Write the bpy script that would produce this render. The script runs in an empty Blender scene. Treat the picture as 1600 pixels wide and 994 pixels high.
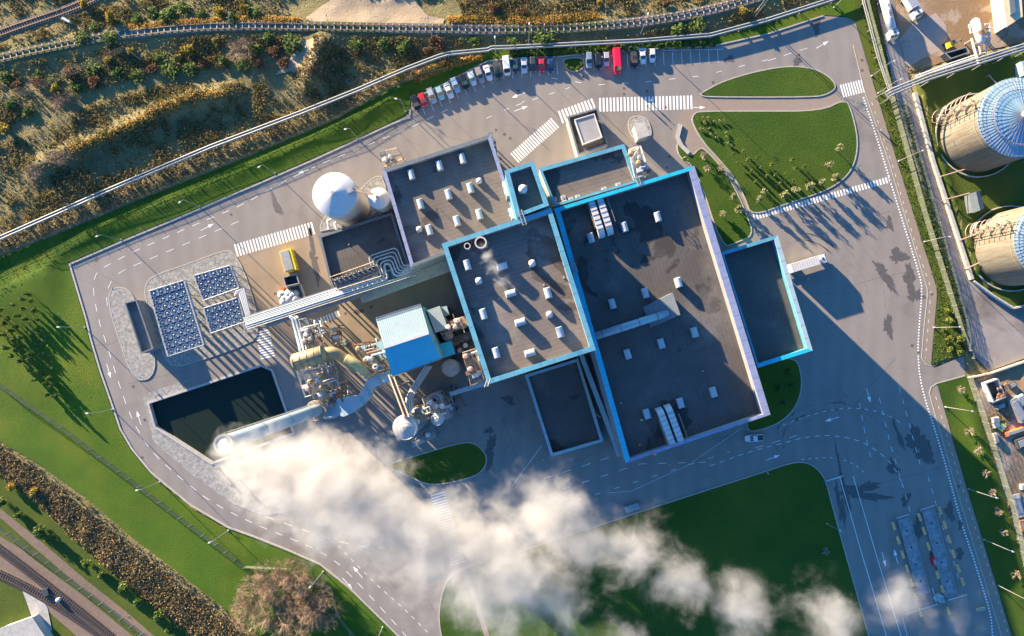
import bpy, math, random, bmesh
import numpy as np
from mathutils import Vector, Matrix, geometry

# ------------------------------------------------------------------ camera, sky, sun, exposure
SC = bpy.context.scene
COL = SC.collection
CAM_H, FPX, NAD = 194.0, 1067.0, 530.0
TILT = math.atan((NAD - 497.0) / FPX)
cam_d = bpy.data.cameras.new('camera')
cam_d.sensor_width = 36.0
cam_d.lens = 36.0 * FPX / 1600.0
cam_d.clip_start = 1.0
cam_d.clip_end = 9000.0
cam = bpy.data.objects.new('camera', cam_d)
cam.location = (0, 0, CAM_H)
cam.rotation_euler = (TILT, 0, 0)
COL.objects.link(cam)
SC.camera = cam

SUN_EL, SUN_AZ = math.radians(10.6), math.radians(136.0)   # azimuth measured counter-clockwise from +x
w = bpy.data.worlds.new('World')
SC.world = w
w.use_nodes = True
wn = w.node_tree
bg = wn.nodes['Background']
sky = wn.nodes.new('ShaderNodeTexSky')
sky.sky_type = 'NISHITA'
sky.sun_disc = False
sky.sun_elevation = SUN_EL
sky.sun_rotation = math.pi / 2 - SUN_AZ
sky.air_density = 1.0
sky.dust_density = 0.6
sky.ozone_density = 3.0
_tint = wn.nodes.new('ShaderNodeMix'); _tint.data_type = 'RGBA'; _tint.blend_type = 'MULTIPLY'; _tint.inputs[0].default_value = 1.0
_tint.inputs[7].default_value = (0.50, 1.08, 1.62, 1)
wn.links.new(sky.outputs[0], _tint.inputs[6]); wn.links.new(_tint.outputs[2], bg.inputs[0])
bg.inputs[1].default_value = 0.055
sd = bpy.data.lights.new('sun', 'SUN')
sd.energy = 5.0
sd.angle = math.radians(0.5)
sd.color = (1.0, 0.78, 0.53)
sun = bpy.data.objects.new('sun', sd)
sv = Vector((math.cos(SUN_AZ) * math.cos(SUN_EL), math.sin(SUN_AZ) * math.cos(SUN_EL), math.sin(SUN_EL)))
sun.rotation_euler = sv.to_track_quat('Z', 'Y').to_euler()
sun.location = sv * 400
COL.objects.link(sun)
SC.view_settings.view_transform = 'Standard'
SC.view_settings.look = 'None'
SC.view_settings.gamma = 1.0
SC.view_settings.exposure = 2.6
SC.cycles.max_bounces = 6
SC.cycles.diffuse_bounces = 3
SC.cycles.transparent_max_bounces = 8
SC.cycles.volume_bounces = 2
SC.cycles.volume_step_rate = 0.3
SC.cycles.volume_max_steps = 256
SC.cycles.use_denoising = True
random.seed(7)
RNG = np.random.default_rng(11)

# ------------------------------------------------------------------ from survey pixels to metres
_ct, _st = math.cos(TILT), math.sin(TILT)
def P(px, py, z=0.0):
    dx, dy, dz = (px - 800.0) / FPX, -(py - 497.0) / FPX, -1.0
    wy, wz = dy * _ct - dz * _st, dy * _st + dz * _ct
    t = (z - CAM_H) / wz
    return Vector((dx * t, wy * t, z))
def P2(pts, z=0.0): return [P(a, b, z).xy for a, b in pts]

# ------------------------------------------------------------------ object plumbing
ORG = {}
def tag(o, label=None, cat=None, group=None, kind=None):
    if label: o['label'] = label
    if cat: o['category'] = cat
    if group: o['group'] = group
    if kind: o['kind'] = kind
    return o
def thing(name, label, cat, loc=(0, 0, 0), rot=0.0, group=None, world=False):
    o = bpy.data.objects.new(name, None)
    o.empty_display_size = 0.5
    COL.objects.link(o)
    o.location = loc
    o.rotation_euler = (0, 0, rot)
    tag(o, label, cat, group)
    ORG[o.name] = Vector(loc) if world else Vector((0, 0, 0))
    return o
def dup(src, loc, rot=0.0, label=None, group=None, scale=None):
    def rec(o, par):
        c = o.copy(); COL.objects.link(c)
        if par: c.parent = par
        for ch in o.children: rec(ch, c)
        return c
    r = rec(src, None)
    r.location = loc; r.rotation_euler = (0, 0, rot)
    if scale: r.scale = scale
    if label: r['label'] = label
    if group: r['group'] = group
    return r
class Bank:
    """a kind of thing built once: the first call to put() uses the original, later calls copy it with its parts"""
    def __init__(s, obj): s.o, s.used = obj, False
    def put(s, loc, rot=0.0, label=None, group=None, scale=None):
        if not s.used:
            s.used = True
            o = s.o; o.location = loc; o.rotation_euler = (0, 0, rot)
            if scale: o.scale = scale
            if label: o['label'] = label
            if group: o['group'] = group
            return o
        return dup(s.o, loc, rot, label, group, scale or (1, 1, 1))
_ORD = 'first second third fourth fifth sixth seventh eighth ninth tenth eleventh twelfth thirteenth fourteenth fifteenth sixteenth seventeenth eighteenth nineteenth'.split()
_TEN = ['', '', 'twenty', 'thirty', 'forty', 'fifty', 'sixty']
_TENTH = ['', '', 'twentieth', 'thirtieth', 'fortieth', 'fiftieth', 'sixtieth']
def nth(i):
    n = i + 1
    if n < 20: return _ORD[n - 1]
    return _TENTH[n // 10] if n % 10 == 0 else _TEN[n // 10] + '-' + _ORD[n % 10 - 1]

class MB:
    def __init__(s): s.v, s.f, s.mi, s.cur = [], [], [], 0
    def add(s, vs, fs):
        n = len(s.v)
        s.v += [tuple(a) for a in vs]
        for f in fs: s.f.append(tuple(i + n for i in f)); s.mi.append(s.cur)
    def prism(s, pts, z0, z1, bottom=False, top=True):
        pts = [tuple(p)[:2] for p in pts]
        if sum((pts[i][0] * pts[(i + 1) % len(pts)][1] - pts[(i + 1) % len(pts)][0] * pts[i][1]) for i in range(len(pts))) < 0: pts = pts[::-1]
        n = len(pts)
        vs = [(x, y, z0) for x, y in pts] + [(x, y, z1) for x, y in pts]
        fs = [(i, (i + 1) % n, n + (i + 1) % n, n + i) for i in range(n)]
        s.add(vs, fs)
        tri = geometry.tessellate_polygon([[Vector((x, y, 0)) for x, y in pts]])
        if top: s.add([(x, y, z1) for x, y in pts], [up(pts, t) for t in tri])
        if bottom: s.add([(x, y, z0) for x, y in pts], [up(pts, t)[::-1] for t in tri])
    def box(s, c, size, rot=0.0, z0=None):
        """c centre x,y ; z0 bottom ; size sx,sy,sz"""
        ca, sa = math.cos(rot), math.sin(rot)
        sx, sy, sz = size[0] / 2, size[1] / 2, size[2]
        zb = z0 if z0 is not None else (c[2] if len(c) > 2 else 0)
        q = [(c[0] + ca * a * sx - sa * b * sy, c[1] + sa * a * sx + ca * b * sy) for a, b in ((-1, -1), (1, -1), (1, 1), (-1, 1))]
        s.prism(q, zb, zb + sz, bottom=True)
    def loft(s, rings, cap=True):
        n = len(rings[0]); b = len(s.v); vs = [p for r in rings for p in r]; fs = []
        for k in range(len(rings) - 1):
            for i in range(n):
                j = (i + 1) % n
                fs.append((k * n + i, k * n + j, (k + 1) * n + j, (k + 1) * n + i))
        if cap: fs.append(tuple(range(n))[::-1]); fs.append(tuple((len(rings) - 1) * n + i for i in range(n)))
        s.add(vs, fs)
    def lathe(s, c, prof, n=24, cap=True):
        s.loft([[(c[0] + r * math.cos(2 * math.pi * i / n), c[1] + r * math.sin(2 * math.pi * i / n), z) for i in range(n)] for r, z in prof], cap)
    def tube(s, pts, r, n=8, cap=True):
        pts = [Vector(p) for p in pts]; rings = []
        rs = r if isinstance(r, (list, tuple)) else [r] * len(pts)
        for i, p in enumerate(pts):
            d = (pts[min(i + 1, len(pts) - 1)] - pts[max(i - 1, 0)])
            if d.length < 1e-6: d = Vector((0, 0, 1))
            d.normalize()
            k = 1.0
            if 0 < i < len(pts) - 1:
                a, b = (p - pts[i - 1]).normalized(), (pts[i + 1] - p).normalized()
                k = 1 / max(0.5, math.cos(a.angle(b, 0) / 2))
            u = d.cross(Vector((0, 0, 1)))
            if u.length < 1e-3: u = Vector((1, 0, 0))
            u.normalize(); v = u.cross(d).normalized()
            rings.append([tuple(p + (u * math.cos(2 * math.pi * j / n) * k + v * math.sin(2 * math.pi * j / n)) * rs[i]) for j in range(n)])
        s.loft(rings, cap)
    def beam(s, a, b, w, h=None):
        """square bar from a to b"""
        a, b = Vector(a), Vector(b); h = h or w
        d = (b - a).normalized(); u = d.cross(Vector((0, 0, 1)))
        if u.length < 1e-3: u = Vector((1, 0, 0))
        u.normalize(); v = u.cross(d).normalized()
        rings = [[tuple(p + u * x * w / 2 + v * y * h / 2) for x, y in ((-1, -1), (1, -1), (1, 1), (-1, 1))] for p in (a, b)]
        s.loft(rings)
    def ribbon(s, pts, width, z0, z1, closed=False):
        """a wall/kerb along a plan line; z0,z1 may be lists"""
        pts = [Vector(p).xy if len(p) > 2 else Vector(p) for p in pts]; n = len(pts); L, R = [], []
        for i in range(n):
            a = pts[(i - 1) % n] if (closed or i > 0) else pts[i]
            b = pts[(i + 1) % n] if (closed or i < n - 1) else pts[i]
            d1 = (pts[i] - a); d2 = (b - pts[i])
            if d1.length < 1e-6: d1 = d2
            if d2.length < 1e-6: d2 = d1
            d1, d2 = d1.normalized(), d2.normalized(); t = (d1 + d2)
            t = t.normalized() if t.length > 1e-3 else d1
            nn = Vector((-t.y, t.x)); k = 1 / max(0.4, t.dot(d1))
            L.append(pts[i] + nn * width / 2 * k); R.append(pts[i] - nn * width / 2 * k)
        rng = range(n if closed else n - 1)
        za = z0 if isinstance(z0, list) else [z0] * n
        zb = z1 if isinstance(z1, list) else [z1] * n
        vs, fs = [], []
        for i in range(n): vs += [(*L[i], za[i]), (*R[i], za[i]), (*R[i], zb[i]), (*L[i], zb[i])]
        for i in rng:
            j = (i + 1) % n; a, b = 4 * i, 4 * j
            fs += [(a + 3, a + 2, b + 2, b + 3), (a + 2, a + 1, b + 1, b + 2), (a, a + 3, b + 3, b)]
        if not closed: fs += [(0, 1, 2, 3), (4 * (n - 1) + 3, 4 * (n - 1) + 2, 4 * (n - 1) + 1, 4 * (n - 1))]
        s.add(vs, fs)
    def build(s, name, mats, parent=None, smooth=False, label=None, cat=None, group=None, kind=None):
        me = bpy.data.meshes.new(name)
        off = Vector((0, 0, 0))
        if parent is not None: off = ORG.get(parent.name, off)
        vs = s.v if off.length == 0 else [(a - off.x, b - off.y, c - off.z) for a, b, c in s.v]
        me.from_pydata(vs, [], s.f)
        mats = mats if isinstance(mats, (list, tuple)) else [mats]
        for m in mats: me.materials.append(m)
        if len(mats) > 1: me.polygons.foreach_set('material_index', s.mi)
        if smooth: me.polygons.foreach_set('use_smooth', [True] * len(me.polygons))
        me.validate()
        me.update()
        o = bpy.data.objects.new(name, me); COL.objects.link(o)
        if parent is not None:
            o.parent = parent; ORG[o.name] = off
        return tag(o, label, cat, group, kind)
def up(pts, t):
    a, b, c = (pts[i] for i in t)
    return tuple(t) if (b[0] - a[0]) * (c[1] - a[1]) - (b[1] - a[1]) * (c[0] - a[0]) > 0 else tuple(t)[::-1]
def smooth_line(pts, k=2, closed=False):
    pts = [Vector(p) for p in pts]
    for _ in range(k):
        out = []
        n = len(pts)
        rng = range(n) if closed else range(n - 1)
        if not closed: out.append(pts[0])
        for i in rng:
            a, b = pts[i], pts[(i + 1) % n]
            out += [a * .75 + b * .25, a * .25 + b * .75]
        if not closed: out.append(pts[-1])
        pts = out
    return pts
def inset(pts, d):
    pts = [Vector(p).xy if len(p) > 2 else Vector(p) for p in pts]
    A = sum(pts[i].x * pts[(i + 1) % len(pts)].y - pts[(i + 1) % len(pts)].x * pts[i].y for i in range(len(pts)))
    sg = 1 if A > 0 else -1; out = []; n = len(pts)
    for i in range(n):
        d1 = (pts[i] - pts[i - 1]).normalized(); d2 = (pts[(i + 1) % n] - pts[i]).normalized()
        n1 = Vector((-d1.y, d1.x)) * sg; n2 = Vector((-d2.y, d2.x)) * sg; t = n1 + n2
        out.append(pts[i] + t * (d / max(0.3, 1 + n1.dot(n2))))
    return out
def inside(X, Y, poly):
    r = np.zeros(X.shape, bool); n = len(poly)
    for i in range(n):
        x1, y1 = poly[i][0], poly[i][1]; x2, y2 = poly[(i + 1) % n][0], poly[(i + 1) % n][1]
        if y1 == y2: continue
        c = ((y1 > Y) != (y2 > Y)) & (X < (x2 - x1) * (Y - y1) / (y2 - y1) + x1)
        r ^= c
    return r
def distline(X, Y, line, closed=False):
    d = np.full(X.shape, 1e9); n = len(line)
    for i in range(n if closed else n - 1):
        x1, y1 = line[i][0], line[i][1]; x2, y2 = line[(i + 1) % n][0], line[(i + 1) % n][1]
        L = (x2 - x1) ** 2 + (y2 - y1) ** 2 + 1e-9
        t = np.clip(((X - x1) * (x2 - x1) + (Y - y1) * (y2 - y1)) / L, 0, 1)
        d = np.minimum(d, np.hypot(X - x1 - t * (x2 - x1), Y - y1 - t * (y2 - y1)))
    return d
def sstep(a, b, x):
    t = np.clip((x - a) / (b - a), 0, 1); return t * t * (3 - 2 * t)
_LAT = RNG.random((257, 257))
def vnoise(X, Y, s):
    x, y = np.asarray(X) / s + 1000.3, np.asarray(Y) / s + 1000.7
    xi, yi = np.floor(x).astype(int), np.floor(y).astype(int); fx, fy = x - xi, y - yi
    fx, fy = fx * fx * (3 - 2 * fx), fy * fy * (3 - 2 * fy)
    g = lambda a, b: _LAT[a % 257, b % 257]
    return (g(xi, yi) * (1 - fx) + g(xi + 1, yi) * fx) * (1 - fy) + (g(xi, yi + 1) * (1 - fx) + g(xi + 1, yi + 1) * fx) * fy

# ------------------------------------------------------------------ materials
def new_mat(name):
    m = bpy.data.materials.new(name); m.use_nodes = True
    nt = m.node_tree; b = nt.nodes['Principled BSDF']
    return m, nt, b
def N(nt, t, **kw):
    n = nt.nodes.new(t)
    for k, v in kw.items():
        if k in ('operation', 'blend_type', 'data_type', 'noise_dimensions', 'wave_type', 'bands_direction', 'feature', 'wave_profile'): setattr(n, k, v)
        else: n.inputs[k].default_value = v
    return n
def ramp(nt, stops, interp='LINEAR'):
    r = nt.nodes.new('ShaderNodeValToRGB'); cr = r.color_ramp; cr.interpolation = interp
    while len(cr.elements) > 1: cr.elements.remove(cr.elements[-1])
    cr.elements[0].position = stops[0][0]; cr.elements[0].color = (*stops[0][1], 1)
    for p, c in stops[1:]:
        e = cr.elements.new(p); e.color = (*c, 1)
    return r
def mixc(nt, a, b, f, mode='MIX'):
    m = nt.nodes.new('ShaderNodeMix'); m.data_type = 'RGBA'; m.blend_type = mode
    for s, v in ((0, f), (6, a), (7, b)):
        if isinstance(v, bpy.types.NodeSocket): nt.links.new(v, m.inputs[s])
        elif s == 0: m.inputs[0].default_value = v
        else: m.inputs[s].default_value = (*v, 1)
    return m.outputs[2]
def pos(nt, kind='world'):
    if kind == 'world': return nt.nodes.new('ShaderNodeNewGeometry').outputs['Position']
    return nt.nodes.new('ShaderNodeTexCoord').outputs['Object']
def noise(nt, scale, detail=4.0, rough=0.55, co=None, out='Fac', dist=0.0):
    n = N(nt, 'ShaderNodeTexNoise', Scale=scale, Detail=detail, Roughness=rough, Distortion=dist)
    if co is not None: nt.links.new(co, n.inputs['Vector'])
    return n.outputs[out]
def bump(nt, b, h, strength=0.3, dist=0.1):
    bp = N(nt, 'ShaderNodeBump', Strength=strength, Distance=dist)
    nt.links.new(h, bp.inputs['Height']); nt.links.new(bp.outputs[0], b.inputs['Normal'])
def paint(name, col, rough=0.5, metal=0.0, var=0.12, scale=0.6, dirt=0.0, bmp=0.0, spec=None):
    """a plain coloured surface with uneven tone and some grime"""
    m, nt, b = new_mat(name); co = pos(nt)
    c1 = tuple(min(1, c * (1 + var)) for c in col); c0 = tuple(c * (1 - var) for c in col)
    r = ramp(nt, [(0.3, c0), (0.7, c1)]); nt.links.new(noise(nt, scale, 5, 0.6, co), r.inputs[0]); out = r.outputs[0]
    if dirt > 0:
        d = ramp(nt, [(0.48, (0, 0, 0)), (0.7, (1, 1, 1))]); nt.links.new(noise(nt, scale * 2.3, 6, 0.7, co), d.inputs[0])
        mm = N(nt, 'ShaderNodeMath', operation='MULTIPLY'); nt.links.new(d.outputs[0], mm.inputs[0]); mm.inputs[1].default_value = dirt
        out = mixc(nt, out, (0.10, 0.075, 0.05), mm.outputs[0])
    nt.links.new(out, b.inputs['Base Color'])
    b.inputs['Roughness'].default_value = rough; b.inputs['Metallic'].default_value = metal
    if spec is not None: b.inputs['Specular IOR Level'].default_value = spec
    if bmp: bump(nt, b, noise(nt, scale * 8, 3, 0.6, co), bmp, 0.05)
    return m
def ground_mat(name, stops, s1, s2, mixf=0.5, rough=0.9, bmp=0.6, bd=0.15, stripes=None, extra=None, s3=0.02):
    m, nt, b = new_mat(name); co = pos(nt)
    a = noise(nt, s1, 6, 0.62, co); c = noise(nt, s2, 4, 0.7, co); e = noise(nt, s3, 3, 0.5, co)
    ad = N(nt, 'ShaderNodeMix', data_type='FLOAT'); ad.inputs[0].default_value = mixf
    nt.links.new(a, ad.inputs[2]); nt.links.new(c, ad.inputs[3])
    ad2 = N(nt, 'ShaderNodeMix', data_type='FLOAT'); ad2.inputs[0].default_value = 0.35
    nt.links.new(ad.outputs[0], ad2.inputs[2]); nt.links.new(e, ad2.inputs[3])
    r = ramp(nt, stops); nt.links.new(ad2.outputs[0], r.inputs[0]); out = r.outputs[0]
    if stripes:
        ang, sc, amt = stripes
        mp = N(nt, 'ShaderNodeMapping'); mp.inputs['Rotation'].default_value = (0, 0, ang); nt.links.new(co, mp.inputs[0])
        wv = N(nt, 'ShaderNodeTexWave', Scale=sc, Distortion=1.5, Detail=2.0); wv.inputs['Detail Scale'].default_value = 0.3
        nt.links.new(mp.outputs[0], wv.inputs['Vector'])
        mm = N(nt, 'ShaderNodeMath', operation='MULTIPLY'); nt.links.new(wv.outputs['Fac'], mm.inputs[0]); mm.inputs[1].default_value = amt
        out = mixc(nt, out, tuple(v * 0.55 for v in stops[len(stops) // 2][1]), mm.outputs[0])
    if extra: out = extra(nt, out, co)
    nt.links.new(out, b.inputs['Base Color']); b.inputs['Roughness'].default_value = rough
    b.inputs['Specular IOR Level'].default_value = 0.25
    if bmp: bump(nt, b, c, bmp, bd)
    return m
def patches(sc, lo, hi, col, amt, seed=0.0):
    def f(nt, out, co):
        mp = N(nt, 'ShaderNodeMapping'); mp.inputs['Location'].default_value = (seed, seed * 1.7, 0); nt.links.new(co, mp.inputs[0])
        d = ramp(nt, [(lo, (0, 0, 0)), (hi, (1, 1, 1))]); nt.links.new(noise(nt, sc, 7, 0.6, mp.outputs[0], dist=0.4), d.inputs[0])
        mm = N(nt, 'ShaderNodeMath', operation='MULTIPLY'); nt.links.new(d.outputs[0], mm.inputs[0]); mm.inputs[1].default_value = amt
        return mixc(nt, out, col, mm.outputs[0])
    return f
def asphalt_extra(nt, out, co):
    out = patches(0.045, 0.56, 0.66, (0.10, 0.088, 0.075), 0.35, 3.0)(nt, out, co)
    # tyre-polished curves and seams
    wv = N(nt, 'ShaderNodeTexWave', Scale=0.07, Distortion=14.0, Detail=4.0); wv.inputs['Detail Scale'].default_value = 0.12
    nt.links.new(co, wv.inputs['Vector'])
    mm = N(nt, 'ShaderNodeMath', operation='MULTIPLY'); nt.links.new(wv.outputs['Fac'], mm.inputs[0]); mm.inputs[1].default_value = 0.10
    out = mixc(nt, out, (0.33, 0.30, 0.26), mm.outputs[0])
    vo = N(nt, 'ShaderNodeTexVoronoi', Scale=0.028, feature='DISTANCE_TO_EDGE'); nt.links.new(co, vo.inputs['Vector'])
    cr = ramp(nt, [(0.0, (1, 1, 1)), (0.004, (0, 0, 0))]); nt.links.new(vo.outputs['Distance'], cr.inputs[0])
    mm = N(nt, 'ShaderNodeMath', operation='MULTIPLY'); nt.links.new(cr.outputs[0], mm.inputs[0]); mm.inputs[1].default_value = 0.22
    return mixc(nt, out, (0.11, 0.10, 0.09), mm.outputs[0])
def slab_extra(nt, out, co):
    bk = N(nt, 'ShaderNodeTexBrick', Scale=0.5); bk.inputs['Mortar Size'].default_value = 0.012
    bk.inputs['Color1'].default_value = (0, 0, 0, 1); bk.inputs['Color2'].default_value = (.25, .25, .25, 1); bk.inputs['Mortar'].default_value = (1, 1, 1, 1)
    nt.links.new(co, bk.inputs['Vector'])
    mm = N(nt, 'ShaderNodeMath', operation='MULTIPLY'); nt.links.new(bk.outputs[0], mm.inputs[0]); mm.inputs[1].default_value = 0.5
    return mixc(nt, out, (0.11, 0.10, 0.09), mm.outputs[0])

M = {}
M['asphalt'] = ground_mat('asphalt', [(0.3, (0.155, 0.14, 0.122)), (0.55, (0.20, 0.18, 0.158)), (0.75, (0.24, 0.216, 0.19))], 0.12, 3.0, 0.4, 0.92, 0.25, 0.02, extra=asphalt_extra)
M['yard_conc'] = ground_mat('yard_concrete', [(0.3, (0.18, 0.135, 0.085)), (0.55, (0.27, 0.205, 0.135)), (0.75, (0.33, 0.26, 0.18))], 0.15, 3.0, 0.4, 0.92, 0.25, 0.02, extra=asphalt_extra)
M['old_road'] = ground_mat('old_road_asphalt', [(0.3, (0.17, 0.15, 0.135)), (0.6, (0.26, 0.235, 0.21)), (0.75, (0.31, 0.28, 0.25))], 0.2, 2.0, 0.5, 0.95, 0.3, 0.03, extra=patches(0.06, 0.52, 0.66, (0.07, 0.058, 0.05), 0.6, 9.0))
M['tan_path'] = ground_mat('tan_path_paving', [(0.3, (0.19, 0.155, 0.115)), (0.7, (0.25, 0.205, 0.155))], 0.3, 5.0, 0.5, 0.9, 0.2, 0.02)
M['brick_path'] = ground_mat('brick_path_paving', [(0.3, (0.21, 0.165, 0.125)), (0.7, (0.30, 0.24, 0.19))], 0.5, 6.0, 0.5, 0.9, 0.2, 0.02, stripes=(0.2, 1.2, 0.35))
M['kerb'] = paint('kerb_concrete', (0.32, 0.30, 0.25), 0.85, var=0.2, scale=1.5)
M['concrete'] = paint('concrete', (0.34, 0.33, 0.30), 0.85, var=0.18, scale=0.8, dirt=0.3)
M['marking'] = paint('road_paint', (0.72, 0.71, 0.67), 0.7, var=0.10, scale=2.5, dirt=0.25)
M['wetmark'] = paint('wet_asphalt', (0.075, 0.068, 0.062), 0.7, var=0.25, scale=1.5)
LAWN = [(0.28, (0.014, 0.036, 0.003)), (0.42, (0.025, 0.060, 0.004)), (0.52, (0.039, 0.080, 0.005)), (0.62, (0.064, 0.096, 0.007)), (0.78, (0.12, 0.122, 0.02))]
M['lawn'] = ground_mat('lawn_grass', LAWN, 0.09, 3.0, 0.5, 0.95, 1.0, 0.14, stripes=(1.45, 0.42, 0.30), extra=patches(0.035, 0.5, 0.7, (0.098, 0.105, 0.012), 0.4, 13.0))
M['lawn_yellow'] = ground_mat('bank_lawn_grass', [(0.28, (0.018, 0.046, 0.003)), (0.42, (0.033, 0.078, 0.004)), (0.52, (0.052, 0.104, 0.005)), (0.62, (0.086, 0.122, 0.007)), (0.78, (0.16, 0.15, 0.024))], 0.09, 3.0, 0.5, 0.95, 1.0, 0.14, extra=patches(0.035, 0.48, 0.68, (0.135, 0.135, 0.012), 0.5, 17.0))  # the bank lawn's own grass, yellower than on the kerbed islands
M['lawn_wild'] = ground_mat('rough_grass', [(0.3, (0.025, 0.048, 0.006)), (0.48, (0.05, 0.078, 0.008)), (0.62, (0.09, 0.10, 0.014)), (0.78, (0.13, 0.11, 0.04))], 0.10, 4.0, 0.5, 0.95, 1.0, 0.12)
SCRUB = [(0.26, (0.075, 0.058, 0.036)), (0.40, (0.12, 0.105, 0.052)), (0.50, (0.155, 0.135, 0.06)), (0.58, (0.20, 0.165, 0.07)), (0.68, (0.28, 0.205, 0.08)), (0.8, (0.30, 0.25, 0.16))]
M['scrub'] = ground_mat('scrub_ground', SCRUB, 0.10, 1.6, 0.5, 0.98, 1.0, 0.4)
M['dirt'] = ground_mat('bare_dirt', [(0.3, (0.13, 0.085, 0.045)), (0.5, (0.22, 0.145, 0.08)), (0.65, (0.27, 0.20, 0.13)), (0.8, (0.20, 0.13, 0.05))], 0.09, 1.8, 0.45, 0.97, 0.6, 0.15, extra=patches(0.12, 0.52, 0.58, (0.33, 0.27, 0.21), 0.7, 5.0))
M['cracked'] = ground_mat('cracked_concrete', [(0.3, (0.27, 0.215, 0.17)), (0.7, (0.37, 0.31, 0.26))], 0.3, 3.0, 0.5, 0.9, 0.3, 0.05, extra=slab_extra)
M['sand'] = ground_mat('pale_sand', [(0.3, (0.24, 0.18, 0.11)), (0.7, (0.36, 0.29, 0.20))], 0.1, 2.0, 0.5, 0.95, 0.7, 0.2)
M['gravel'] = ground_mat('gravel', [(0.35, (0.10, 0.098, 0.09)), (0.5, (0.24, 0.235, 0.215)), (0.62, (0.38, 0.37, 0.33))], 2.2, 6.0, 0.6, 0.95, 1.0, 0.12, s3=1.0)
M['ballast'] = ground_mat('ballast', [(0.35, (0.12, 0.088, 0.065)), (0.6, (0.22, 0.165, 0.125)), (0.7, (0.30, 0.235, 0.185))], 0.8, 5.0, 0.6, 0.95, 0.9, 0.1)
m, nt, b = new_mat('pond_water')
b.inputs['Base Color'].default_value = (0.012, 0.020, 0.014, 1); b.inputs['Roughness'].default_value = 0.12; b.inputs['Specular IOR Level'].default_value = 0.2
bump(nt, b, noise(nt, 0.6, 3, 0.5, pos(nt)), 0.15, 0.05); M['water'] = m

def roof_mat(name, ca, cb, ang, seam=0.5):
    m, nt, b = new_mat(name); co = pos(nt)
    mp = N(nt, 'ShaderNodeMapping'); mp.inputs['Rotation'].default_value = (0, 0, ang); nt.links.new(co, mp.inputs[0])
    r = ramp(nt, [(0.32, ca), (0.68, cb)]); nt.links.new(noise(nt, 0.09, 6, 0.62, co, dist=0.5), r.inputs[0]); out = r.outputs[0]
    wv = N(nt, 'ShaderNodeTexWave', Scale=0.30, Distortion=0.35, Detail=1.0); nt.links.new(mp.outputs[0], wv.inputs['Vector'])
    d = ramp(nt, [(0.0, (1, 1, 1)), (0.14, (0, 0, 0))]); nt.links.new(wv.outputs['Fac'], d.inputs[0])
    mm = N(nt, 'ShaderNodeMath', operation='MULTIPLY'); nt.links.new(d.outputs[0], mm.inputs[0]); mm.inputs[1].default_value = seam
    out = mixc(nt, out, tuple(v * 0.4 for v in ca), mm.outputs[0])
    out = patches(0.055, 0.585, 0.60, tuple(v * .42 for v in ca), 0.8, 21.0)(nt, out, co)
    out = patches(0.09, 0.52, 0.74, tuple(min(1, v * 2.0) for v in cb), 0.42, 40.0)(nt, out, co)
    out = patches(0.9, 0.5, 0.8, tuple(v * .6 for v in ca), 0.4, 60.0)(nt, out, co)
    nt.links.new(out, b.inputs['Base Color']); b.inputs['Roughness'].default_value = 0.85
    b.inputs['Specular IOR Level'].default_value = 0.3
    bump(nt, b, noise(nt, 2.0, 3, 0.6, co), 0.25, 0.03)
    return m
BA = math.radians(16.5)     # the buildings stand turned by this much
M['roof_brown'] = roof_mat('roof_felt_brown', (0.122, 0.103, 0.089), (0.165, 0.142, 0.122), math.pi / 2 - BA, 0.32)
M['roof_dark'] = roof_mat('roof_felt_dark', (0.068, 0.062, 0.056), (0.098, 0.090, 0.081), -BA, 0.30)
M['blue'] = paint('blue_cladding', (0.075, 0.26, 0.34), 0.55, var=0.16, scale=0.5, dirt=0.22)
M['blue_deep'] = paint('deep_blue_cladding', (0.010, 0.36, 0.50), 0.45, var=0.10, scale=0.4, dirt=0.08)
M['blue_pale'] = paint('pale_blue_cladding', (0.25, 0.36, 0.385), 0.6, var=0.10, scale=0.5, dirt=0.12)
M['lilac'] = paint('lilac_coping', (0.185, 0.215, 0.33), 0.55, var=0.14, scale=0.7, dirt=0.2)
M['wall_grey'] = paint('grey_wall_panels', (0.22, 0.22, 0.22), 0.7, var=0.1, scale=0.4)
M['wall_pale'] = paint('pale_wall_panels', (0.38, 0.355, 0.32), 0.75, var=0.1, scale=0.4)
M['white'] = paint('white_metal', (0.47, 0.47, 0.455), 0.4, var=0.06, scale=0.8, dirt=0.12)
M['skywhite'] = paint('skylight_dome', (0.30, 0.35, 0.37), 0.35, var=0.05, scale=1.0)
M['chimney'] = paint('chimney_steel', (0.27, 0.34, 0.37), 0.45, var=0.05, scale=0.3, metal=0.2)
M['steel'] = paint('galvanised_steel', (0.30, 0.30, 0.285), 0.5, metal=0.5, var=0.15, scale=1.0)
M['steel_warm'] = paint('weathered_steel', (0.34, 0.27, 0.185), 0.55, metal=0.3, var=0.2, scale=1.0, dirt=0.3)
M['ochre'] = paint('ochre_vessel', (0.30, 0.215, 0.10), 0.55, metal=0.25, var=0.2, scale=0.5, dirt=0.3)
M['brass'] = paint('yellow_insulation', (0.40, 0.34, 0.15), 0.5, metal=0.3, var=0.2, scale=0.8)
M['rust'] = paint('rusty_steel', (0.16, 0.085, 0.055), 0.8, var=0.35, scale=1.5)
M['dark'] = paint('dark_steel', (0.035, 0.04, 0.045), 0.55, var=0.2, scale=1.0)
M['slate'] = paint('slate_grey_metal', (0.11, 0.13, 0.14), 0.5, var=0.15, scale=1.0)
M['rubber'] = paint('tyre_rubber', (0.02, 0.02, 0.02), 0.8)
M['glass'] = paint('car_glass', (0.02, 0.03, 0.04), 0.08, spec=0.8)
M['yellow'] = paint('yellow_paint', (0.75, 0.52, 0.02), 0.45, var=0.08, dirt=0.15)
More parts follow.
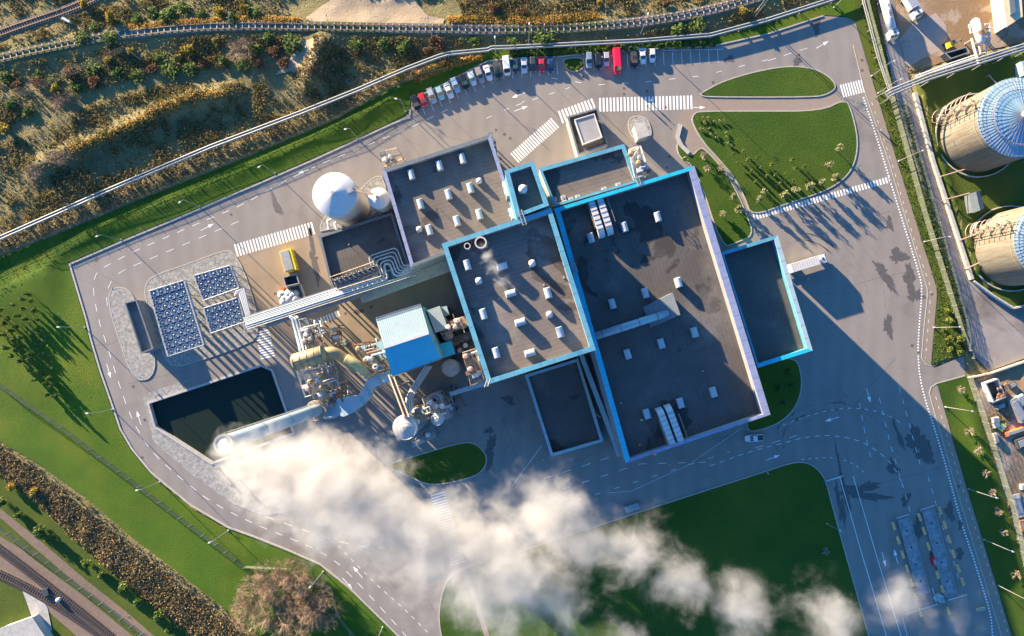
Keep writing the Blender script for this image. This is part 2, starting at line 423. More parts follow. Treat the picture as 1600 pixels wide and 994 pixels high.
M['barrier'] = paint('faded_yellow_barrier', (0.62, 0.38, 0.17), 0.75, var=0.15, dirt=0.2)
M['red'] = paint('red_paint', (0.62, 0.02, 0.03), 0.35, var=0.05)
M['orange'] = paint('orange_paint', (0.70, 0.16, 0.03), 0.5, var=0.15, dirt=0.3)
M['fence'] = paint('fence_green_grey', (0.11, 0.14, 0.115), 0.6, var=0.15, scale=0.4)
M['fence_pale'] = paint('fence_pale_mesh', (0.20, 0.225, 0.175), 0.6, var=0.15, scale=0.4)
M['plaster'] = paint('beige_plaster', (0.55, 0.42, 0.26), 0.8, var=0.12, scale=0.5)
M['wood'] = paint('sleeper_wood', (0.085, 0.065, 0.05), 0.85, var=0.3, scale=2.0)
M['sleeper'] = paint('concrete_sleeper', (0.42, 0.39, 0.34), 0.8, var=0.15, scale=2.0)
M['rail'] = paint('rail_steel', (0.13, 0.085, 0.06), 0.5, metal=0.5, var=0.2)
M['skin'] = paint('skin', (0.5, 0.3, 0.22), 0.6)
M['hivis'] = paint('hi_vis_yellow', (0.65, 0.85, 0.05), 0.6)
M['hiorange'] = paint('hi_vis_orange', (0.9, 0.16, 0.04), 0.6)
M['navy'] = paint('dark_clothes', (0.03, 0.035, 0.06), 0.8)
M['bark'] = paint('bark', (0.16, 0.12, 0.09), 0.9, var=0.25, scale=4)
M['twig_rose'] = paint('rosy_bare_twigs', (0.25, 0.17, 0.10), 0.85, var=0.3, scale=0.5)
M['twig_pale'] = paint('pale_bare_twigs', (0.27, 0.21, 0.14), 0.85, var=0.25, scale=2)
def leaf(name, stops, sc=1.2):
    m, nt, b = new_mat(name); co = pos(nt)
    n1 = noise(nt, sc, 4, 0.7, co)
    oi = nt.nodes.new('ShaderNodeNewGeometry')
    ad = N(nt, 'ShaderNodeMix', data_type='FLOAT'); ad.inputs[0].default_value = 0.35
    nt.links.new(n1, ad.inputs[2]); nt.links.new(oi.outputs['Random Per Island'], ad.inputs[3])
    r = ramp(nt, stops); nt.links.new(ad.outputs[0], r.inputs[0]); nt.links.new(r.outputs[0], b.inputs['Base Color'])
    b.inputs['Roughness'].default_value = 0.8; b.inputs['Specular IOR Level'].default_value = 0.2
    tr = N(nt, 'ShaderNodeBsdfTranslucent'); nt.links.new(r.outputs[0], tr.inputs[0])
    ms = nt.nodes.new('ShaderNodeMixShader'); ms.inputs[0].default_value = 0.25
    nt.links.new(b.outputs[0], ms.inputs[1]); nt.links.new(tr.outputs[0], ms.inputs[2])
    nt.links.new(ms.outputs[0], nt.nodes['Material Output'].inputs[0])
    return m
M['leaf_scrub'] = leaf('scrub_leaves', [(0.22, (0.065, 0.052, 0.032)), (0.36, (0.095, 0.095, 0.038)), (0.47, (0.16, 0.15, 0.055)), (0.56, (0.24, 0.185, 0.075)), (0.64, (0.29, 0.20, 0.08)), (0.74, (0.17, 0.11, 0.065)), (0.86, (0.33, 0.28, 0.20))], 0.14)
M['leaf_green'] = leaf('hedge_leaves', [(0.25, (0.045, 0.075, 0.018)), (0.5, (0.09, 0.14, 0.03)), (0.75, (0.16, 0.18, 0.05))], 0.8)
M['leaf_lime'] = leaf('lime_shrub_leaves', [(0.25, (0.06, 0.09, 0.012)), (0.5, (0.12, 0.15, 0.02)), (0.75, (0.22, 0.22, 0.05))], 0.8)
M['leaf_pale'] = leaf('pale_shrub_leaves', [(0.25, (0.11, 0.13, 0.05)), (0.5, (0.19, 0.20, 0.09)), (0.75, (0.28, 0.27, 0.14))], 0.9)
M['leaf_gold'] = leaf('golden_shrub_leaves', [(0.25, (0.14, 0.11, 0.02)), (0.5, (0.27, 0.20, 0.03)), (0.75, (0.38, 0.30, 0.07))], 0.8)
M['leaf_rust'] = leaf('russet_shrub_leaves', [(0.25, (0.07, 0.04, 0.022)), (0.5, (0.14, 0.075, 0.04)), (0.75, (0.22, 0.13, 0.075))], 0.8)
M['reed'] = leaf('dry_reeds', [(0.25, (0.05, 0.04, 0.028)), (0.38, (0.11, 0.085, 0.05)), (0.5, (0.25, 0.20, 0.10)), (0.6, (0.36, 0.27, 0.12)), (0.7, (0.28, 0.16, 0.07)), (0.8, (0.42, 0.37, 0.22))], 0.16)
M['tuft'] = leaf('grass_tufts', [(0.25, (0.05, 0.085, 0.015)), (0.5, (0.10, 0.14, 0.02)), (0.75, (0.20, 0.19, 0.05))], 0.3)

M['manhole'] = paint('manhole_iron', (0.10, 0.065, 0.05), 0.8, var=0.2)
M['rail_bed'] = ground_mat('overgrown_rail_bed', [(0.3, (0.05, 0.048, 0.03)), (0.5, (0.10, 0.11, 0.035)), (0.7, (0.17, 0.15, 0.07))], 0.2, 4.0, 0.5, 0.98, 0.8, 0.1, extra=patches(0.02, 0.5, 0.6, (0.20, 0.17, 0.15), 0.8, 31.0))
def fillet(pts, r, k=5):
    pts = [Vector(p) for p in pts]; out = [pts[0]]
    for i in range(1, len(pts) - 1):
        a, b, c = pts[i - 1], pts[i], pts[i + 1]; d1 = min(r, (a - b).length * .48); d2 = min(r, (c - b).length * .48)
        p, q = b + (a - b).normalized() * d1, b + (c - b).normalized() * d2
        out += [p * (1 - t) ** 2 + b * 2 * t * (1 - t) + q * t * t for t in [j / k for j in range(k + 1)]]
    return out + [pts[-1]]

M['gold_grass'] = leaf('golden_dry_grass', [(0.22, (0.28, 0.17, 0.05)), (0.45, (0.44, 0.28, 0.07)), (0.65, (0.58, 0.38, 0.10)), (0.85, (0.44, 0.36, 0.18))], 0.3)

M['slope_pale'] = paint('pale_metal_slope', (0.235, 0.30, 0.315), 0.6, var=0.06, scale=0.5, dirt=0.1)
# ------------------------------------------------------------------ the ground and everything laid on it
YARD = [(107, 412), (190, 376), (312, 325), (400, 287), (490, 248), (560, 216), (612, 192), (632, 183), (641, 172), (643, 156), (700, 128), (757, 98), (764, 95), (800, 92), (868, 89), (900, 86), (1010, 77),
        (1110, 73), (1200, 53), (1286, 25), (1322, 27), (1336, 33), (1362, 122), (1401, 250), (1464, 451), (1464, 464), (1455, 570), (1460, 575), (1506, 556), (1509, 586), (1464, 599), (1506, 748),
        (1581, 994), (1640, 1190), (760, 1190), (700, 1070), (620, 994), (600, 974), (545, 920), (500, 884), (450, 862), (400, 842), (356, 826), (300, 793), (257, 758), (235, 740),
        (205, 703), (186, 670), (176, 640), (155, 580), (140, 530), (133, 500)]
POND = [(234, 631), (408, 573), (424, 580), (457, 676), (331, 722), (244, 666)]
yard_w, pond_w = P2(YARD), P2(POND)

def sheet(name, pts, z, m, label=None, holes=(), kind='structure'):
    loops = [[Vector((p[0], p[1], z)) for p in pts]] + [[Vector((p[0], p[1], z)) for p in h] for h in holes]
    tri = geometry.tessellate_polygon(loops); allv = [v for l in loops for v in l]
    mb = MB(); mb.add([tuple(v) for v in allv], [up([tuple(v) for v in allv], t) for t in tri])
    return mb.build(name, m, kind=kind, label=label)

# terrain height: ridges along lines in plan (metres)
RIDGES = [(P2([(60, 262), (115, 238), (180, 212), (265, 170), (310, 154), (362, 150)]), 2.0, 3.0),
          (P2([(-20, 96), (100, 72), (200, 54), (300, 46), (520, 44), (800, 49), (1000, 38), (1200, -5)]), 0.9, 4.5),
          (P2([(505, 72), (490, 110), (486, 128)]), 2.2, 3.0),
          (P2([(1436, 158), (1447, 215), (1478, 310), (1520, 420)]), 1.3, 2.5), (P2([(1440, 128), (1540, 97), (1620, 80)]), 1.5, 3.0),
          (P2([(0, 560), (60, 610), (130, 655), (200, 700), (300, 775), (400, 850)]), 0.5, 5.0),
          (P2([(1513, 640), (1540, 720), (1575, 830), (1600, 920)]), 0.8, 2.5)]
BANK = P2([(-150, 560), (-40, 476), (40, 436), (75, 420), (100, 400), (150, 366), (200, 347), (250, 325), (375, 273), (480, 226), (560, 187), (620, 152), (700, 112)])
def bank_np(X, Y):
    d = distline(X, Y, BANK); up_ = np.zeros(X.shape, bool); best = np.full(X.shape, 1e9)
    for i in range(len(BANK) - 1):
        x1, y1 = BANK[i]; x2, y2 = BANK[i + 1]; di = distline(X, Y, [BANK[i], BANK[i + 1]])
        sgn = ((x2 - x1) * (Y - y1) - (y2 - y1) * (X - x1)) > 0; m_ = di < best; up_ = np.where(m_, sgn, up_); best = np.minimum(best, di)
    return np.where(up_, 0.95 * np.exp(-(d / 2.1) ** 2), 0.95 * np.exp(-(d / 9.0) ** 2)) * sstep(-0.0, 6.0, distline(X, Y, P2([(700, 112), (720, 100)])))
ROAD_E = [(1352, -60), (1368, 0), (1398, 145), (1428, 250), (1506, 500), (1512, 545), (1545, 580), (1600, 560), (1700, 530), (1700, 455), (1600, 478), (1580, 484), (1517, 440), (1454, 250), (1426, 145), (1405, 60), (1392, -60)]
road_e = P2(ROAD_E)
TOPYARD = [(1372, -60), (1392, 60), (1412, 118), (1500, 88), (1600, 66), (1700, 40), (1700, -60)]
SCRAPYARD = [(1512, 590), (1545, 582), (1600, 563), (1700, 535), (1700, 1190), (1640, 1150), (1590, 860), (1545, 700)]
SCRUBZ = [[(-200, 130), (-200, 430), (0, 372), (160, 300), (330, 228), (560, 138), (690, 84), (800, 72), (1000, 62), (1110, 54), (1200, 30), (1300, -3), (1300, -120), (-200, -120)],
          [(-150, 632), (0, 698), (60, 738), (130, 793), (200, 850), (270, 905), (350, 965), (420, 1020), (330, 1040), (290, 985), (200, 915), (110, 838), (50, 778), (0, 742), (-150, 665)],
          SCRAPYARD]
scrub_w = [P2(z) for z in SCRUBZ]
EVEN = [(1512, 590), (1600, 565), (1700, 540)]
def hz_np(X, Y):
    h = np.zeros(X.shape)
    for line, a, wd in RIDGES: h += a * np.exp(-(distline(X, Y, line) / wd) ** 2)
    h += bank_np(X, Y)
    sc = np.zeros(X.shape)
    for z in scrub_w: sc = np.maximum(sc, inside(X, Y, z) * sstep(0, 3, distline(X, Y, z, True)))
    h += sc * (0.5 * (vnoise(X, Y, 11.0) - 0.4) + 0.35 * (vnoise(X, Y, 3.7) - 0.4) + 0.2 * (vnoise(X, Y, 1.3) - 0.4))
    h += 0.15 * (vnoise(X, Y, 14.0) - 0.5)
    dy = distline(X, Y, yard_w, True)
    k = sstep(0.2, 8.0, dy); k[inside(X, Y, yard_w)] = 0
    dr = distline(X, Y, road_e, True); k2 = sstep(0.2, 2.5, dr); k2[inside(X, Y, road_e)] = 0
    ty = P2(TOPYARD); k3 = sstep(0.0, 3.0, distline(X, Y, ty, True)); k3[inside(X, Y, ty)] = 0
    return h * k * k2 * k3
def hz(x, y): return float(hz_np(np.array([x]), np.array([y]))[0])
def G(px, py):
    p = P(px, py, 0); z = hz(p.x, p.y)
    p = P(px, py, z); return Vector((p.x, p.y, z))

def clipped_terrain(name, poly, m, lift, step, under=None):
    """a sheet with the outline poly, cut into cells and raised to the terrain height"""
    bm = bmesh.new()
    tri = geometry.tessellate_polygon([[Vector((p[0], p[1], 0)) for p in poly]])
    vs = [bm.verts.new((p[0], p[1], 0)) for p in poly]
    for t in tri:
        t = up(poly, t)
        try: bm.faces.new([vs[i] for i in t])
        except ValueError: pass
    xs = [p[0] for p in poly]; ys = [p[1] for p in poly]
    for ax, lo, hi in ((0, min(xs), max(xs)), (1, min(ys), max(ys))):
        v = lo + step
        while v < hi:
            co = (v, 0, 0) if ax == 0 else (0, v, 0); no = (1, 0, 0) if ax == 0 else (0, 1, 0)
            bmesh.ops.bisect_plane(bm, geom=bm.verts[:] + bm.edges[:] + bm.faces[:], plane_co=co, plane_no=no); v += step
    X = np.array([v.co.x for v in bm.verts]); Y = np.array([v.co.y for v in bm.verts]); Z = hz_np(X, Y) + lift
    for v, z in zip(bm.verts, Z): v.co.z = z
    me = bpy.data.meshes.new(name); bm.to_mesh(me); bm.free(); me.materials.append(m)
    me.polygons.foreach_set('use_smooth', [True] * len(me.polygons))
    o = bpy.data.objects.new(name, me); COL.objects.link(o); o['kind'] = 'structure'; return o

# base terrain grid (scrub) and the plain beyond it
LAWN_W = [(-160, 520), (-60, 440), (0, 402), (90, 366), (191, 324), (375, 250), (526, 187), (606, 142), (690, 103), (745, 84), (800, 76), (900, 72), (1000, 67), (1110, 62), (1200, 38), (1310, 2), (1336, -4), (1336, 33),
          (1322, 26), (1286, 24), (1200, 52), (1110, 72), (1010, 76), (900, 85), (868, 88), (800, 91), (764, 94), (757, 97), (700, 127), (642, 155), (640, 172), (631, 182), (612, 191), (560, 215), (490, 247), (400, 286), (312, 324), (190, 375), (106, 411),
          (132, 500), (139, 530), (154, 580), (175, 640), (185, 670), (204, 703), (234, 740), (256, 759), (299, 794), (355, 827), (400, 843), (450, 863), (500, 885), (545, 921), (600, 975), (620, 995), (690, 1080), (640, 1150), (470, 1060),
          (400, 990), (330, 935), (260, 880), (200, 835), (130, 775), (60, 725), (0, 690), (-160, 620)]
lawn_w = P2(LAWN_W)
xs = np.arange(-200, 201, 1.15); ys = np.arange(-140, 141, 1.15)
X, Y = np.meshgrid(xs, ys); Xf, Yf = X.ravel(), Y.ravel()
Z = hz_np(Xf, Yf) - 0.06
low = inside(Xf, Yf, yard_w) | (inside(Xf, Yf, lawn_w)) | inside(Xf, Yf, road_e) | inside(Xf, Yf, P2(TOPYARD))
Z[low] -= 0.45
Z[inside(Xf, Yf, inset(pond_w, -3))] = -4.5
nx = len(xs)
fs = [(j * nx + i, j * nx + i + 1, (j + 1) * nx + i + 1, (j + 1) * nx + i) for j in range(len(ys) - 1) for i in range(nx - 1)]
me = bpy.data.meshes.new('scrub_ground'); me.from_pydata(np.stack([Xf, Yf, Z], 1).tolist(), [], fs); me.materials.append(M['scrub'])
me.polygons.foreach_set('use_smooth', [True] * len(me.polygons))
terr = bpy.data.objects.new('scrub_ground', me); COL.objects.link(terr); terr['kind'] = 'structure'
mb = MB(); R0, R1 = (199, 139), 5000
a = [(-199, -139), (199, -139), (199, 139), (-199, 139)]; bq = [(-R1, -R1), (R1, -R1), (R1, R1), (-R1, R1)]
for i in range(4):
    j = (i + 1) % 4; mb.add([(*a[i], -.25), (*a[j], -.25), (*bq[j], -.25), (*bq[i], -.25)], [(0, 3, 2, 1)])
mb.build('far_ground', M['scrub'], kind='structure')

sheet('yard_asphalt', yard_w, 0.0, M['asphalt'], holes=[pond_w])
clipped_terrain('lawn', lawn_w, M['lawn_yellow'], 0.06, 1.3)
clipped_terrain('verge_lawn', P2([(1336, -60), (1336, 33), (1363, 122), (1402, 250), (1465, 451), (1465, 464), (1456, 569), (1509, 551), (1505, 500), (1427, 250), (1397, 145), (1366, 0), (1352, -60)]), M['lawn_wild'], 0.05, 1.6)
clipped_terrain('roadside_lawn', P2([(1465, 600), (1509, 587), (1545, 700), (1590, 860), (1640, 1060), (1660, 1190), (1641, 1190), (1582, 994), (1507, 748)]), M['lawn'], 0.05, 1.6)
clipped_terrain('bund_grass', P2([(1427, 126), (1500, 101), (1700, 45), (1700, 470), (1600, 475), (1578, 481), (1517, 437), (1455, 250)]), M['lawn_wild'], 0.06, 1.3)
clipped_terrain('trackside_grass', P2([(-150, 662), (0, 740), (50, 776), (110, 836), (200, 913), (290, 983), (360, 1060), (120, 1100), (-150, 1000)]), M['lawn_wild'], 0.04, 2.0)
sheet('outer_road', road_e, 0.02, M['old_road'])
sheet('dirt_yard', P2(TOPYARD), 0.01, M['dirt'])
clipped_terrain('scrapyard_dirt', P2([(1520, 594), (1545, 586), (1600, 567), (1700, 540), (1700, 1190), (1650, 1150), (1598, 880), (1553, 705)]), M['dirt'], 0.05, 1.2)
sheet('slab_field', P2([(1405, 62), (1425, 38), (1462, 20), (1478, 40), (1480, 60), (1468, 80), (1440, 92), (1416, 108)]), 0.02, M['cracked'])
clipped_terrain('sand_patch', P2([(478, 30), (500, 12), (530, -10), (570, -30), (640, -30), (655, 10), (668, 26), (695, 32), (693, 40), (600, 38), (520, 38), (492, 38)]), M['sand'], 0.12, 1.15)
clipped_terrain('sand_ramp', P2([(470, 66), (512, 62), (500, 90), (490, 126), (472, 122), (455, 112), (430, 118), (452, 96)]), M['sand'], 0.12, 1.15)
clipped_terrain('lower_track_bed', P2([(0, 838), (30, 855), (75, 890), (130, 930), (215, 1000), (215, 1020), (150, 1020), (30, 915), (0, 900), (-80, 860), (-80, 790)]), M['ballast'], 0.08, 1.6)
clipped_terrain('dirt_path', P2([(-60, 752), (0, 794), (60, 842), (130, 902), (200, 958), (262, 1012), (254, 1020), (192, 968), (120, 912), (50, 852), (0, 808), (-60, 766)]), M['ballast'], 0.09, 1.6)
sheet('crossing_pad', P2([(33, 915), (62, 928), (75, 950), (82, 985), (60, 1000), (50, 962)]), hz(*P(60, 950).xy) + 0.16, M['concrete'])
sheet('service_apron', P2([(362, 396), (494, 362), (520, 452), (692, 400), (735, 560), (712, 600), (610, 580), (470, 560), (418, 520), (395, 455), (376, 418)]), 0.006, M['yard_conc'])
sheet('cycle_path', P2([(1333, 70), (1341, 66), (1362, 124), (1400, 250), (1463, 451), (1463, 464), (1454, 568), (1447, 570), (1440, 560), (1443, 520), (1449, 464), (1449, 452), (1388, 250), (1350, 140)]), 0.010, M['tan_path'])
sheet('cycle_path', P2([(1462, 600), (1505, 748), (1580, 994), (1620, 1120), (1605, 1120), (1565, 994), (1490, 750), (1452, 615), (1456, 603)]), 0.010, M['tan_path'])
sheet('foot_path', P2([(1091, 151), (1290, 151), (1308, 140), (1320, 157), (1283, 175), (1095, 175), (1083, 190), (1100, 222), (1150, 280), (1176, 338), (1168, 340), (1144, 285), (1094, 230), (1076, 243), (1060, 225), (1056, 205), (1062, 180), (1075, 162)]), 0.008, M['brick_path'])

def island(name, pts, sm=2, mat='lawn', h=0.12, kerb=True):
    q = smooth_line(P2(pts), sm, True)
    mb = MB(); mb.prism([tuple(v) for v in inset(q, 0.18)], -0.02, h); o = mb.build(name, M[mat], kind='structure')
    if kerb:
        k = MB(); k.ribbon(q, 0.30, 0.0, h + 0.03, closed=True); k.build('kerb', M['kerb'], kind='structure')
    return o
ISL_A = [(1092, 149), (1100, 143), (1130, 127), (1180, 112), (1232, 103), (1272, 107), (1297, 121), (1308, 137), (1292, 148), (1270, 152), (1110, 152)]
ISL_B = [(1080, 190), (1084, 178), (1094, 174), (1180, 174), (1283, 174), (1320, 155), (1330, 172), (1340, 215), (1338, 245), (1328, 270), (1308, 288), (1280, 302), (1230, 318), (1174, 338), (1165, 312), (1148, 278), (1124, 250), (1098, 222)]
ISL_C = [(1057, 222), (1066, 232), (1080, 246), (1094, 230), (1104, 236), (1128, 262), (1144, 287), (1158, 315), (1166, 335), (1178, 368), (1150, 379), (1128, 388), (1088, 262), (1060, 246)]
ISL_D = [(1180, 566), (1212, 560), (1244, 560), (1252, 585), (1252, 612), (1242, 638), (1222, 658), (1196, 670), (1165, 676), (1170, 640)]
ISL_E = [(690, 930), (698, 906), (722, 888), (800, 866), (975, 808), (1100, 767), (1195, 737), (1236, 723), (1258, 722), (1276, 731), (1290, 750), (1300, 790), (1320, 862), (1340, 932), (1357, 994), (1400, 1150), (740, 1150), (690, 1000), (685, 960)]
ISL_F = [(628, 738), (600, 730), (612, 724), (660, 709), (725, 690), (745, 694), (758, 708), (761, 720), (754, 736), (738, 746), (690, 757), (665, 757)]
ISL_G = [(880, 92), (900, 90), (912, 92), (913, 104), (905, 111), (893, 112), (882, 105)]
for nm, pp in (('island_lawn', ISL_A), ('garden_lawn', ISL_B), ('garden_lawn', ISL_C), ('corner_lawn', ISL_D), ('big_lawn', ISL_E), ('small_lawn', ISL_F), ('parking_bed', ISL_G)): island(nm, pp)
q_ = P2([(730, 908), (738, 908), (765, 994), (800, 1110), (790, 1110), (757, 994)]); mb = MB(); mb.prism(q_, 0.05, 0.135); mb.build('lawn_path', M['brick_path'], kind='structure')
island('gravel_island', [(170, 470), (172, 455), (182, 449), (196, 450), (208, 462), (214, 482), (226, 520), (240, 552), (243, 572), (236, 590), (221, 595), (208, 588), (198, 565), (186, 528), (176, 500)], 2, 'gravel')
island('cooler_pad', [(226, 462), (228, 444), (240, 431), (290, 414), (352, 391), (364, 394), (380, 420), (400, 480), (404, 520), (392, 536), (290, 571), (270, 572), (258, 560), (246, 530)], 1, 'gravel')
island('gravel_collar', [(500, 352), (515, 330), (560, 300), (584, 276), (600, 276), (606, 330), (502, 364)], 1, 'gravel')
island('gravel_collar', [(981, 200), (983, 186), (994, 181), (1008, 183), (1016, 196), (1018, 214), (1004, 222), (990, 218)], 2, 'gravel')
for (a, b2, c2, d2) in (((223, 622), (232, 612), (405, 556), (410, 570)),): pass
g = P2([(224, 622), (234, 613), (300, 592), (284, 600), (290, 611), (236, 628), (242, 668), (252, 676), (330, 727), (345, 722), (380, 760), (420, 795), (446, 801), (410, 806), (365, 788), (300, 742), (240, 690)])
mb = MB(); mb.prism(g, -0.01, 0.09); mb.build('pond_gravel', M['gravel'], kind='structure')
# pond: sunken basin with a concrete rim
mb = MB(); n = len(pond_w)
mb.add([(*p, -2.6) for p in pond_w] + [(*p, 0.25) for p in pond_w], [((i + 1) % n, i, n + i, n + (i + 1) % n) for i in range(n)] + [(i, (i + 1) % n, n + (i + 1) % n, n + i) for i in range(n)])
mb.build('pond_lining', M['concrete'], kind='structure')
mb = MB(); mb.ribbon([tuple(v) for v in inset(pond_w, -0.35)], 0.6, 0.0, 0.30, closed=True); mb.build('pond_rim', M['concrete'], kind='structure')
sheet('pond_water', pond_w, -1.1, M['water'])
k = MB()
k.ribbon(P2([(641, 171), (640, 184), (632, 186), (612, 194), (560, 218), (490, 250), (400, 289), (312, 327), (190, 378), (109, 413), (135, 500), (142, 530), (157, 580), (178, 640), (188, 670), (207, 702), (237, 738), (258, 756), (301, 791), (357, 824), (401, 840), (451, 860), (501, 882), (546, 918), (601, 972), (621, 992), (702, 1068)]), 0.5, 0.0, 0.16)
k.ribbon(P2([(1286, 25), (1200, 53), (1110, 73), (1010, 77), (900, 86), (870, 89)]), 0.35, 0.0, 0.16)
k.ribbon(P2([(868, 89), (800, 92), (764, 95), (757, 98), (700, 128), (643, 156)]), 0.35, 0.0, 0.16)
k.ribbon(P2([(1333, 70), (1350, 140), (1388, 250), (1449, 452), (1449, 464), (1443, 520), (1440, 560), (1447, 570), (1456, 572)]), 0.2, 0.0, 0.05)
k.ribbon(P2([(1508, 587), (1464, 599), (1455, 605), (1452, 615), (1490, 750), (1565, 994), (1610, 1130)]), 0.25, 0.0, 0.06)
k.build('kerb', M['kerb'], kind='structure')

# ---------------------------------------------------------------- painted markings
mk = MB(); ZM = 0.016
def quad_m(mb, a, b, wd, z=ZM):
    a, b = Vector(a).xy, Vector(b).xy; d = (b - a)
    if d.length < 1e-6: return
    nn = Vector((-d.y, d.x)).normalized() * wd / 2
    mb.add([(*(a - nn), z), (*(b - nn), z), (*(b + nn), z), (*(a + nn), z)], [(0, 1, 2, 3)])
def crosswalk(a, b, n, hl, ang=None):
    a, b = P(*a), P(*b); d = (b - a); L = d.length; d.normalize()
    nn = Vector((-d.y, d.x, 0)) if ang is None else Vector((math.cos(math.radians(ang)), math.sin(math.radians(ang)), 0))
    for i in range(n):
        c = a + d * L * (i + 0.5) / n
        quad_m(mk, c - nn * hl, c + nn * hl, L / n * 0.52)
crosswalk((874, 184), (930, 163), 11, 1.9); crosswalk((935, 164), (1083, 160), 27, 2.0, 91); crosswalk((803, 248), (868, 191), 20, 1.8)
crosswalk((367, 392), (491, 356), 26, 1.8); crosswalk((1314, 143), (1350, 134), 9, 1.9); crosswalk((1176, 340), (1392, 280), 46, 0.85)
crosswalk((492, 505), (531, 489), 9, 0.9); crosswalk((498, 510), (504, 523), 4, 1.1); crosswalk((409, 516), (419, 560), 11, 2.0); crosswalk((683, 770), (716, 882), 27, 2.1)
def line(pts, wd=0.14, dash=None, gap=None, z=ZM, sm=0):
    q = [P(*p) for p in pts]
    if sm: q = smooth_line(q, sm)
    if dash is None:
        for a, b in zip(q, q[1:]): quad_m(mk, a, b, wd, z)
        return
    s = 0.0; on = dash; cur = q[0]; pen = True; rem = dash
    for a, b in zip(q, q[1:]):
        L = (b - a).length; t = 0.0
        while t < L - 1e-6:
            st = min(rem, L - t); p0, p1 = a.lerp(b, t / L), a.lerp(b, (t + st) / L)
            if pen: quad_m(mk, p0, p1, wd, z)
            t += st; rem -= st
            if rem < 1e-6: pen = not pen; rem = dash if pen else gap
line([(700, 171), (640, 200), (610, 212), (560, 233), (500, 256), (420, 296), (382, 319), (303, 352), (246, 377), (211, 392), (175, 411), (156, 421), (148, 432), (145, 450), (153, 497), (165, 533), (186, 600), (200, 640), (217, 676), (241, 711), (282, 747), (330, 785), (391, 816), (440, 836), (483, 853), (520, 873), (551, 902), (600, 955), (640, 1000)], 0.14, 2.2, 2.4, sm=1)
line([(373, 346), (316, 370), (260, 394), (202, 418), (182, 429), (171, 444), (166, 462), (168, 478)], 0.13, 2.4, 2.6, sm=1)
line([(415, 807), (471, 827), (520, 843), (561, 854), (600, 856)], 0.16, 2.6, 2.9, sm=1)
line([(528, 853), (555, 880), (590, 915), (630, 950), (680, 1000)], 0.14, 1.1, 1.5)
line([(1223, 665), (1260, 650), (1300, 640), (1340, 637), (1380, 645), (1410, 662)], 0.14, 1.1, 1.3, sm=1)
line([(1110, 728), (1170, 706), (1225, 692), (1262, 682), (1300, 680), (1340, 687), (1372, 705), (1396, 728), (1412, 760)], 0.14, 1.4, 1.4, sm=1)
line([(1252, 718), (1300, 714), (1330, 722), (1350, 738)], 0.12, 0.9, 1.1, sm=1)
for pp in ([(1343, 630), (1352, 680), (1362, 720)], [(1374, 622), (1390, 690), (1408, 750), (1422, 800)], [(1405, 605), (1420, 660), (1440, 735)], [(1450, 745), (1475, 830), (1500, 910)]): line(pp, 0.13, 1.5, 2.0)
line([(850, 748), (960, 712), (1060, 676), (1150, 650)], 0.13, 2.6, 3.0); line([(880, 764), (1000, 725), (1110, 722)], 0.13, 2.2, 3.4); line([(900, 782), (1010, 748), (1140, 706)], 0.12, 1.6, 4.0); line([(1180, 700), (1260, 676)], 0.13, 2.4, 2.6)
line([(1312, 745), (1345, 860), (1385, 994), (1400, 1050)], 0.16); line([(1333, 744), (1370, 870), (1408, 994), (1420, 1050)], 0.16); line([(1410, 965), (1425, 1020)], 0.14)
line([(1290, 752), (1315, 745)], 0.25)
line([(1349, 152), (1370, 215), (1390, 280), (1418, 370), (1437, 430), (1441, 452), (1436, 510), (1434, 550), (1437, 590), (1447, 630), (1462, 675), (1480, 735), (1500, 810), (1530, 900), (1548, 960), (1551, 994)], 0.42, 0.42, 0.42, sm=1)
line([(1362, 160), (1395, 260), (1430, 380), (1455, 452), (1446, 560)], 0.11, 0.9, 1.8); line([(1462, 620), (1495, 735), (1545, 890), (1575, 990)], 0.11, 0.9, 1.8)
line([(862, 122), (930, 133), (1010, 128), (1100, 118), (1180, 98), (1215, 90)], 0.13, 1.8, 5.0); line([(1200, 95), (1240, 82), (1272, 72)], 0.13, 2.4, 2.4); line([(806, 165), (850, 150), (890, 137)], 0.13, 1.8, 3.2)
line([(760, 185), (820, 158)], 0.12, 1.6, 4)
line([(846, 697), (800, 760)], 0.1); line([(950, 770), (985, 768), (1075, 727), (1160, 668)], 0.07)
def arrow(px, py, ang, L=4.2):
    c = P(px, py); d = Vector((math.cos(math.radians(ang)), math.sin(math.radians(ang)), 0)); nn = Vector((-d.y, d.x, 0)); z = ZM
    quad_m(mk, c - d * L / 2, c + d * L * 0.12, 0.16, z)
    a, b2, t = c + d * L * 0.1 + nn * 0.5, c + d * L * 0.1 - nn * 0.5, c + d * L / 2
    mk.add([(a.x, a.y, z), (b2.x, b2.y, z), (t.x, t.y, z)], [(0, 1, 2)])
for a in ((814, 170, 20), (810, 149, 200), (324, 355, 28), (476, 267, 200), (170, 580, -73), (217, 653, 108), (1300, 655, 197), (1208, 715, 20), (1357, 618, -75), (1381, 874, -76), (1400, 870, 104), (559, 894, 130), (543, 912, -48), (1285, 70, 30), (1460, 930, -75), (1091, 168, 0)): arrow(*a)
# bay lines of the car park
for i in range(16):
    t = i / 15; a = (655 + 100 * t, 163 - 56 * t) if i < 9 else None
for (x, y, dx, dy) in [(657 + 13.1 * i, 160 - 6.0 * i, 7.5, 19) for i in range(9)] + [(772 + 14 * i, 105 - 1.2 * i, 1.5, 20) for i in range(8)] + [(912 + 14.3 * i, 88 - .9 * i, 1.5, 22) for i in range(4)] + [(980 + 14.1 * i, 84 - .7 * i, 1.2, 21) for i in range(11)]:
    line([(x, y), (x + dx, y + dy)], 0.11)
line([(1034, 79), (1130, 77)], 0.12)
mk.build('road_markings', M['marking'], kind='structure')
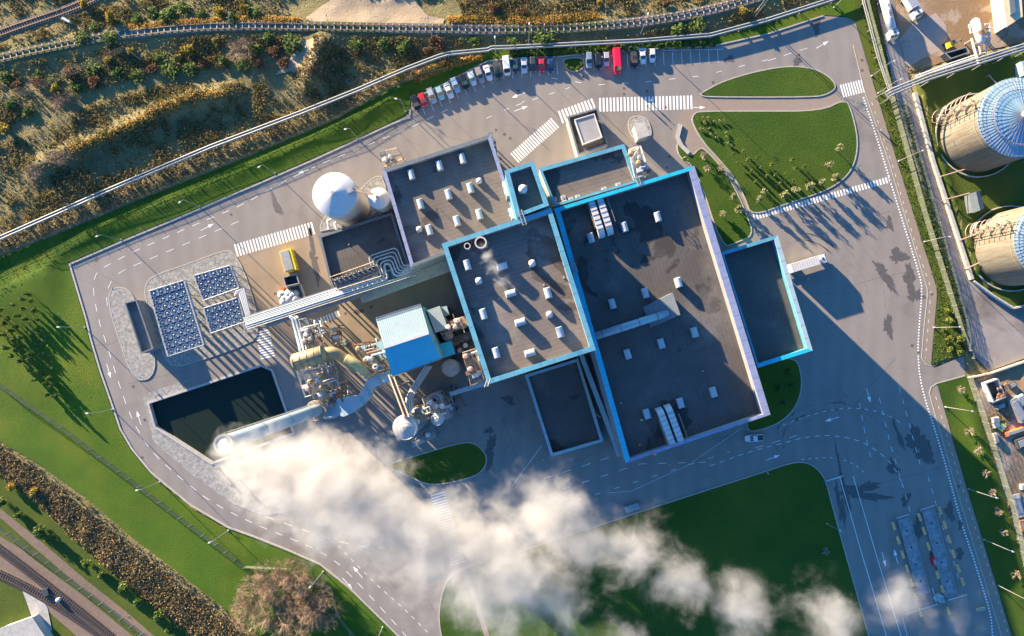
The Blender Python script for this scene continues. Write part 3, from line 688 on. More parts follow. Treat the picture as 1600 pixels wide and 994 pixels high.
# dark wet patches on the asphalt
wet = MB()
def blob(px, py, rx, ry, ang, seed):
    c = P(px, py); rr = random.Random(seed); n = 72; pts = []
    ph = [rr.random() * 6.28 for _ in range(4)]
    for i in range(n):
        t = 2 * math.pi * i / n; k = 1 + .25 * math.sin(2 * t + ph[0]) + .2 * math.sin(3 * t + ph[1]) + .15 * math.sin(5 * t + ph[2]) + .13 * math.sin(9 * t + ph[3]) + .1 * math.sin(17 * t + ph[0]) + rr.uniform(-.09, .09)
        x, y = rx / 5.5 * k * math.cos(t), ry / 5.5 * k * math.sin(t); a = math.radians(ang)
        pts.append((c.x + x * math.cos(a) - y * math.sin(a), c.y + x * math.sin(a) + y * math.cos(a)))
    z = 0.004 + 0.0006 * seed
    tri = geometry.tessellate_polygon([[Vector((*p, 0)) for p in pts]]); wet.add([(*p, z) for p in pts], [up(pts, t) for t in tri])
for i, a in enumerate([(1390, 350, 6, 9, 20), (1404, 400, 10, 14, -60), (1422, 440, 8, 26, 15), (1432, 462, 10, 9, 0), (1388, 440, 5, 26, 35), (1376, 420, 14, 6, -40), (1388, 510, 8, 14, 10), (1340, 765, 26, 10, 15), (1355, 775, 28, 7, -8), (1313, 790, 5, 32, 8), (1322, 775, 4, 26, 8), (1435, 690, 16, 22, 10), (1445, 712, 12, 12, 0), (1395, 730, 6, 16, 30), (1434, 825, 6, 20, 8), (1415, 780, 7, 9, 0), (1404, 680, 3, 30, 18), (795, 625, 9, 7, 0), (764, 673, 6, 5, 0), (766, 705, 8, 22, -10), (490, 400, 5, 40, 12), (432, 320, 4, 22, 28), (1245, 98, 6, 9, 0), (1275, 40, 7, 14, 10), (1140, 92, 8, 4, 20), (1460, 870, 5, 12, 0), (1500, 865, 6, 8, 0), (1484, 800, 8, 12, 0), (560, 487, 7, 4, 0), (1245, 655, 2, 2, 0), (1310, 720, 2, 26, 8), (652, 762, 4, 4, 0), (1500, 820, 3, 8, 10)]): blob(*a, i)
for (x1, y1, x2, y2) in ((480, 240, 560, 330), (700, 180, 800, 270), (860, 130, 1010, 270), (1075, 110, 1100, 150), (1240, 95, 1300, 170), (1230, 380, 1390, 330), (1290, 460, 1440, 420), (330, 330, 400, 300), (160, 430, 215, 470), (200, 600, 300, 575), (150, 540, 190, 525), (620, 200, 660, 250), (700, 650, 760, 640), (780, 640, 830, 770), (870, 730, 1000, 690), (1100, 690, 1290, 640), (1300, 600, 1500, 760), (1400, 560, 1330, 640), (640, 880, 680, 960), (560, 860, 620, 920), (430, 600, 460, 660), (690, 620, 740, 680), (1320, 700, 1400, 960), (1480, 760, 1550, 980), (1350, 760, 1500, 720)):
    a_, b_ = P(x1, y1), P(x2, y2); m_ = a_.lerp(b_, .5) + Vector((random.uniform(-1, 1), random.uniform(-1, 1), 0))
    for u, v in ((a_, m_), (m_, b_)): quad_m(wet, u, v, .09, 0.0038)
def tyre(cx, cy, r1, a0, a1):
    c = P(cx, cy)
    for rr_ in (r1, r1 + 1.9):
        p_ = None
        for t_ in np.linspace(math.radians(a0), math.radians(a1), 22):
            q_ = c + Vector((math.cos(t_), math.sin(t_), 0)) * rr_
            if p_ is not None: quad_m(tyre_mb, p_, q_, .28, 0.0033)
            p_ = q_
tyre_mb = MB()
for a_ in ((1240, 460, 16, 0, 85), (1230, 470, 21, 5, 80), (1235, 480, 27, 0, 70), (1290, 690, 12, 60, 190), (1300, 740, 18, 40, 140), (1330, 760, 22, 60, 150), (720, 640, 10, 230, 380), (725, 650, 15, 240, 360), (640, 900, 22, 60, 150), (1255, 430, 10, 10, 100), (700, 900, 30, 80, 140), (300, 360, 30, 70, 120), (1100, 120, 25, 30, 110)): tyre(*a_)
M['tyre_mark'] = paint('tyre_rubbed_asphalt', (0.165, 0.148, 0.13), 0.75, var=0.25, scale=0.5)
tyre_mb.build('tyre_marks', M['tyre_mark'], kind='structure')
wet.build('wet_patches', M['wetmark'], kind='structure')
mh = MB()
for a in ((775, 203), (788, 210), (797, 216), (975, 138), (975, 147), (911, 120), (618, 198), (550, 300), (361, 335), (150, 407), (208, 604), (226, 656), (222, 715), (1114, 129), (1118, 137), (1248, 86), (1347, 94), (1347, 110), (1011, 143), (1040, 168), (782, 248), (495, 403), (430, 459), (810, 142), (1435, 551), (1425, 540), (1456, 460), (1498, 760), (540, 490), (580, 480), (1042, 262), (1046, 245)): mh.lathe((*P(*a).xy,), [(0.42, 0.001), (0.42, 0.02)], 12)
mh.build('manhole_covers', M['manhole'], kind='structure')
# ------------------------------------------------------------------ buildings
def centre(pts): 
    x = sum(p[0] for p in pts) / len(pts); y = sum(p[1] for p in pts) / len(pts); return (x, y, 0.0)
def hall(name, label, corners, h, drop, cope, wall_m, roof_m, cope_m, over=0.12, seams=True, base=0.0):
    """flat roofed building: corners are pixels of the coping's outer edge at height h; roof lies `drop` below; cope = coping width per edge"""
    pts = [Vector(P(a, b, h).xy) for a, b in corners]; n = len(pts)
    A = sum(pts[i].x * pts[(i + 1) % n].y - pts[(i + 1) % n].x * pts[i].y for i in range(n))
    if A < 0: pts = pts[::-1]; cope = [cope[(n - 2 - i) % n] for i in range(n)] if isinstance(cope, list) else cope; cope_m = [cope_m[(n - 2 - i) % n] for i in range(n)] if isinstance(cope_m, list) else cope_m
    cw = cope if isinstance(cope, list) else [cope] * n; cm = cope_m if isinstance(cope_m, list) else [cope_m] * n
    t = thing(name, label, 'building', (*centre(pts)[:2], base), world=True)
    def off(ds):
        out = []
        for i in range(n):
            p0, p1, p2 = pts[i - 1], pts[i], pts[(i + 1) % n]
            d1, d2 = (p1 - p0).normalized(), (p2 - p1).normalized(); n1, n2 = Vector((-d1.y, d1.x)), Vector((-d2.y, d2.x))
            a, b = ds[i - 1], ds[i]
            # intersection of the two shifted edges
            q1, q2 = p1 + n1 * a, p1 + n2 * b; den = d1.x * d2.y - d1.y * d2.x
            s = ((q2.x - q1.x) * d2.y - (q2.y - q1.y) * d2.x) / den if abs(den) > 1e-6 else 0
            out.append(q1 + d1 * s)
        return out
    outer, inner, wl = off([0.0] * n), off(cw), off([over] * n)
    wi = off([max(c - 0.1, over + .1) for c in cw])
    wb = MB()
    for i in range(n):
        j = (i + 1) % n
        wb.add([(*wl[i], base), (*wl[j], base), (*wl[j], h - .2), (*wl[i], h - .2)], [(0, 1, 2, 3)])
        wb.add([(*wi[i], h - drop - .3), (*wi[j], h - drop - .3), (*wi[j], h - .2), (*wi[i], h - .2)], [(3, 2, 1, 0)])
    wb.build('wall', wall_m, t)
    # horizontal cladding bands on the outside
    bb = MB()
    for zz in (h * .25, h * .5, h * .75): bb.ribbon([tuple(v) for v in off([over - .04] * n)], 0.08, base + zz, base + zz + 0.12, closed=True)
    bb.build('cladding_band', M['slate'], t)
    rb = MB(); rb.add([(*p, h - drop) for p in wi], [tuple(range(n))]); rb.build('roof', roof_m, t)
    for i in range(n):
        j = (i + 1) % n; cb = MB()
        q = [outer[i], outer[j], inner[j], inner[i]]
        cb.prism([tuple(v) for v in q], h - 0.22, h, bottom=True)
        cb.build('coping', cm[i], t)
    if seams:
        sb = MB()
        for i in range(n):
            j = (i + 1) % n; L = (outer[j] - outer[i]).length; k = max(2, int(L / 3.2))
            for q in range(1, k):
                f = q / k; a = outer[i].lerp(outer[j], f); d = (outer[j] - outer[i]).normalized(); nn = Vector((-d.y, d.x))
                b = a + nn * cw[i]; sb.add([(*(a - d * .05), h + .006), (*(a + d * .05), h + .006), (*(b + d * .05), h + .006), (*(b - d * .05), h + .006)], [(0, 1, 2, 3)])
        sb.build('coping_grout', M['slate'], t)
    return t, [Vector((*p, h)) for p in outer]
def handrail(mb, pts, h=1.1, r=0.04, posts=True):
    pts = [Vector(p) for p in pts]
    for z in (h, h * .55): mb.tube([p + Vector((0, 0, z)) for p in pts], r, 4)
    for a, b in zip(pts, pts[1:]):
        k = max(1, int((b - a).length / 2)); 
        for i in range(k + 1):
            p = a.lerp(b, i / k); mb.beam(p, p + Vector((0, 0, h)), r * 2)

hall('production_hall', 'largest dark-roofed hall with wide lilac coping and two pairs of curved ducts', [(866, 326), (1085, 259), (1204, 648), (978, 724)], 21, 3.0, [0.9, 1.75, 0.75, 1.3], M['wall_grey'], M['roof_dark'], [M['blue_deep'], M['lilac'], M['lilac'], M['blue_deep']])
hall('boiler_hall', 'tall central building with brown felt roof, bright blue coping and two round steaming vents', [(690, 381), (861, 325), (931, 547), (762, 601)], 34, 2.4, 1.15, M['wall_grey'], M['roof_brown'], [M['blue'], M['blue'], M['blue'], M['blue']])
hall('stair_tower', 'small square tower with blue coping and one dome, touching the tall central building', [(788, 267), (834, 252), (858, 321), (807, 340)], 34.4, 2.0, [0.9, 1.0, .9, 1.1], M['blue'], M['roof_brown'], M['blue'])
hall('office_building', 'brown-roofed wing between the square grey kiosk and the largest hall', [(842, 263), (975, 225), (998, 284), (866, 323)], 19.5, 1.0, [1.0, 1.0, 0.6, 0.6], M['wall_pale'], M['roof_brown'], M['blue'])
hall('turbine_hall', 'brown-roofed hall with ten box skylights next to the two white tanks', [(597, 265), (766, 210), (812, 352), (642, 418)], 20, 1.7, [1.0, 0.9, .8, 0.9], M['wall_grey'], M['roof_brown'], [M['slate'], M['lilac'], M['slate'], M['lilac']])
hall('annex_hall', 'lower hall in blue coping with the white lorry backed up to its side', [(1127, 394), (1215, 367), (1270, 548), (1184, 575)], 18, 2.2, [0.9, 1.2, 1.0, .5], M['blue'], M['roof_dark'], [M['blue'], M['blue_pale'], M['blue_deep'], M['blue']])
hall('pump_building', 'dark flat-roofed building below the big white tank with a row of black fans on it', [(498, 369), (612, 332), (640, 418), (519, 456)], 10, 1.0, 0.6, M['wall_grey'], M['roof_dark'], M['slate'])
hall('storage_building', 'dark low flat roof between the tall central building and the largest hall', [(820, 586), (904, 560), (943, 690), (861, 714)], 8, 1.2, 0.8, M['wall_pale'], M['roof_dark'], M['blue_pale'])
hall('cooler_substation', 'narrow dark building with saw-edged roof shadow at the end of the blue cooler banks', [(194, 473), (213, 468), (240, 545), (220, 553)], 4.5, 1.0, 0.35, M['wall_grey'], M['roof_brown'], M['slate'])
t, kq = hall('kiosk_building', 'small square building with a raised grey box on its roof beside the zebra crossing', [(886, 182), (934, 168), (951, 226), (903, 243)], 6.0, 0.6, 0.5, M['wall_pale'], M['roof_dark'], M['slate'])
mb = MB(); q = P2([(898, 188), (928, 179), (940, 215), (911, 226)], 7); mb.prism(q, 5.4, 7.3); mb.build('roof_box', M['wall_grey'], t)
mb = MB(); mb.ribbon(q, 0.25, 7.3, 7.5, closed=True); mb.build('box_rim', M['white'], t)
t = thing('transformer_shed', 'small pale box building on its own gravel circle', 'shed', (*P(1002, 206).xy, 0), world=True)
q = P2([(990, 195), (1008, 190), (1015, 212), (997, 218)], 4.5); mb = MB(); mb.prism(inset(q, .2), 0, 4.3); mb.build('wall', M['wall_pale'], t)
mb = MB(); mb.prism(q, 4.3, 4.55, bottom=True); mb.build('roof', M['concrete'], t)
mb = MB(); a, b = P(997, 217, 2), P(1006, 214, 2); mb.beam(a.lerp(b, .2) + Vector((0, -.02, -.9)), a.lerp(b, .7) + Vector((0, -.02, -.9)), .1, 2.0); mb.build('door', M['slate'], t)

# long covered gallery between the central building and the low roof; beams beside the hall
t = thing('covered_gallery', 'long pale flat canopy running below the brown-roofed hall to the tall building', 'canopy', (*P(630, 437).xy, 0), world=True)
q = P2([(560, 456), (640, 424), (697, 400), (704, 424), (566, 474)], 8); mb = MB(); mb.prism(q, 7.4, 8.0, bottom=True); mb.build('roof', M['concrete'], t)
mb = MB(); mb.prism(inset(q, .9), 0, 7.4); mb.build('wall', M['wall_pale'], t)
mb = MB(); mb.ribbon(P2([(640, 418), (697, 396)], 13), 1.6, 11.6, 12.6); mb.build('upper_gutter', M['wall_pale'], t)
t = thing('service_duct', 'long pale straight duct in the gap beside the largest hall', 'duct', (*P(935, 630).xy, 0), world=True)
mb = MB(); mb.beam(P(907, 552, 9), P(968, 712, 9), 1.2, 1.2); mb.build('duct', M['blue_pale'], t)
mb = MB()
for f in (.1, .35, .6, .85): p = P(907, 552, 9).lerp(P(968, 712, 9), f); mb.beam(p, (p.x, p.y, 0), .3)
mb.build('support', M['steel'], t)
t = thing('yellow_pipe', 'thin tan pipe along the edge of the low dark roof', 'pipe', (*P(915, 600).xy, 8), world=True)
mb = MB(); mb.tube([P(902, 558, 8.4), P(930, 646, 8.4), P(938, 652, 8.4)], .16, 6); mb.build('pipe', M['steel_warm'], t)
mb = MB()
for f in (.15, .5, .85): p = P(902, 558, 8.4).lerp(P(930, 646, 8.4), f); mb.beam(p, (p.x, p.y, 7.9), .2)
mb.build('bracket', M['dark'], t)

# machine house with the gable roof
E, R = 24, 25.7
t = thing('machine_house', 'gabled building, one roof slope pale and the other vivid blue', 'building', (*P(640, 532, 12).xy, 0), world=True)
a0, a1, b0, b1, c0, c1 = P(587, 497, E), P(657, 475, E), P(600, 543, R), P(670, 520, R), P(613, 589, E), P(690, 561, E)
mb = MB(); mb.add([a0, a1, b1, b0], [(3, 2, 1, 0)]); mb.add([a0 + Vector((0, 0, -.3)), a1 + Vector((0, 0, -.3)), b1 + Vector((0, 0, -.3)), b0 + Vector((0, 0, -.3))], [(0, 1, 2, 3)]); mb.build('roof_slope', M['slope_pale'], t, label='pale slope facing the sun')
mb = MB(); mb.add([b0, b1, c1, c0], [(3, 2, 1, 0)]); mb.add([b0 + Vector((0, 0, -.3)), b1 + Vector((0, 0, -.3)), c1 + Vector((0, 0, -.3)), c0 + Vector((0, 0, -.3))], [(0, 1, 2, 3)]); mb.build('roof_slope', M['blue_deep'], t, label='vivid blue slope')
mb = MB()
i0, i1, j0, j1 = a0.lerp(c1, .02), a1.lerp(c0, .02), c0.lerp(a1, .02), c1.lerp(a0, .02)
mb.prism([i0.xy, i1.xy, j1.xy, j0.xy], 0, E - .35, top=False)
mb.add([a0.lerp(a1, .02), c0.lerp(c1, .02), b0.lerp(b1, .02)], [(0, 1, 2)]); mb.add([a1.lerp(a0, .02), c1.lerp(c0, .02), b1.lerp(b0, .02)], [(0, 2, 1)])
mb.build('wall', M['blue'], t)
mb = MB(); mb.beam(b0 + Vector((0, 0, .12)), b1 + Vector((0, 0, .12)), .7, .16); mb.build('ridge_cap', M['white'], t)
mb = MB(); mb.beam(a0, a1, .25, .3); mb.beam(c0, c1, .25, .3)
for i in range(22): p = a0.lerp(a1, (i + .5) / 22) ; mb.beam(p + Vector((0.1, -.3, .12)), p + Vector((0.25, -.7, .2)), .35, .12)
mb.build('gutter', M['slate'], t)
mb = MB()
for sgn, (u0, u1, v0, v1) in ((1, (a0, a1, b0, b1)), (2, (b0, b1, c0, c1))):
    for i in range(1, 24):
        p, q = u0.lerp(u1, i / 24), v0.lerp(v1, i / 24); mb.beam(p + Vector((0, 0, .03)), q + Vector((0, 0, .03)), .05, .06)
mb.build('roof_seams', M['blue'], t)

def boxy(name, label, cat, px, z0, z1, m, topm=None, kind='thing', rim=True):
    q = P2(px, z1); t = thing(name, label, cat, (*centre(q)[:2], z0), world=True)
    mb = MB(); mb.prism(inset(q, .06), z0, z1 - .12, bottom=True); mb.build('body', m, t)
    mb = MB(); mb.prism(q, z1 - .12, z1, bottom=True); mb.build('top', topm or m, t)
    mb = MB(); s = [Vector((*v, 0)) for v in q]
    for i in range(len(s)):
        a, b = s[i], s[(i + 1) % len(s)]; k = max(2, int((b - a).length / 1.5))
        for j in range(k): p = a.lerp(b, (j + .5) / k); mb.beam((p.x, p.y, z0), (p.x, p.y, z1 - .12), .08)
    mb.build('rib', M['slate'], t)
    return t
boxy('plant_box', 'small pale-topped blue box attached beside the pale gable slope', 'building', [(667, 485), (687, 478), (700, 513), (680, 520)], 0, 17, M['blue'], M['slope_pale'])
boxy('plant_box', 'narrow light blue box behind the pale-topped box', 'building', [(689, 480), (698, 478), (702, 492), (693, 495)], 0, 12, M['blue'], M['blue_pale'])
boxy('plant_box', 'square blue-topped box beside the vivid blue gable slope', 'building', [(686, 538), (705, 532), (711, 553), (691, 560)], 0, 13, M['blue_deep'], M['blue_deep'])
boxy('plant_box', 'small grey machine box on the pipe deck near the gable house', 'machine', [(684, 500), (696, 496), (700, 507), (688, 511)], 0, 15, M['steel_warm'], M['steel'])
boxy('plant_box', 'pair of pale boxes stacked against the white gable edge', 'machine', [(586, 536), (596, 532), (604, 560), (594, 563)], 0, 16, M['wall_grey'], M['blue_pale'])
boxy('control_box', 'small pale blue cabinet on the yard near the ochre vessel', 'cabinet', [(532, 534), (539, 532), (541, 538), (534, 540)], 0, 2.4, M['blue_pale'], M['blue_pale'])

# ------------------------------------------------------------------ tanks and silos
def tank(name, label, px, py, rpx, h, cone, wall_m, roof_m, cat='tank', n=48, rings=3, rail=True):
    sc = FPX / (CAM_H - h); r = rpx / sc; c = P(px, py, h)
    t = thing(name, label, cat, (c.x, c.y, 0), world=True)
    mb = MB(); mb.lathe((c.x, c.y), [(r, 0), (r, h)], n); mb.build('shell', wall_m, t, smooth=False)
    mb = MB(); mb.lathe((c.x, c.y), [(r + .12, h - .1), (r + .12, h + .05), (r * .5, h + cone * .55), (0.25, h + cone)], n); mb.build('cone_roof', roof_m, t)
    mb = MB()
    for i in range(rings): z = h * (i + 1) / (rings + 1); mb.lathe((c.x, c.y), [(r + .06, z), (r + .06, z + .15)], n, cap=False)
    mb.build('hoop', M['steel'], t)
    mb = MB(); mb.lathe((c.x, c.y), [(0.35, h + cone - .1), (0.35, h + cone + .5), (.5, h + cone + .5), (.5, h + cone + .7)], 10); mb.build('vent', M['steel'], t)
    if rail:
        mb = MB(); a = [(c.x + (r - .1) * math.cos(2 * math.pi * i / 24), c.y + (r - .1) * math.sin(2 * math.pi * i / 24), h + .05) for i in range(25)]
        handrail(mb, a, 1.0, .03); mb.build('handrail', M['steel'], t)
    return t, c, r
t, c, r = tank('storage_tank', 'large white tank with a shallow cone roof beside the brown-roofed hall', 523, 304, 34.5, 17, 2.0, M['wall_pale'], M['white'], rail=False)
mb = MB(); p = P(548, 297, 17.5); mb.box((p.x, p.y), (1.5, 1.5, 1.0), .3, 17.2); mb.build('roof_hatch', M['steel'], t)
tank('storage_tank', 'small white cone-roofed tank squeezed against the brown-roofed hall', 592, 310, 16, 15, 1.6, M['wall_pale'], M['white'], rail=False)
t = thing('catwalk', 'steel catwalk joining the roofs of the large and the small white tank', 'walkway', (*P(570, 300, 17).xy, 16.5), world=True)
mb = MB(); mb.beam(P(550, 296, 17.6), P(584, 304, 17.6), .8, .1); mb.build('deck', M['steel_warm'], t)
mb = MB(); handrail(mb, [P(550, 294, 17.6), P(584, 302, 17.6)]); handrail(mb, [P(550, 298, 17.6), P(584, 306, 17.6)]); mb.build('handrail', M['steel_warm'], t)
t = thing('tank_pipework', 'white bent pipes leaving the foot of the large white tank', 'pipework', (*P(520, 352).xy, 0), world=True)
for (a, b, c3) in (((525, 340), (512, 345), (514, 358)), ((532, 344), (523, 349), (526, 358)), ((540, 346), (532, 353), (534, 356))):
    mb = MB(); mb.tube([P(*a, 3), P(*b, 3), P(*c3, 3), P(*c3, 0)], .28, 8); mb.build('pipe', M['white'], t, smooth=True)
tank('water_silo', 'round pale flat-topped tank standing between the gable house and the tall building', 704, 575, 13.2, 11, 0.5, M['wall_pale'], M['concrete'], rail=True)
tank('ash_silo', 'round silo with ribbed top and railings at the end of the twin walkway', 633, 668, 19, 24, 0.9, M['steel'], M['wall_pale'])
tank('filter_silo', 'short white silo in the steel frame next to the ribbed silo', 683, 655, 9.5, 20, 0.8, M['white'], M['white'])
tank('chemical_tank', 'white vessel half hidden under the pipe deck by the tall building', 722, 505, 8, 10, .8, M['white'], M['white'], rail=False)
tank('chemical_tank', 'grey round vessel inside the dark frame beside the blue box', 699, 524, 8, 12, .7, M['steel'], M['wall_grey'], rail=False)

def oil_tank(label, px, py, rpx, h):
    sc = FPX / (CAM_H - h); r = rpx / sc; c = P(px, py, h)
    t = thing('oil_tank', label, 'tank', (c.x, c.y, 0), world=True)
    mb = MB(); mb.lathe((c.x, c.y), [(r, 0), (r, h)], 96); mb.build('shell', M['tank_wall'], t)
    mb = MB(); mb.lathe((c.x, c.y), [(r + .1, h - .1), (r + .1, h), (r * .68, h + 1.0)], 96, cap=False); mb.build('outer_roof', M['roof_blue'], t)
    mb = MB(); mb.lathe((c.x, c.y), [(r * .68, h + .9), (r * .66, h + 1.0), (r * .35, h + 1.7), (.6, h + 2.6)], 72); mb.build('inner_roof', M['roof_blue2'], t)
    mb = MB()
    for i in range(72):
        a = 2 * math.pi * i / 72; u = Vector((math.cos(a), math.sin(a), 0)); ce = Vector((c.x, c.y, 0))
        mb.beam(ce + u * (r * .68) + Vector((0, 0, h + 1.03)), ce + u * (r + .1) + Vector((0, 0, h + .05)), .09, .1)
        if i % 2 == 0: mb.beam(ce + u * .8 + Vector((0, 0, h + 2.6)), ce + u * (r * .66) + Vector((0, 0, h + 1.05)), .09, .08)
    mb.build('roof_rib', M['steel'], t)
    mb = MB(); mb.lathe((c.x, c.y), [(.9, h + 2.4), (.9, h + 2.9), (.3, h + 3.1)], 16); mb.build('centre_cap', M['white'], t)
    for rr, zz, nm in ((r * .72, h + .95, 'inner_rail'), (r - .1, h + .05, 'outer_rail')):
        mb = MB(); a = [(c.x + rr * math.cos(2 * math.pi * i / 48), c.y + rr * math.sin(2 * math.pi * i / 48), zz) for i in range(49)]; handrail(mb, a, 1.0, .035); mb.build(nm, M['rose'] if nm == 'inner_rail' else M['steel'], t)
    mb = MB(); mb.lathe((c.x, c.y), [(r + 1.6, 0), (r + 1.6, .7), (r + 1.3, .7), (r + 1.3, .0)], 96, cap=False); mb.build('base_ring', M['concrete'], t)
    mb = MB()
    for z in (h * .9,): mb.lathe((c.x, c.y), [(r + .12, z), (r + .12, z + .25)], 96, cap=False)
    mb.build('wind_girder', M['steel_warm'], t)
    # the spiral ramp of hooped ladders up the outside
    a0 = math.atan2(-c.y * 0 + 0.35, -1.0)
    ang = math.radians(158)
    mb = MB(); u = Vector((math.cos(ang), math.sin(ang), 0)); tt = Vector((-u.y, u.x, 0)); ce = Vector((c.x, c.y, 0)) + u * (r + 1.2)
    p0, p1 = ce - tt * 0 + Vector((0, 0, .5)) + u * .6, ce + Vector((0, 0, h + .3)) + tt * 0
    # stair tower: flights zig-zag
    for s0 in (-1.2, 1.2):
        for s1 in (-0.9, .9): q = ce + u * s1 + tt * s0; mb.beam((q.x, q.y, 0), (q.x, q.y, h + 1), .14)
    for k in range(8):
        z = h * k / 8; za = h * (k + 1) / 8; s0 = -1.2 if k % 2 else 1.2
        mb.beam(ce + tt * s0 + u * (-.4 + .8 * (k % 2)) + Vector((0, 0, z)), ce - tt * s0 + u * (-.4 + .8 * (k % 2)) + Vector((0, 0, za)), .8, .12)
    mb.build('stair', M['steel_warm'], t)
    for k in range(8):
        z = 1.5 + (h - 2) * k / 7; mb = MB(); m_ = ce + u * 1.6; ring = [tuple(m_ + u * (1.0 * math.cos(x)) + tt * (1.9 * math.sin(x)) + Vector((0, 0, z))) for x in np.linspace(-1.7, 1.7, 12)]
        mb.tube(ring, .11, 5); mb.build('hoop', M['rose'], t)
    return t
m, nt, b = new_mat('weathered_tank_wall'); co = pos(nt)
mp = N(nt, 'ShaderNodeMapping'); mp.inputs['Scale'].default_value = (1, 1, 0.02); nt.links.new(co, mp.inputs[0])
r_ = ramp(nt, [(0.3, (0.07, 0.068, 0.055)), (0.43, (0.17, 0.16, 0.13)), (0.5, (0.105, 0.075, 0.045)), (0.57, (0.185, 0.175, 0.145)), (0.68, (0.085, 0.075, 0.065))]); nt.links.new(noise(nt, 1.4, 5, 0.75, mp.outputs[0]), r_.inputs[0])
nt.links.new(r_.outputs[0], b.inputs['Base Color']); b.inputs['Roughness'].default_value = 0.6; M['tank_wall'] = m
M['roof_blue'] = paint('blue_tank_roof', (0.21, 0.33, 0.41), 0.45, metal=0.3, var=0.12, scale=0.4)
M['roof_blue2'] = paint('bright_blue_tank_dome', (0.16, 0.31, 0.42), 0.4, metal=0.35, var=0.15, scale=0.5)
M['rose'] = paint('rosy_primer_steel', (0.30, 0.20, 0.18), 0.6, var=0.2)
oil_tank('huge stained storage tank with a ribbed blue dome roof', 1590, 184, 63, 16)
oil_tank('second huge stained tank, its blue roof mostly cut off by the picture edge', 1648, 376, 64, 16)
t = thing('tank_shed', 'small dark shed with a ribbed roof between the two huge tanks', 'shed', (*P(1526, 316).xy, 0), world=True)
q = P2([(1515, 303), (1532, 297), (1539, 325), (1521, 333)], 3); mb = MB(); mb.prism(inset(q, .2), 0, 2.7); mb.build('wall', M['slate'], t)
mb = MB(); a, b2, c3, d3 = [Vector((*v, 2.7)) for v in q]; m1, m2 = a.lerp(b2, .5) + Vector((0, 0, .7)), d3.lerp(c3, .5) + Vector((0, 0, .7)); mb.add([a, m1, m2, d3], [(0, 3, 2, 1)]); mb.add([m1, b2, c3, m2], [(0, 3, 2, 1)]); mb.build('roof', M['slate'], t)

# ------------------------------------------------------------------ chimney and flue
CH = P(349, 694, 72); 
t = thing('chimney', 'very tall pale blue steel chimney beside the pond, steaming at its top', 'chimney', (CH.x, CH.y, 0), world=True)
mb = MB(); mb.lathe((CH.x, CH.y), [(1.9, 0), (1.55, 10), (1.45, 72)], 40); mb.build('shaft', M['chimney'], t, smooth=True)
mb = MB(); mb.lathe((CH.x, CH.y), [(4.0, 0), (4.0, 0.8), (3.6, .8), (3.4, 1.2)], 40); mb.build('base_ring', M['concrete'], t)
mb = MB()
for z in (22, 38, 54): mb.lathe((CH.x, CH.y), [(1.62, z), (1.62, z + .25)], 40, cap=False)
mb.build('flange', M['slate'], t)
mb = MB(); mb.lathe((CH.x, CH.y), [(1.75, 71.4), (1.75, 72.1), (1.35, 72.1), (1.35, 71.4)], 40, cap=False); mb.build('top_rim', M['steel'], t)
mb = MB()
for z in (14,):
    a = [(CH.x + 2.6 * math.cos(x), CH.y + 2.6 * math.sin(x), z) for x in np.linspace(0, 6.283, 17)]; handrail(mb, a, 1.1, .05)
    mb.lathe((CH.x, CH.y), [(2.6, z - .1), (2.6, z), (1.5, z), (1.5, z - .1)], 24, cap=False)
mb.build('platform', M['steel_warm'], t)
mb = MB()
for k in range(90): z = 4 + k * .74; mb.beam((CH.x - .3, CH.y + 1.9, z), (CH.x + .3, CH.y + 1.9, z), .05)
for s in (-.3, .3): mb.beam((CH.x + s, CH.y + 1.9, 3), (CH.x + s, CH.y + 1.85, 71), .07)
mb.build('ladder', M['steel'], t)
t = thing('flue_duct', 'angular pale metal duct stepping from the gable house down to the chimney foot', 'duct', (*P(570, 610, 8).xy, 0), world=True)
def duct(mb, secs):
    """box duct: (px,py,z,width_m,height_m) sections"""
    cs = [P(a, b, z) for a, b, z, _, _ in secs]; rings = []
    for i, s in enumerate(secs):
        d = cs[min(i + 1, len(cs) - 1)] - cs[max(i - 1, 0)]; d.z = 0; d.normalize(); u = Vector((-d.y, d.x, 0)); hh = s[4] / 2
        rings.append([tuple(cs[i] + u * s[3] / 2 * x + Vector((0, 0, hh * y))) for x, y in ((-1, -1), (1, -1), (1, 1), (-1, 1))])
    mb.loft(rings)
mb = MB(); duct(mb, [(612, 588, 14, 2.8, 2.6), (592, 593, 14, 2.8, 2.6), (581, 599, 13.5, 2.8, 2.6), (571, 620, 13, 2.6, 2.6), (563, 626, 12.5, 3.0, 2.6), (548, 632, 12, 4.6, 3.4), (535, 636, 11.5, 5.0, 3.6), (522, 641, 11, 2.4, 2.4), (508, 645, 10.5, 2.4, 2.4)]); mb.build('duct', M['chimney'], t)
mb = MB()
for (a, b2, z, w1) in ((594, 592, 14, 3.1), (576, 609, 13.3, 2.9), (567, 623, 12.7, 3.0), (556, 629, 12.2, 4.0), (528, 638.5, 11.2, 3.4)): 
    duct(mb, [(a + 1.0, b2 - .5, z, w1 + .3, 3.0), (a - 1.0, b2 + .5, z, w1 + .3, 3.0)])
mb.build('flange', M['steel'], t)
mb = MB()
for a in ((604, 590), (576, 609), (552, 630), (536, 636)): p = P(*a, 12); mb.beam(p, (p.x, p.y, 0), .35)
mb.build('support', M['steel'], t)
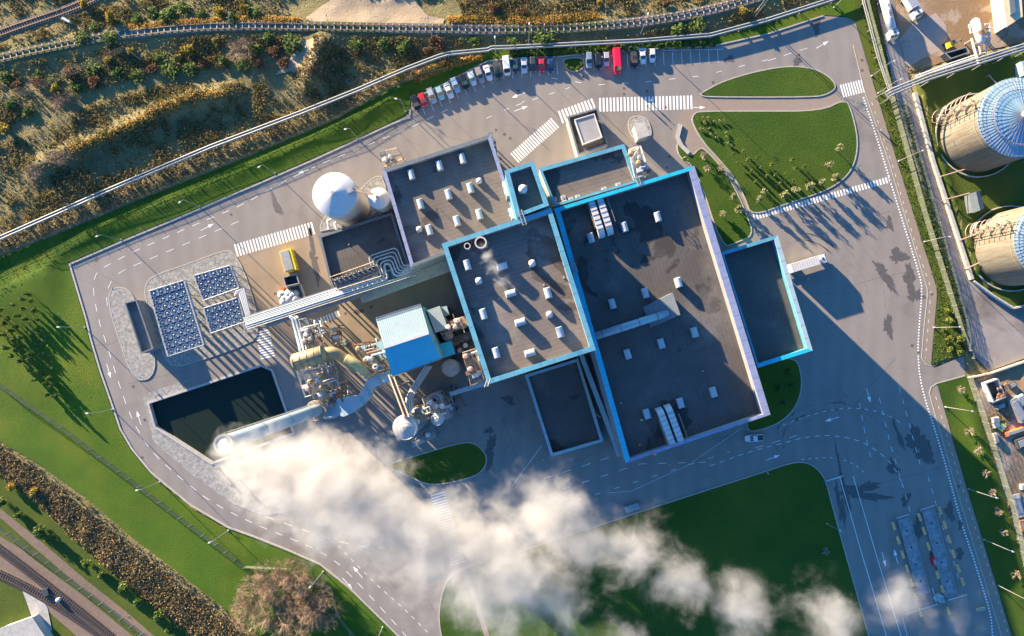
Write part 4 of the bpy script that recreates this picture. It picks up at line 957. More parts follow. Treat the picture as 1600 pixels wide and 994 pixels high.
# ochre scrubber vessel
t = thing('scrubber_vessel', 'ochre horizontal drum with ribs and a bent yellow pipe running to the pale duct', 'vessel', (*P(490, 558, 16).xy, 0), world=True)
a, b2 = P(461, 566, 18), P(505, 553, 18)
mb = MB(); d = (b2 - a).normalized(); mb.tube([a - d * .9, a - d * .6, a, b2, b2 + d * .5, b2 + d * .8], [.7, 1.7, 2.2, 2.2, 1.6, .6], 28); mb.build('drum', M['ochre'], t, smooth=True)
mb = MB()
for f in (.0, .25, .5, .75, 1): p = a.lerp(b2, f); mb.tube([p - d * .08, p + d * .08], 2.35, 28)
mb.beam(a + Vector((0, 0, 2.25)), b2 + Vector((0, 0, 2.25)), .12, .25); mb.build('rib', M['slate'], t)
mb = MB(); mb.tube(smooth_line([P(500, 555, 17), P(518, 549, 17), P(532, 556, 16), P(545, 565, 15.5), P(560, 577, 15)], 2), 1.45, 20); mb.build('bend_pipe', M['ochre'], t, smooth=True)
mb = MB(); mb.tube(smooth_line([P(541, 560, 17), P(555, 568, 17), P(566, 576, 16), P(578, 586, 15)], 2), [1.0] + [1.45] * 9 if False else 1.3, 20); mb.build('yellow_elbow', M['brass'], t, smooth=True)
mb = MB(); mb.tube([P(574, 583, 15), P(577, 585, 15)], 1.55, 20); mb.tube([P(568, 578.5, 15.3), P(569.5, 579.5, 15.3)], 1.5, 20); mb.build('flange', M['rose'], t)
mb = MB()
for q in ((466, 571), (480, 566), (494, 562), (505, 549)):
    p = P(*q, 16); mb.beam(p, (p.x, p.y, 0), .3)
mb.build('support', M['steel'], t)

def frame_tower(name, label, px, zs, m, seed=0, decks=True, clutter=0, cat='steel frame', deck_m=None):
    """open steelwork on a four-cornered plan (pixels at the top height)"""
    H = zs[-1]; q = [Vector((*v, 0)) for v in P2(px, H)]; t = thing(name, label, cat, (*centre(q)[:2], 0), world=True)
    mb = MB()
    for v in q: mb.beam(v, v + Vector((0, 0, H)), .25)
    for z in zs:
        for i in range(4): mb.beam(q[i] + Vector((0, 0, z)), q[(i + 1) % 4] + Vector((0, 0, z)), .2)
    mb.build('column_frame', m, t)
    mb = MB(); z0 = 0
    for z in zs:
        for i in range(4): 
            if (i + seed) % 2: mb.beam(q[i] + Vector((0, 0, z0)), q[(i + 1) % 4] + Vector((0, 0, z)), .12)
        z0 = z
    mb.build('bracing', m, t)
    if decks:
        for z in zs:
            mb = MB(); k = 3; h0, h1 = ((0, .45), (.5, 1), (.25, .8))[(zs.index(z) + seed) % 3]
            for i in range(k + 1):
                f = i / k; mb.beam(q[0].lerp(q[1], f) + Vector((0, 0, z + .1)), q[3].lerp(q[2], f) + Vector((0, 0, z + .1)), .1, .08)
            for i in range(14): f = h0 + (h1 - h0) * (i + .5) / 14; mb.beam(q[0].lerp(q[3], f) + Vector((0, 0, z + .16)), q[1].lerp(q[2], f) + Vector((0, 0, z + .16)), .09, .05)
            mb.build('grating', deck_m or m, t)
        mb = MB(); handrail(mb, [v + Vector((0, 0, H)) for v in q + [q[0]]], 1.1, .05); mb.build('handrail', m, t)
    rr = random.Random(seed)
    for i in range(int(clutter * 2.2)):
        f, g = rr.random() * .8 + .1, rr.random() * .8 + .1; p = q[0].lerp(q[1], f).lerp(q[3].lerp(q[2], f), g); z = rr.choice(zs) + .3 if i % 3 == 2 or rr.random() < .6 else zs[-1] + .3
        mb = MB()
        if i % 3 == 0: mb.lathe((p.x, p.y), [(.0, z), (.7, z), (.7, z + 1.6), (.4, z + 2.0)], 14); mb.build('vessel', rr.choice([M['white'], M['steel'], M['rose'], M['ochre']]), t)
        elif i % 3 == 1: mb.box((p.x, p.y), (1.6, 1.0, 1.2), BA, z); mb.build('machine', rr.choice([M['blue_pale'], M['slate'], M['rust'], M['white']]), t)
        else:
            e = p + Vector((rr.uniform(-3, 3), rr.uniform(-3, 3), 0)); u_ = (q[1] - q[0]).normalized(); v_ = Vector((-u_.y, u_.x, 0)); L_, W_2 = rr.uniform(1.5, 4.5), rr.uniform(-3.5, 3.5); a_ = p + u_ * L_; b_2 = a_ + v_ * W_2; mb.tube([(p.x, p.y, z - 2), (p.x, p.y, z + 1.2), (a_.x, a_.y, z + 1.2), (b_2.x, b_2.y, z + 1.2), (b_2.x, b_2.y, max(0.1, z - 4))], rr.choice((.1, .16, .24)), 6); mb.build('pipe', rr.choice([M['steel'], M['steel_warm'], M['rust'], M['white']]), t)
    return t
frame_tower('pipe_rack', 'steel frame with gratings under the ochre drum', [(463, 575), (508, 561), (522, 608), (478, 620)], [5, 9, 13], M['steel'], 1, clutter=9)
frame_tower('pipe_rack', 'tall narrow steel frame standing by the chimney foot', [(488, 612), (526, 600), (532, 628), (498, 642)], [4, 8, 12], M['steel_warm'], 2, clutter=8)
frame_tower('pipe_rack', 'rusty steel frame between the yellow elbow and the gable house', [(551, 540), (570, 535), (604, 578), (582, 585)], [6, 11, 16], M['rust'], 3, clutter=9, deck_m=M['steel_warm'])
frame_tower('pipe_rack', 'pipe deck with golden rails linking the gable house to the tall building', [(684, 508), (728, 494), (732, 507), (690, 523)], [6, 11, 15], M['steel_warm'], 4, clutter=6)
frame_tower('pipe_rack', 'open dark frame behind the blue square box', [(706, 528), (736, 518), (740, 545), (713, 552)], [5, 9], M['slate'], 5, clutter=5)
frame_tower('stair_landing', 'long grated stair landing with pale rails on the side of the tall building', [(723, 551), (741, 545), (757, 594), (736, 602)], [8, 16, 22], M['steel_warm'], 6, clutter=4)
frame_tower('silo_gantry', 'square steel frame holding the short white silo', [(661, 622), (684, 615), (706, 651), (678, 664)], [7, 13, 18], M['steel'], 7, clutter=6)
frame_tower('silo_gantry', 'steel frame of crossed beams between the two silos', [(640, 643), (664, 634), (668, 656), (648, 663)], [9, 16, 20], M['steel_warm'], 8, clutter=5)
frame_tower('silo_gantry', 'low braced frame sticking out below the short white silo', [(652, 680), (674, 668), (682, 682), (645, 698)], [4, 7], M['steel'], 9, clutter=2)
frame_tower('silo_gantry', 'dark low steel enclosure behind the short white silo', [(690, 610), (704, 604), (714, 640), (700, 646)], [4], M['dark'], 10, clutter=3)
frame_tower('ladder_tower', 'white framed stair bay at the corner of the brown-roofed wing', [(981, 235), (1000, 229), (1014, 274), (991, 279)], [7, 13, 19], M['white'], 11, clutter=4, decks=True)
frame_tower('ladder_tower', 'steel ladder cage at the upper corner of the ten-skylight hall', [(595, 239), (621, 232), (630, 249), (601, 262)], [6, 12], M['steel_warm'], 12, clutter=3)
frame_tower('ladder_tower', 'dark ladder cage at the far corner of the ten-skylight hall', [(762, 209), (770, 208), (775, 230), (768, 233)], [7, 14], M['slate'], 13, clutter=1)
frame_tower('pipe_rack', 'steel portal with pipes next to the zebra markings by the pipe bridge', [(468, 500), (480, 497), (497, 545), (480, 552)], [6, 12], M['steel'], 14, clutter=6)
frame_tower('pipe_rack', 'small angled steel gantry in the yard by the pale cabinet', [(513, 514), (526, 512), (532, 540), (525, 545)], [5, 8], M['steel_warm'], 15, clutter=3)
# twin walkway and pipe bundle to the silo
t = thing('conveyor_bridge', 'straight twin-railed bridge from the gable house to the ribbed silo', 'walkway', (*P(625, 615, 18).xy, 0), world=True)
mb = MB(); mb.beam(P(611, 586, 21), P(636, 652, 24), 1.2, .5); mb.build('deck', M['slate'], t)
for o_ in (-3.5, 3.5): mb = MB(); mb.beam(P(611 + o_, 586, 21.6), P(636 + o_, 652, 24.6), .35, .9); mb.build('side_beam', M['steel_warm'], t)
mb = MB()
for f in (.3, .7): p = P(611, 586, 21).lerp(P(636, 652, 24), f); mb.beam(p, (p.x, p.y, 0), .4)
mb.build('support', M['steel'], t)
t = thing('pipe_bundle', 'fan of parallel pipes bending down from the gable house to the ribbed silo', 'pipes', (*P(655, 605, 14).xy, 0), world=True)
for i in range(6):
    mb = MB(); o_ = (i - 2.5) * 2.0; mb.tube([P(670 + o_, 572, 19), P(648 + o_, 606, 19), P(640 + o_, 622, 20), P(642 + o_, 645, 24)], .2, 6); mb.build('pipe', M['steel_warm'] if i % 2 else M['white'], t)
mb = MB(); mb.beam(P(640, 604, 18.4), P(656, 608, 18.4), .3); mb.beam(P(634, 622, 19.4), P(648, 624, 19.4), .3)
for a in ((645, 606), (640, 623)): p = P(*a, 18); mb.beam(p, (p.x, p.y, 0), .3)
mb.build('support', M['steel'], t)
t = thing('transfer_duct', 'straight pale conveyor trough along the foot of the tall building', 'conveyor', (*P(730, 605, 6).xy, 0), world=True)
mb = MB(); mb.beam(P(703, 616, 8), P(762, 598, 8), 1.2, 1.0); mb.build('trough', M['blue_pale'], t)
mb = MB()
for f in (.15, .5, .85): p = P(703, 616, 8).lerp(P(762, 598, 8), f); mb.beam(p, (p.x, p.y, 0), .3)
mb.build('support', M['steel'], t)

# pipe bridge with expansion loop
t = thing('pipe_bridge', 'long raised bridge of parallel silvery pipes with a looped bend over the dark roof', 'pipe bridge', (*P(500, 470, 10).xy, 0), world=True)
ZP = 12.0; A0, A1 = (386, 506), (640, 424)
def rel(u, v, z=ZP):
    """u 0..1 along the bridge, v pixels across"""
    return P(A0[0] + (A1[0] - A0[0]) * u + v * .31, A0[1] + (A1[1] - A0[1]) * u + v * .95, z)
for i, v in enumerate((-9, -6.5, -4, -1.5, 1.5, 5.0)):
    mb = MB(); rad = (.15, .15, .2, .2, .3, .22)[i]
    if i < 5:
        s = i * 2.3
        loop = [rel(-.01 + .004 * i, v), rel(.80 - i * .012 + .02, v)]
        lx0, lx1 = .80 + .017 * i, .975 - .017 * i
        loop = [rel(-.01, v), rel(lx0, v), rel(lx0 - .004, -42 + i * 5.0), rel(lx1 - .004, -42 + i * 5.0), rel(lx1, v), rel(1.06, v)]
    else: loop = [rel(-.01, v), rel(1.05, v)]
    mb.tube(fillet(loop, 1.3), rad, 8); mb.build('pipe', M['skywhite'], t, smooth=True)
for v in (-11, 8):
    mb = MB(); mb.beam(rel(0, v, ZP - .5), rel(1.03, v, ZP - .5), .3, .5); mb.build('girder', M['steel'], t)
mb = MB()
for i in range(26):
    u = i / 25 * 1.02; mb.beam(rel(u, -11, ZP - .6), rel(u, 8, ZP - .6), .18)
mb.build('cross_beam', M['steel'], t)
for i in range(7):
    u = .02 + i * .12; mb = MB(); a, b2 = rel(u, -9, ZP - .7), rel(u, 7, ZP - .7); mb.beam(a, (a.x, a.y, 0), .35); mb.beam(b2, (b2.x, b2.y, 0), .35); mb.beam((a.x, a.y, .5), b2, .15); mb.build('trestle', M['steel'], t)
mb = MB(); q = [rel(0, -10, ZP - 1), rel(1.03, -10, ZP - 1), rel(1.03, 8, ZP - 1), rel(0, 8, ZP - 1)]; mb.prism([v.xy for v in q], ZP - 1.3, ZP - 1.2, bottom=True); mb.build('drip_tray', M['slate'], t)
mb = MB(); handrail(mb, [rel(0, 9, ZP), rel(1.03, 9, ZP)], 1.1, .05); mb.build('handrail', M['steel'], t)
mb = MB(); q = [rel(.1, 5, ZP - 1.2), rel(1.0, 5, ZP - 1.2), rel(1.0, 15, ZP - 1.2), rel(.1, 15, ZP - 1.2)]; mb.prism([v.xy for v in q], ZP - 1.75, ZP - 1.55, bottom=True); mb.build('cable_tray', M['wall_grey'], t)
t = thing('branch_pipes', 'pair of fat silver pipes branching from the bridge down to the ochre drum', 'pipes', (*P(470, 520, 12).xy, 0), world=True)
for i, o_ in enumerate((-5, 0, 4.5)):
    mb = MB(); mb.tube([P(459 + o_, 494, 12.5), P(463 + o_, 500, 12.5), P(474 + o_, 543, 13), P(476 + o_, 556, 15)], .5 if i < 2 else .3, 10); mb.build('pipe', M['steel'] if i else M['chimney'], t, smooth=True)
mb = MB()
for a in ((462, 512), (468, 535)): p = P(*a, 12); mb.beam(p - Vector((1.5, 0, .5)), p + Vector((1.5, 0, -.5)), .2); mb.beam(p, (p.x, p.y, 0), .3)
mb.build('support', M['steel'], t)
t = thing('cooler_pipes', 'white pipes wrapping the corner of the smaller cooler bank', 'pipes', (*P(385, 480, 6).xy, 0), world=True)
for i in range(4):
    k = i * 2.2; mb = MB(); mb.tube([P(366 + k * .4, 462 - k, 8), P(374 + k, 457 - k, 8), P(386 + k, 497 + k * .4, 8), P(384 + k, 506, 8), P(398, 502 + k, 9)], .2, 6); mb.build('pipe', M['white'], t)
mb = MB()
for a in ((372, 460), (382, 484), (384, 506), (384, 520)): p = P(*a, 8); mb.beam(p, (p.x, p.y, 0), .25)
mb.beam(P(383, 520, 8), P(398, 514, 8), .25); mb.beam(P(383, 520, 8), P(380, 504, 8), .25)
mb.build('support', M['steel'], t)

# ------------------------------------------------------------------ cooler banks: deck, legs, fans
def fan_mb(r=1.0, hub=.22):
    mb = MB(); mb.lathe((0, 0), [(r, 0), (r * 1.02, .35), (r * .9, .35), (r * .88, 0.02)], 20, cap=False)
    return mb
def fan_parts(parent, p, r, m1, first):
    if first.get(r):
        o = first[r].copy(); COL.objects.link(o); o.parent = parent; o.location = p - ORG[parent.name]
        for ch in first[r].children:
            c = ch.copy(); COL.objects.link(c); c.parent = o
        return
    mb = MB(); mb.lathe((0, 0), [(r, 0), (r * 1.02, .4), (r * .88, .4), (r * .86, 0.02)], 20, cap=False)
    for i in range(4): a = math.pi * i / 4; mb.beam((-r * math.cos(a), -r * math.sin(a), .42), (r * math.cos(a), r * math.sin(a), .42), .05)
    me_o = mb.build('fan', M['fan_blue'] if r > .7 else m1, None); me_o.parent = parent; me_o.location = p - ORG[parent.name]
    mb = MB(); mb.lathe((0, 0), [(.24 * r, .1), (.24 * r, .5), (.1 * r, .55)], 10)
    for i in range(6):
        a = 2 * math.pi * i / 6; c0_, s0_ = math.cos(a), math.sin(a)
        mb.add([(c0_ * .2 * r - s0_ * .1 * r, s0_ * .2 * r + c0_ * .1 * r, .12), (c0_ * .85 * r - s0_ * .25 * r, s0_ * .85 * r + c0_ * .25 * r, .12), (c0_ * .85 * r + s0_ * .1 * r, s0_ * .85 * r - c0_ * .1 * r, .3), (c0_ * .2 * r + s0_ * .1 * r, s0_ * .2 * r - c0_ * .1 * r, .3)], [(0, 1, 2, 3), (3, 2, 1, 0)])
    b_ = mb.build('blades', M['steel'], None); b_.parent = me_o
    if r > .7:
        mb = MB(); mb.box((-r * .9, -r * .95), (.45, .45, .4), BA, 0); x_ = mb.build('motor_box', M['steel'], None); x_.parent = me_o
    first[r] = me_o
FANS = {}
M['fan_blue'] = paint('blue_grey_fan_ring', (0.16, 0.24, 0.33), 0.5, var=0.15)
def cooler(label, px, z, nu, nv, group):
    q = [Vector((*v, z)) for v in P2(px, z)]; c = centre(q); t = thing('cooler_bank', label, 'cooler', (c[0], c[1], 0), group=group, world=True)
    at = lambda u, v: q[0].lerp(q[1], u).lerp(q[3].lerp(q[2], u), v)
    w_ = min((q[1] - q[0]).length / nu, (q[3] - q[0]).length / nv); r = round(w_ * .46, 2)
    mb = MB(); mb.prism([v.xy for v in q], z - .9, z - .05, bottom=True); mb.build('deck', M['cooler_blue'], t)
    mb = MB()
    for i in range(nu + 1): mb.beam(at(i / nu, 0) + Vector((0, 0, .05)), at(i / nu, 1) + Vector((0, 0, .05)), .16, .25)
    mb.build('header', M['steel'], t)
    mb = MB()
    for j in range(nv + 1): mb.beam(at(0, j / nv) + Vector((0, 0, .0)), at(1, j / nv) + Vector((0, 0, .0)), .1, .16)
    mb.build('divider', M['dark'], t)
    mb = MB()
    for i in range(nu + 1):
        for j in range(0, nv + 1, 2): p = at(min(i / nu, .99), min(j / nv, .99)); mb.beam((p.x, p.y, 0), (p.x, p.y, z - .9), .16)
    mb.build('support_grid', M['steel'], t)
    mb = MB(); handrail(mb, q + [q[0]], .9, .05); mb.build('handrail', M['white'], t)
    for i in range(nu):
        for j in range(nv): fan_parts(t, at((i + .52) / nu, (j + .52) / nv), r, M['slate'], FANS)
M['cooler_blue'] = paint('dark_blue_cooler_deck', (0.09, 0.25, 0.42), 0.5, var=0.15, scale=0.8)
GC = 'blue fan cooler banks on the gravel pad'
cooler('largest dark blue bank of fans, five across', [(234.5, 455), (289, 438), (320, 539), (264, 557)], 7, 5, 9, GC)
cooler('blue bank of fans nearest the zebra crossing', [(304, 431), (361, 415), (375, 450), (319, 470)], 7, 5, 4, GC)
cooler('smallest blue bank of fans, wrapped by white pipes', [(319, 482), (374, 465), (384, 503), (331, 521)], 7, 5, 4, GC)
# fan row on the dark pump building
t = thing('roof_cooler', 'raised row of black fans in two lines on the dark roof by the pipe loop', 'cooler', (*P(557, 428, 12).xy, 9), world=True)
q = [Vector((*v, 12.5)) for v in P2([(519, 436), (586, 413), (591, 424), (525, 450)], 12.5)]
at = lambda u, v: q[0].lerp(q[1], u).lerp(q[3].lerp(q[2], u), v)
mb = MB(); mb.prism([v.xy for v in q], 11.9, 12.4, bottom=True); mb.build('deck', M['steel'], t)
mb = MB(); handrail(mb, [v for v in P2([(516, 434), (588, 409), (597, 432), (526, 454), (516, 434)], 12.4) and [Vector((*v, 12.4)) for v in P2([(516, 434), (588, 409), (597, 432), (526, 454), (516, 434)], 12.4)]], 1.1, .06); mb.build('handrail', M['steel_warm'], t)
mb = MB()
for a in ((520, 438), (550, 427), (584, 416), (590, 428), (556, 438), (526, 448)): p = P(*a, 12); mb.beam(p, (p.x, p.y, 8.5), .25)
mb.build('leg', M['steel'], t)
for i in range(9):
    for j in range(2): fan_parts(t, at((i + .5) / 9, (j + .5) / 2), .52, M['dark'], FANS)

# ------------------------------------------------------------------ rooftop equipment
sk = thing('skylight_box', 'x', 'skylight')
mb = MB(); mb.box((0, 0), (1.75, 2.7, 1.25), 0, 0); mb.build('upstand', M['wall_grey'], sk)
mb = MB(); mb.loft([[(-.92, -1.42, 1.25), (.92, -1.42, 1.25), (.92, 1.42, 1.25), (-.92, 1.42, 1.25)], [(-.8, -1.3, 1.5), (.8, -1.3, 1.5), (.8, 1.3, 1.5), (-.8, 1.3, 1.5)], [(-.2, -1.2, 1.68), (.2, -1.2, 1.68), (.2, 1.2, 1.68), (-.2, 1.2, 1.68)]]); mb.build('lid', M['skywhite'], sk)
SKY = Bank(sk)
SKS = (.88, .92, 1)
dm = thing('smoke_dome', 'x', 'roof vent')
mb = MB(); mb.box((0, 0), (1.7, 1.7, 1.0), 0, 0); mb.build('upstand', M['wall_grey'], dm)
mb = MB(); mb.lathe((0, 0), [(.95, 1.0), (.92, 1.3), (.72, 1.7), (.4, 1.95), (.05, 2.05)], 20); mb.build('dome', M['white'], dm, smooth=True)
DOME = Bank(dm)
def put_roof(bank, lst, z, group, fmt, rot=None, sc=None):
    for i, a in enumerate(lst):
        p = P(a[0], a[1], z + 1); p.z = z
        r = BA + (math.pi / 2 if len(a) > 2 and a[2] else 0)
        bank.put(p, r, fmt(i), group, sc or SKS)
cb = [(730, 414, 0), (784.5, 416.5, 1), (798, 458.5, 1), (856, 458, 0), (755, 491, 0), (813, 503.5, 1), (875, 519, 0), (775, 551.5, 0), (828, 551.5, 1)]
CL = ['half veiled by the steam wisp', 'crosswise just beside the steam wisp', 'lying crosswise in the middle of the roof', 'standing between the two domes', 'by the blue edge above the pipe deck', 'lying crosswise in the lower middle', 'nearest the corner by the largest hall', 'nearest the grated stair landing', 'lying crosswise nearest the low dark roof']
put_roof(SKY, cb, 31.6, 'box skylights on the tall central roof', lambda i: 'skylight on the tall roof, ' + CL[i])
DL = ['below the steam wisp', 'closest to the stair tower', 'between two boxes at mid roof']
put_roof(DOME, [(748, 439), (831.5, 411.5), (858.5, 491.5)], 31.6, 'white domes on the tall central roof', lambda i: 'white smoke dome on the tall central roof, ' + DL[i])
hs = [(923, 372), (975.5, 355), (1027.5, 339), (1060, 441.5), (1008, 458), (956.5, 475), (980.5, 553.5), (1033, 537), (1085, 519.5), (1114.5, 613), (1063, 630), (1010.5, 647)]
HL = ['just below the tilted white duct pair', 'middle of the upper row, beside the white duct pair', 'end of the upper row near the lilac edge', 'second row, nearest the lilac edge', 'second row, next to the wedge-shaped hood', 'second row, nearest the tall building', 'third row, nearest the tall building', 'third row, in the middle below the round duct', 'third row, nearest the lilac edge',
      'fourth row, nearest the lilac edge', 'fourth row, above the pale duct pair', 'fourth row, beside the worker in yellow']
put_roof(SKY, hs, 18.05, 'box skylights on the largest roof', lambda i: 'skylight on the largest dark roof, ' + HL[i])
ts = [(643, 273), (687, 259), (722.5, 248), (735, 294), (701, 304), (657, 319), (749, 335), (714, 345.5), (671, 359.5)]
TL = ['shaded upper row, by the ladder cage', 'in the middle of the shaded upper row', 'last of the shaded upper row', 'second row, beside the dome', 'second row, in the middle', 'second row, nearest the small white tank', 'third row, next to the stair tower', 'third row, in the middle', 'third row, paired with a dome']
put_roof(SKY, ts, 18.05, 'box skylights on the ten-skylight hall', lambda i: 'skylight on the brown hall by the tanks, ' + TL[i], sc=(.85, .95, 1))
put_roof(DOME, [(748.5, 282.5), (655, 358)], 18.05, 'white domes on the brown-roofed hall', lambda i: 'small dome vent on the brown-roofed hall by the tanks, ' + ['near its upper corner', 'near the looped pipes'][i], sc=(.85, .85, .8))
DOME.put(P(817, 296, 33.5) - Vector((0, 0, 1.1)), 0, 'large white dome on the small square tower roof', None, (1.15, 1.15, 1.3))
mast = thing('lightning_rod', 'x', 'rod'); mb = MB(); mb.tube([(0, 0, 0), (0, 0, 3)], .05, 5); mb.build('rod', M['dark'], mast); mb = MB(); mb.box((0, 0), (.4, .4, .2), 0, 0); mb.build('foot', M['concrete'], mast)
RB = Bank(mast)
rods = [(881, 434, 31.6), (850, 445, 31.6), (780, 467, 31.6), (667, 250, 18), (760, 230, 18), (880, 283, 17.7), (962, 260, 17.7), (1084, 300, 18), (1150, 500, 18), (1098, 580, 18), (970, 630, 18), (545, 382, 9), (690, 330, 18)]
for i, (a, b2, z) in enumerate(rods): p = P(a, b2, z); RB.put(p, 0, 'thin lightning rod on a flat roof of the plant', 'lightning rods on the flat roofs')
# steaming round vents
for i, (a, b2, rp, h, lb) in enumerate(((751, 379, 9, 3.2, 'wide round steaming vent pipe on the tall central roof'), (730, 384.5, 4.6, 3.0, 'narrow round steaming vent pipe beside the wide one'))):
    z = 31.6 + h; c = P(a, b2, z); r = rp / (FPX / (CAM_H - z)); t = thing('steam_vent', lb, 'vent', (c.x, c.y, 31.6), world=True)
    mb = MB(); mb.lathe((c.x, c.y), [(r, 31.6), (r, z), (r * .82, z), (r * .82, 32.2), (0.01, 32.2)], 32, cap=False); mb.build('pipe', M['rose'], t)
    mb = MB(); mb.lathe((c.x, c.y), [(r + .08, z - .15), (r + .08, z + .06), (r * .8, z + .06)], 32, cap=False); mb.build('rim', M['wall_pale'], t)
# curved twin ducts on the hall roof
def duct_pair(label, spine, z0, wpx):
    """spine: px list from wall end to open end"""
    t = thing('intake_duct', label, 'duct', (*P(*spine[0], z0).xy, z0), world=True)
    for k, off in enumerate((-7.0, 7.0)):
        A, B = P(*spine[0], z0 + 2.5), P(*spine[1], z0 + 2.5); d = (B - A); L = d.length; d.normalize(); u = Vector((-d.y, d.x, 0)); c = A + u * off / 6.1
        prof = [(0, 2.6), (L * .78, 2.6), (L * .88, 2.4), (L * .95, 1.9), (L * .99, 1.1), (L, 0.1)]
        mb = MB(); top = []; wv = 1.55 / 2 * 1.05
        rings = []
        for s, hh in prof: rings.append([tuple(c + d * s + u * wv * x + Vector((0, 0, -2.5 + (hh if y > 0 else max(0.02, hh - (1.4 if s < L * .9 else 0) - (0 if s < L * .9 else hh - .02)))))) for x, y in ((-1, -1), (1, -1), (1, 1), (-1, 1))])
        mb.loft(rings); mb.build('duct', M['white'], t)
        mb = MB()
        for s in np.linspace(.06, .8, 7): p = c + d * L * s + Vector((0, 0, .13)); mb.beam(p - u * wv, p + u * wv, .1, .08)
        mb.build('seam', M['slate'], t)
    mb = MB(); A, B = P(*spine[0], z0), P(*spine[1], z0); d = (B - A).normalized(); u = Vector((-d.y, d.x, 0))
    for s in (-1, 1):
        a, b3 = A + u * 2.7 * s + d * 1.0, A + u * 2.7 * s + (B - A) * .75
        for z in (1.2, 2.2): mb.beam(a + Vector((0, 0, z)), b3 + Vector((0, 0, z)), .09)
        for f in (0, .5, 1): p = a.lerp(b3, f); mb.beam(p, p + Vector((0, 0, 2.2)), .1)
        mb.beam(a + Vector((0, 0, 2.2)), a + u * s * 1.2 + Vector((0, 0, 2.2)), .09); mb.beam(a + u * s * 1.2, a + u * s * 1.2 + Vector((0, 0, 2.2)), .09)
    mb.build('frame', M['steel_warm'], t)
duct_pair('pair of curved white ducts standing at the upper blue edge of the largest roof', ((929, 308), (949, 368)), 18, 11)
duct_pair('pair of curved pale ducts standing at the lower edge of the largest roof', ((1059, 696), (1037, 636)), 18, 11)
t = thing('roof_flue', 'round silver duct lying across the largest roof, ending in a wedge-shaped hood', 'duct', (*P(985, 505, 19).xy, 18), world=True)
mb = MB(); mb.tube([P(929, 526, 19.8), P(1044, 489, 19.8)], 1.0, 20); mb.build('pipe', M['chimney'], t, smooth=True)
mb = MB()
for f in (.1, .35, .6, .85): p = P(929, 526, 19.8).lerp(P(1044, 489, 19.8), f); d = (P(1044, 489, 19.8) - P(929, 526, 19.8)).normalized(); mb.tube([p - d * .1, p + d * .1], 1.08, 20)
mb.build('flange', M['slate'], t)
mb = MB(); q = P2([(1006, 480), (1049, 458), (1061, 492), (1018, 512)], 20); v = [Vector((*x, 18)) for x in q]; mb.add([v[0], v[1], v[2], v[3], v[0] + Vector((0, 0, .8)), v[1] + Vector((0, 0, 3.4)), v[2] + Vector((0, 0, 3.4)), v[3] + Vector((0, 0, .8))], [(0, 3, 7, 4), (3, 2, 6, 7), (2, 1, 5, 6), (1, 0, 4, 5), (4, 7, 6, 5)]); mb.build('hood', M['slate'], t)
# rooftop ac units on the office wing
ac = thing('roof_unit', 'x', 'air unit'); mb = MB(); mb.box((0, 0), (1.2, 1.0, 1.0), 0, .2); mb.build('case', M['white'], ac); mb = MB(); mb.lathe((0, 0), [(.36, 1.2), (.36, 1.26), (.3, 1.26)], 14); mb.build('fan_ring', M['steel'], ac); mb = MB(); mb.box((0, 0), (1.0, .8, .2), 0, 0); mb.build('foot', M['dark'], ac)
AC = Bank(ac)
for i, (a, b2) in enumerate(((866, 312), (880, 309), (868, 320), (882, 316), (892, 312), (903, 308), (944, 296), (966, 289))): AC.put(P(a, b2, 18.6) - Vector((0, 0, .9)), BA, nth(i) + ' white air unit from the tower end on the brown-roofed wing', 'air units along the blue edge of the wing')
for i, (px, lb) in enumerate(((((812, 329), (820, 352)), 'steel ladder hooked over the blue edge below the small tower'), (((994, 277), (999, 291)), 'steel ladder hooked over the largest hall edge by the white stair bay'), (((893, 407), (900, 426)), 'steel ladder frame on the largest roof against the tall building'), (((764, 592), (760, 604)), 'steel ladder over the blue corner above the conveyor trough'))):
    z = 34.5 if i in (0, 3) else 21.3; a, b2 = P(*px[0], z), P(*px[1], z); t = thing('roof_ladder', lb, 'ladder', (a.x, a.y, z), world=True); u = Vector((.4, .12, 0))
    for s in (-1, 1): mb = MB(); mb.tube([a + u * s - Vector((0, 0, 1.5)), a + u * s + Vector((0, 0, .9)), b2 + u * s + Vector((0, 0, .9)), b2 + u * s - Vector((0, 0, 1.5))], .08, 5); mb.build('rail', M['steel'], t)
    mb = MB()
    for f in np.linspace(.05, .95, 6): mb.beam(a.lerp(b2, f) - u, a.lerp(b2, f) + u, .08)
    mb.build('rung', M['steel'], t)
boxy('lift_head', 'pale green roof housing clinging to the tower side, upper one', 'roof housing', [(784, 284), (789, 282), (797, 305), (791, 307)], 18, 24, M['blue_pale'], M['white'])
boxy('lift_head', 'pale green roof housing clinging to the tower side, lower one', 'roof housing', [(793, 326), (799, 324), (806, 340), (799, 342)], 18, 22, M['blue_pale'], M['white'])
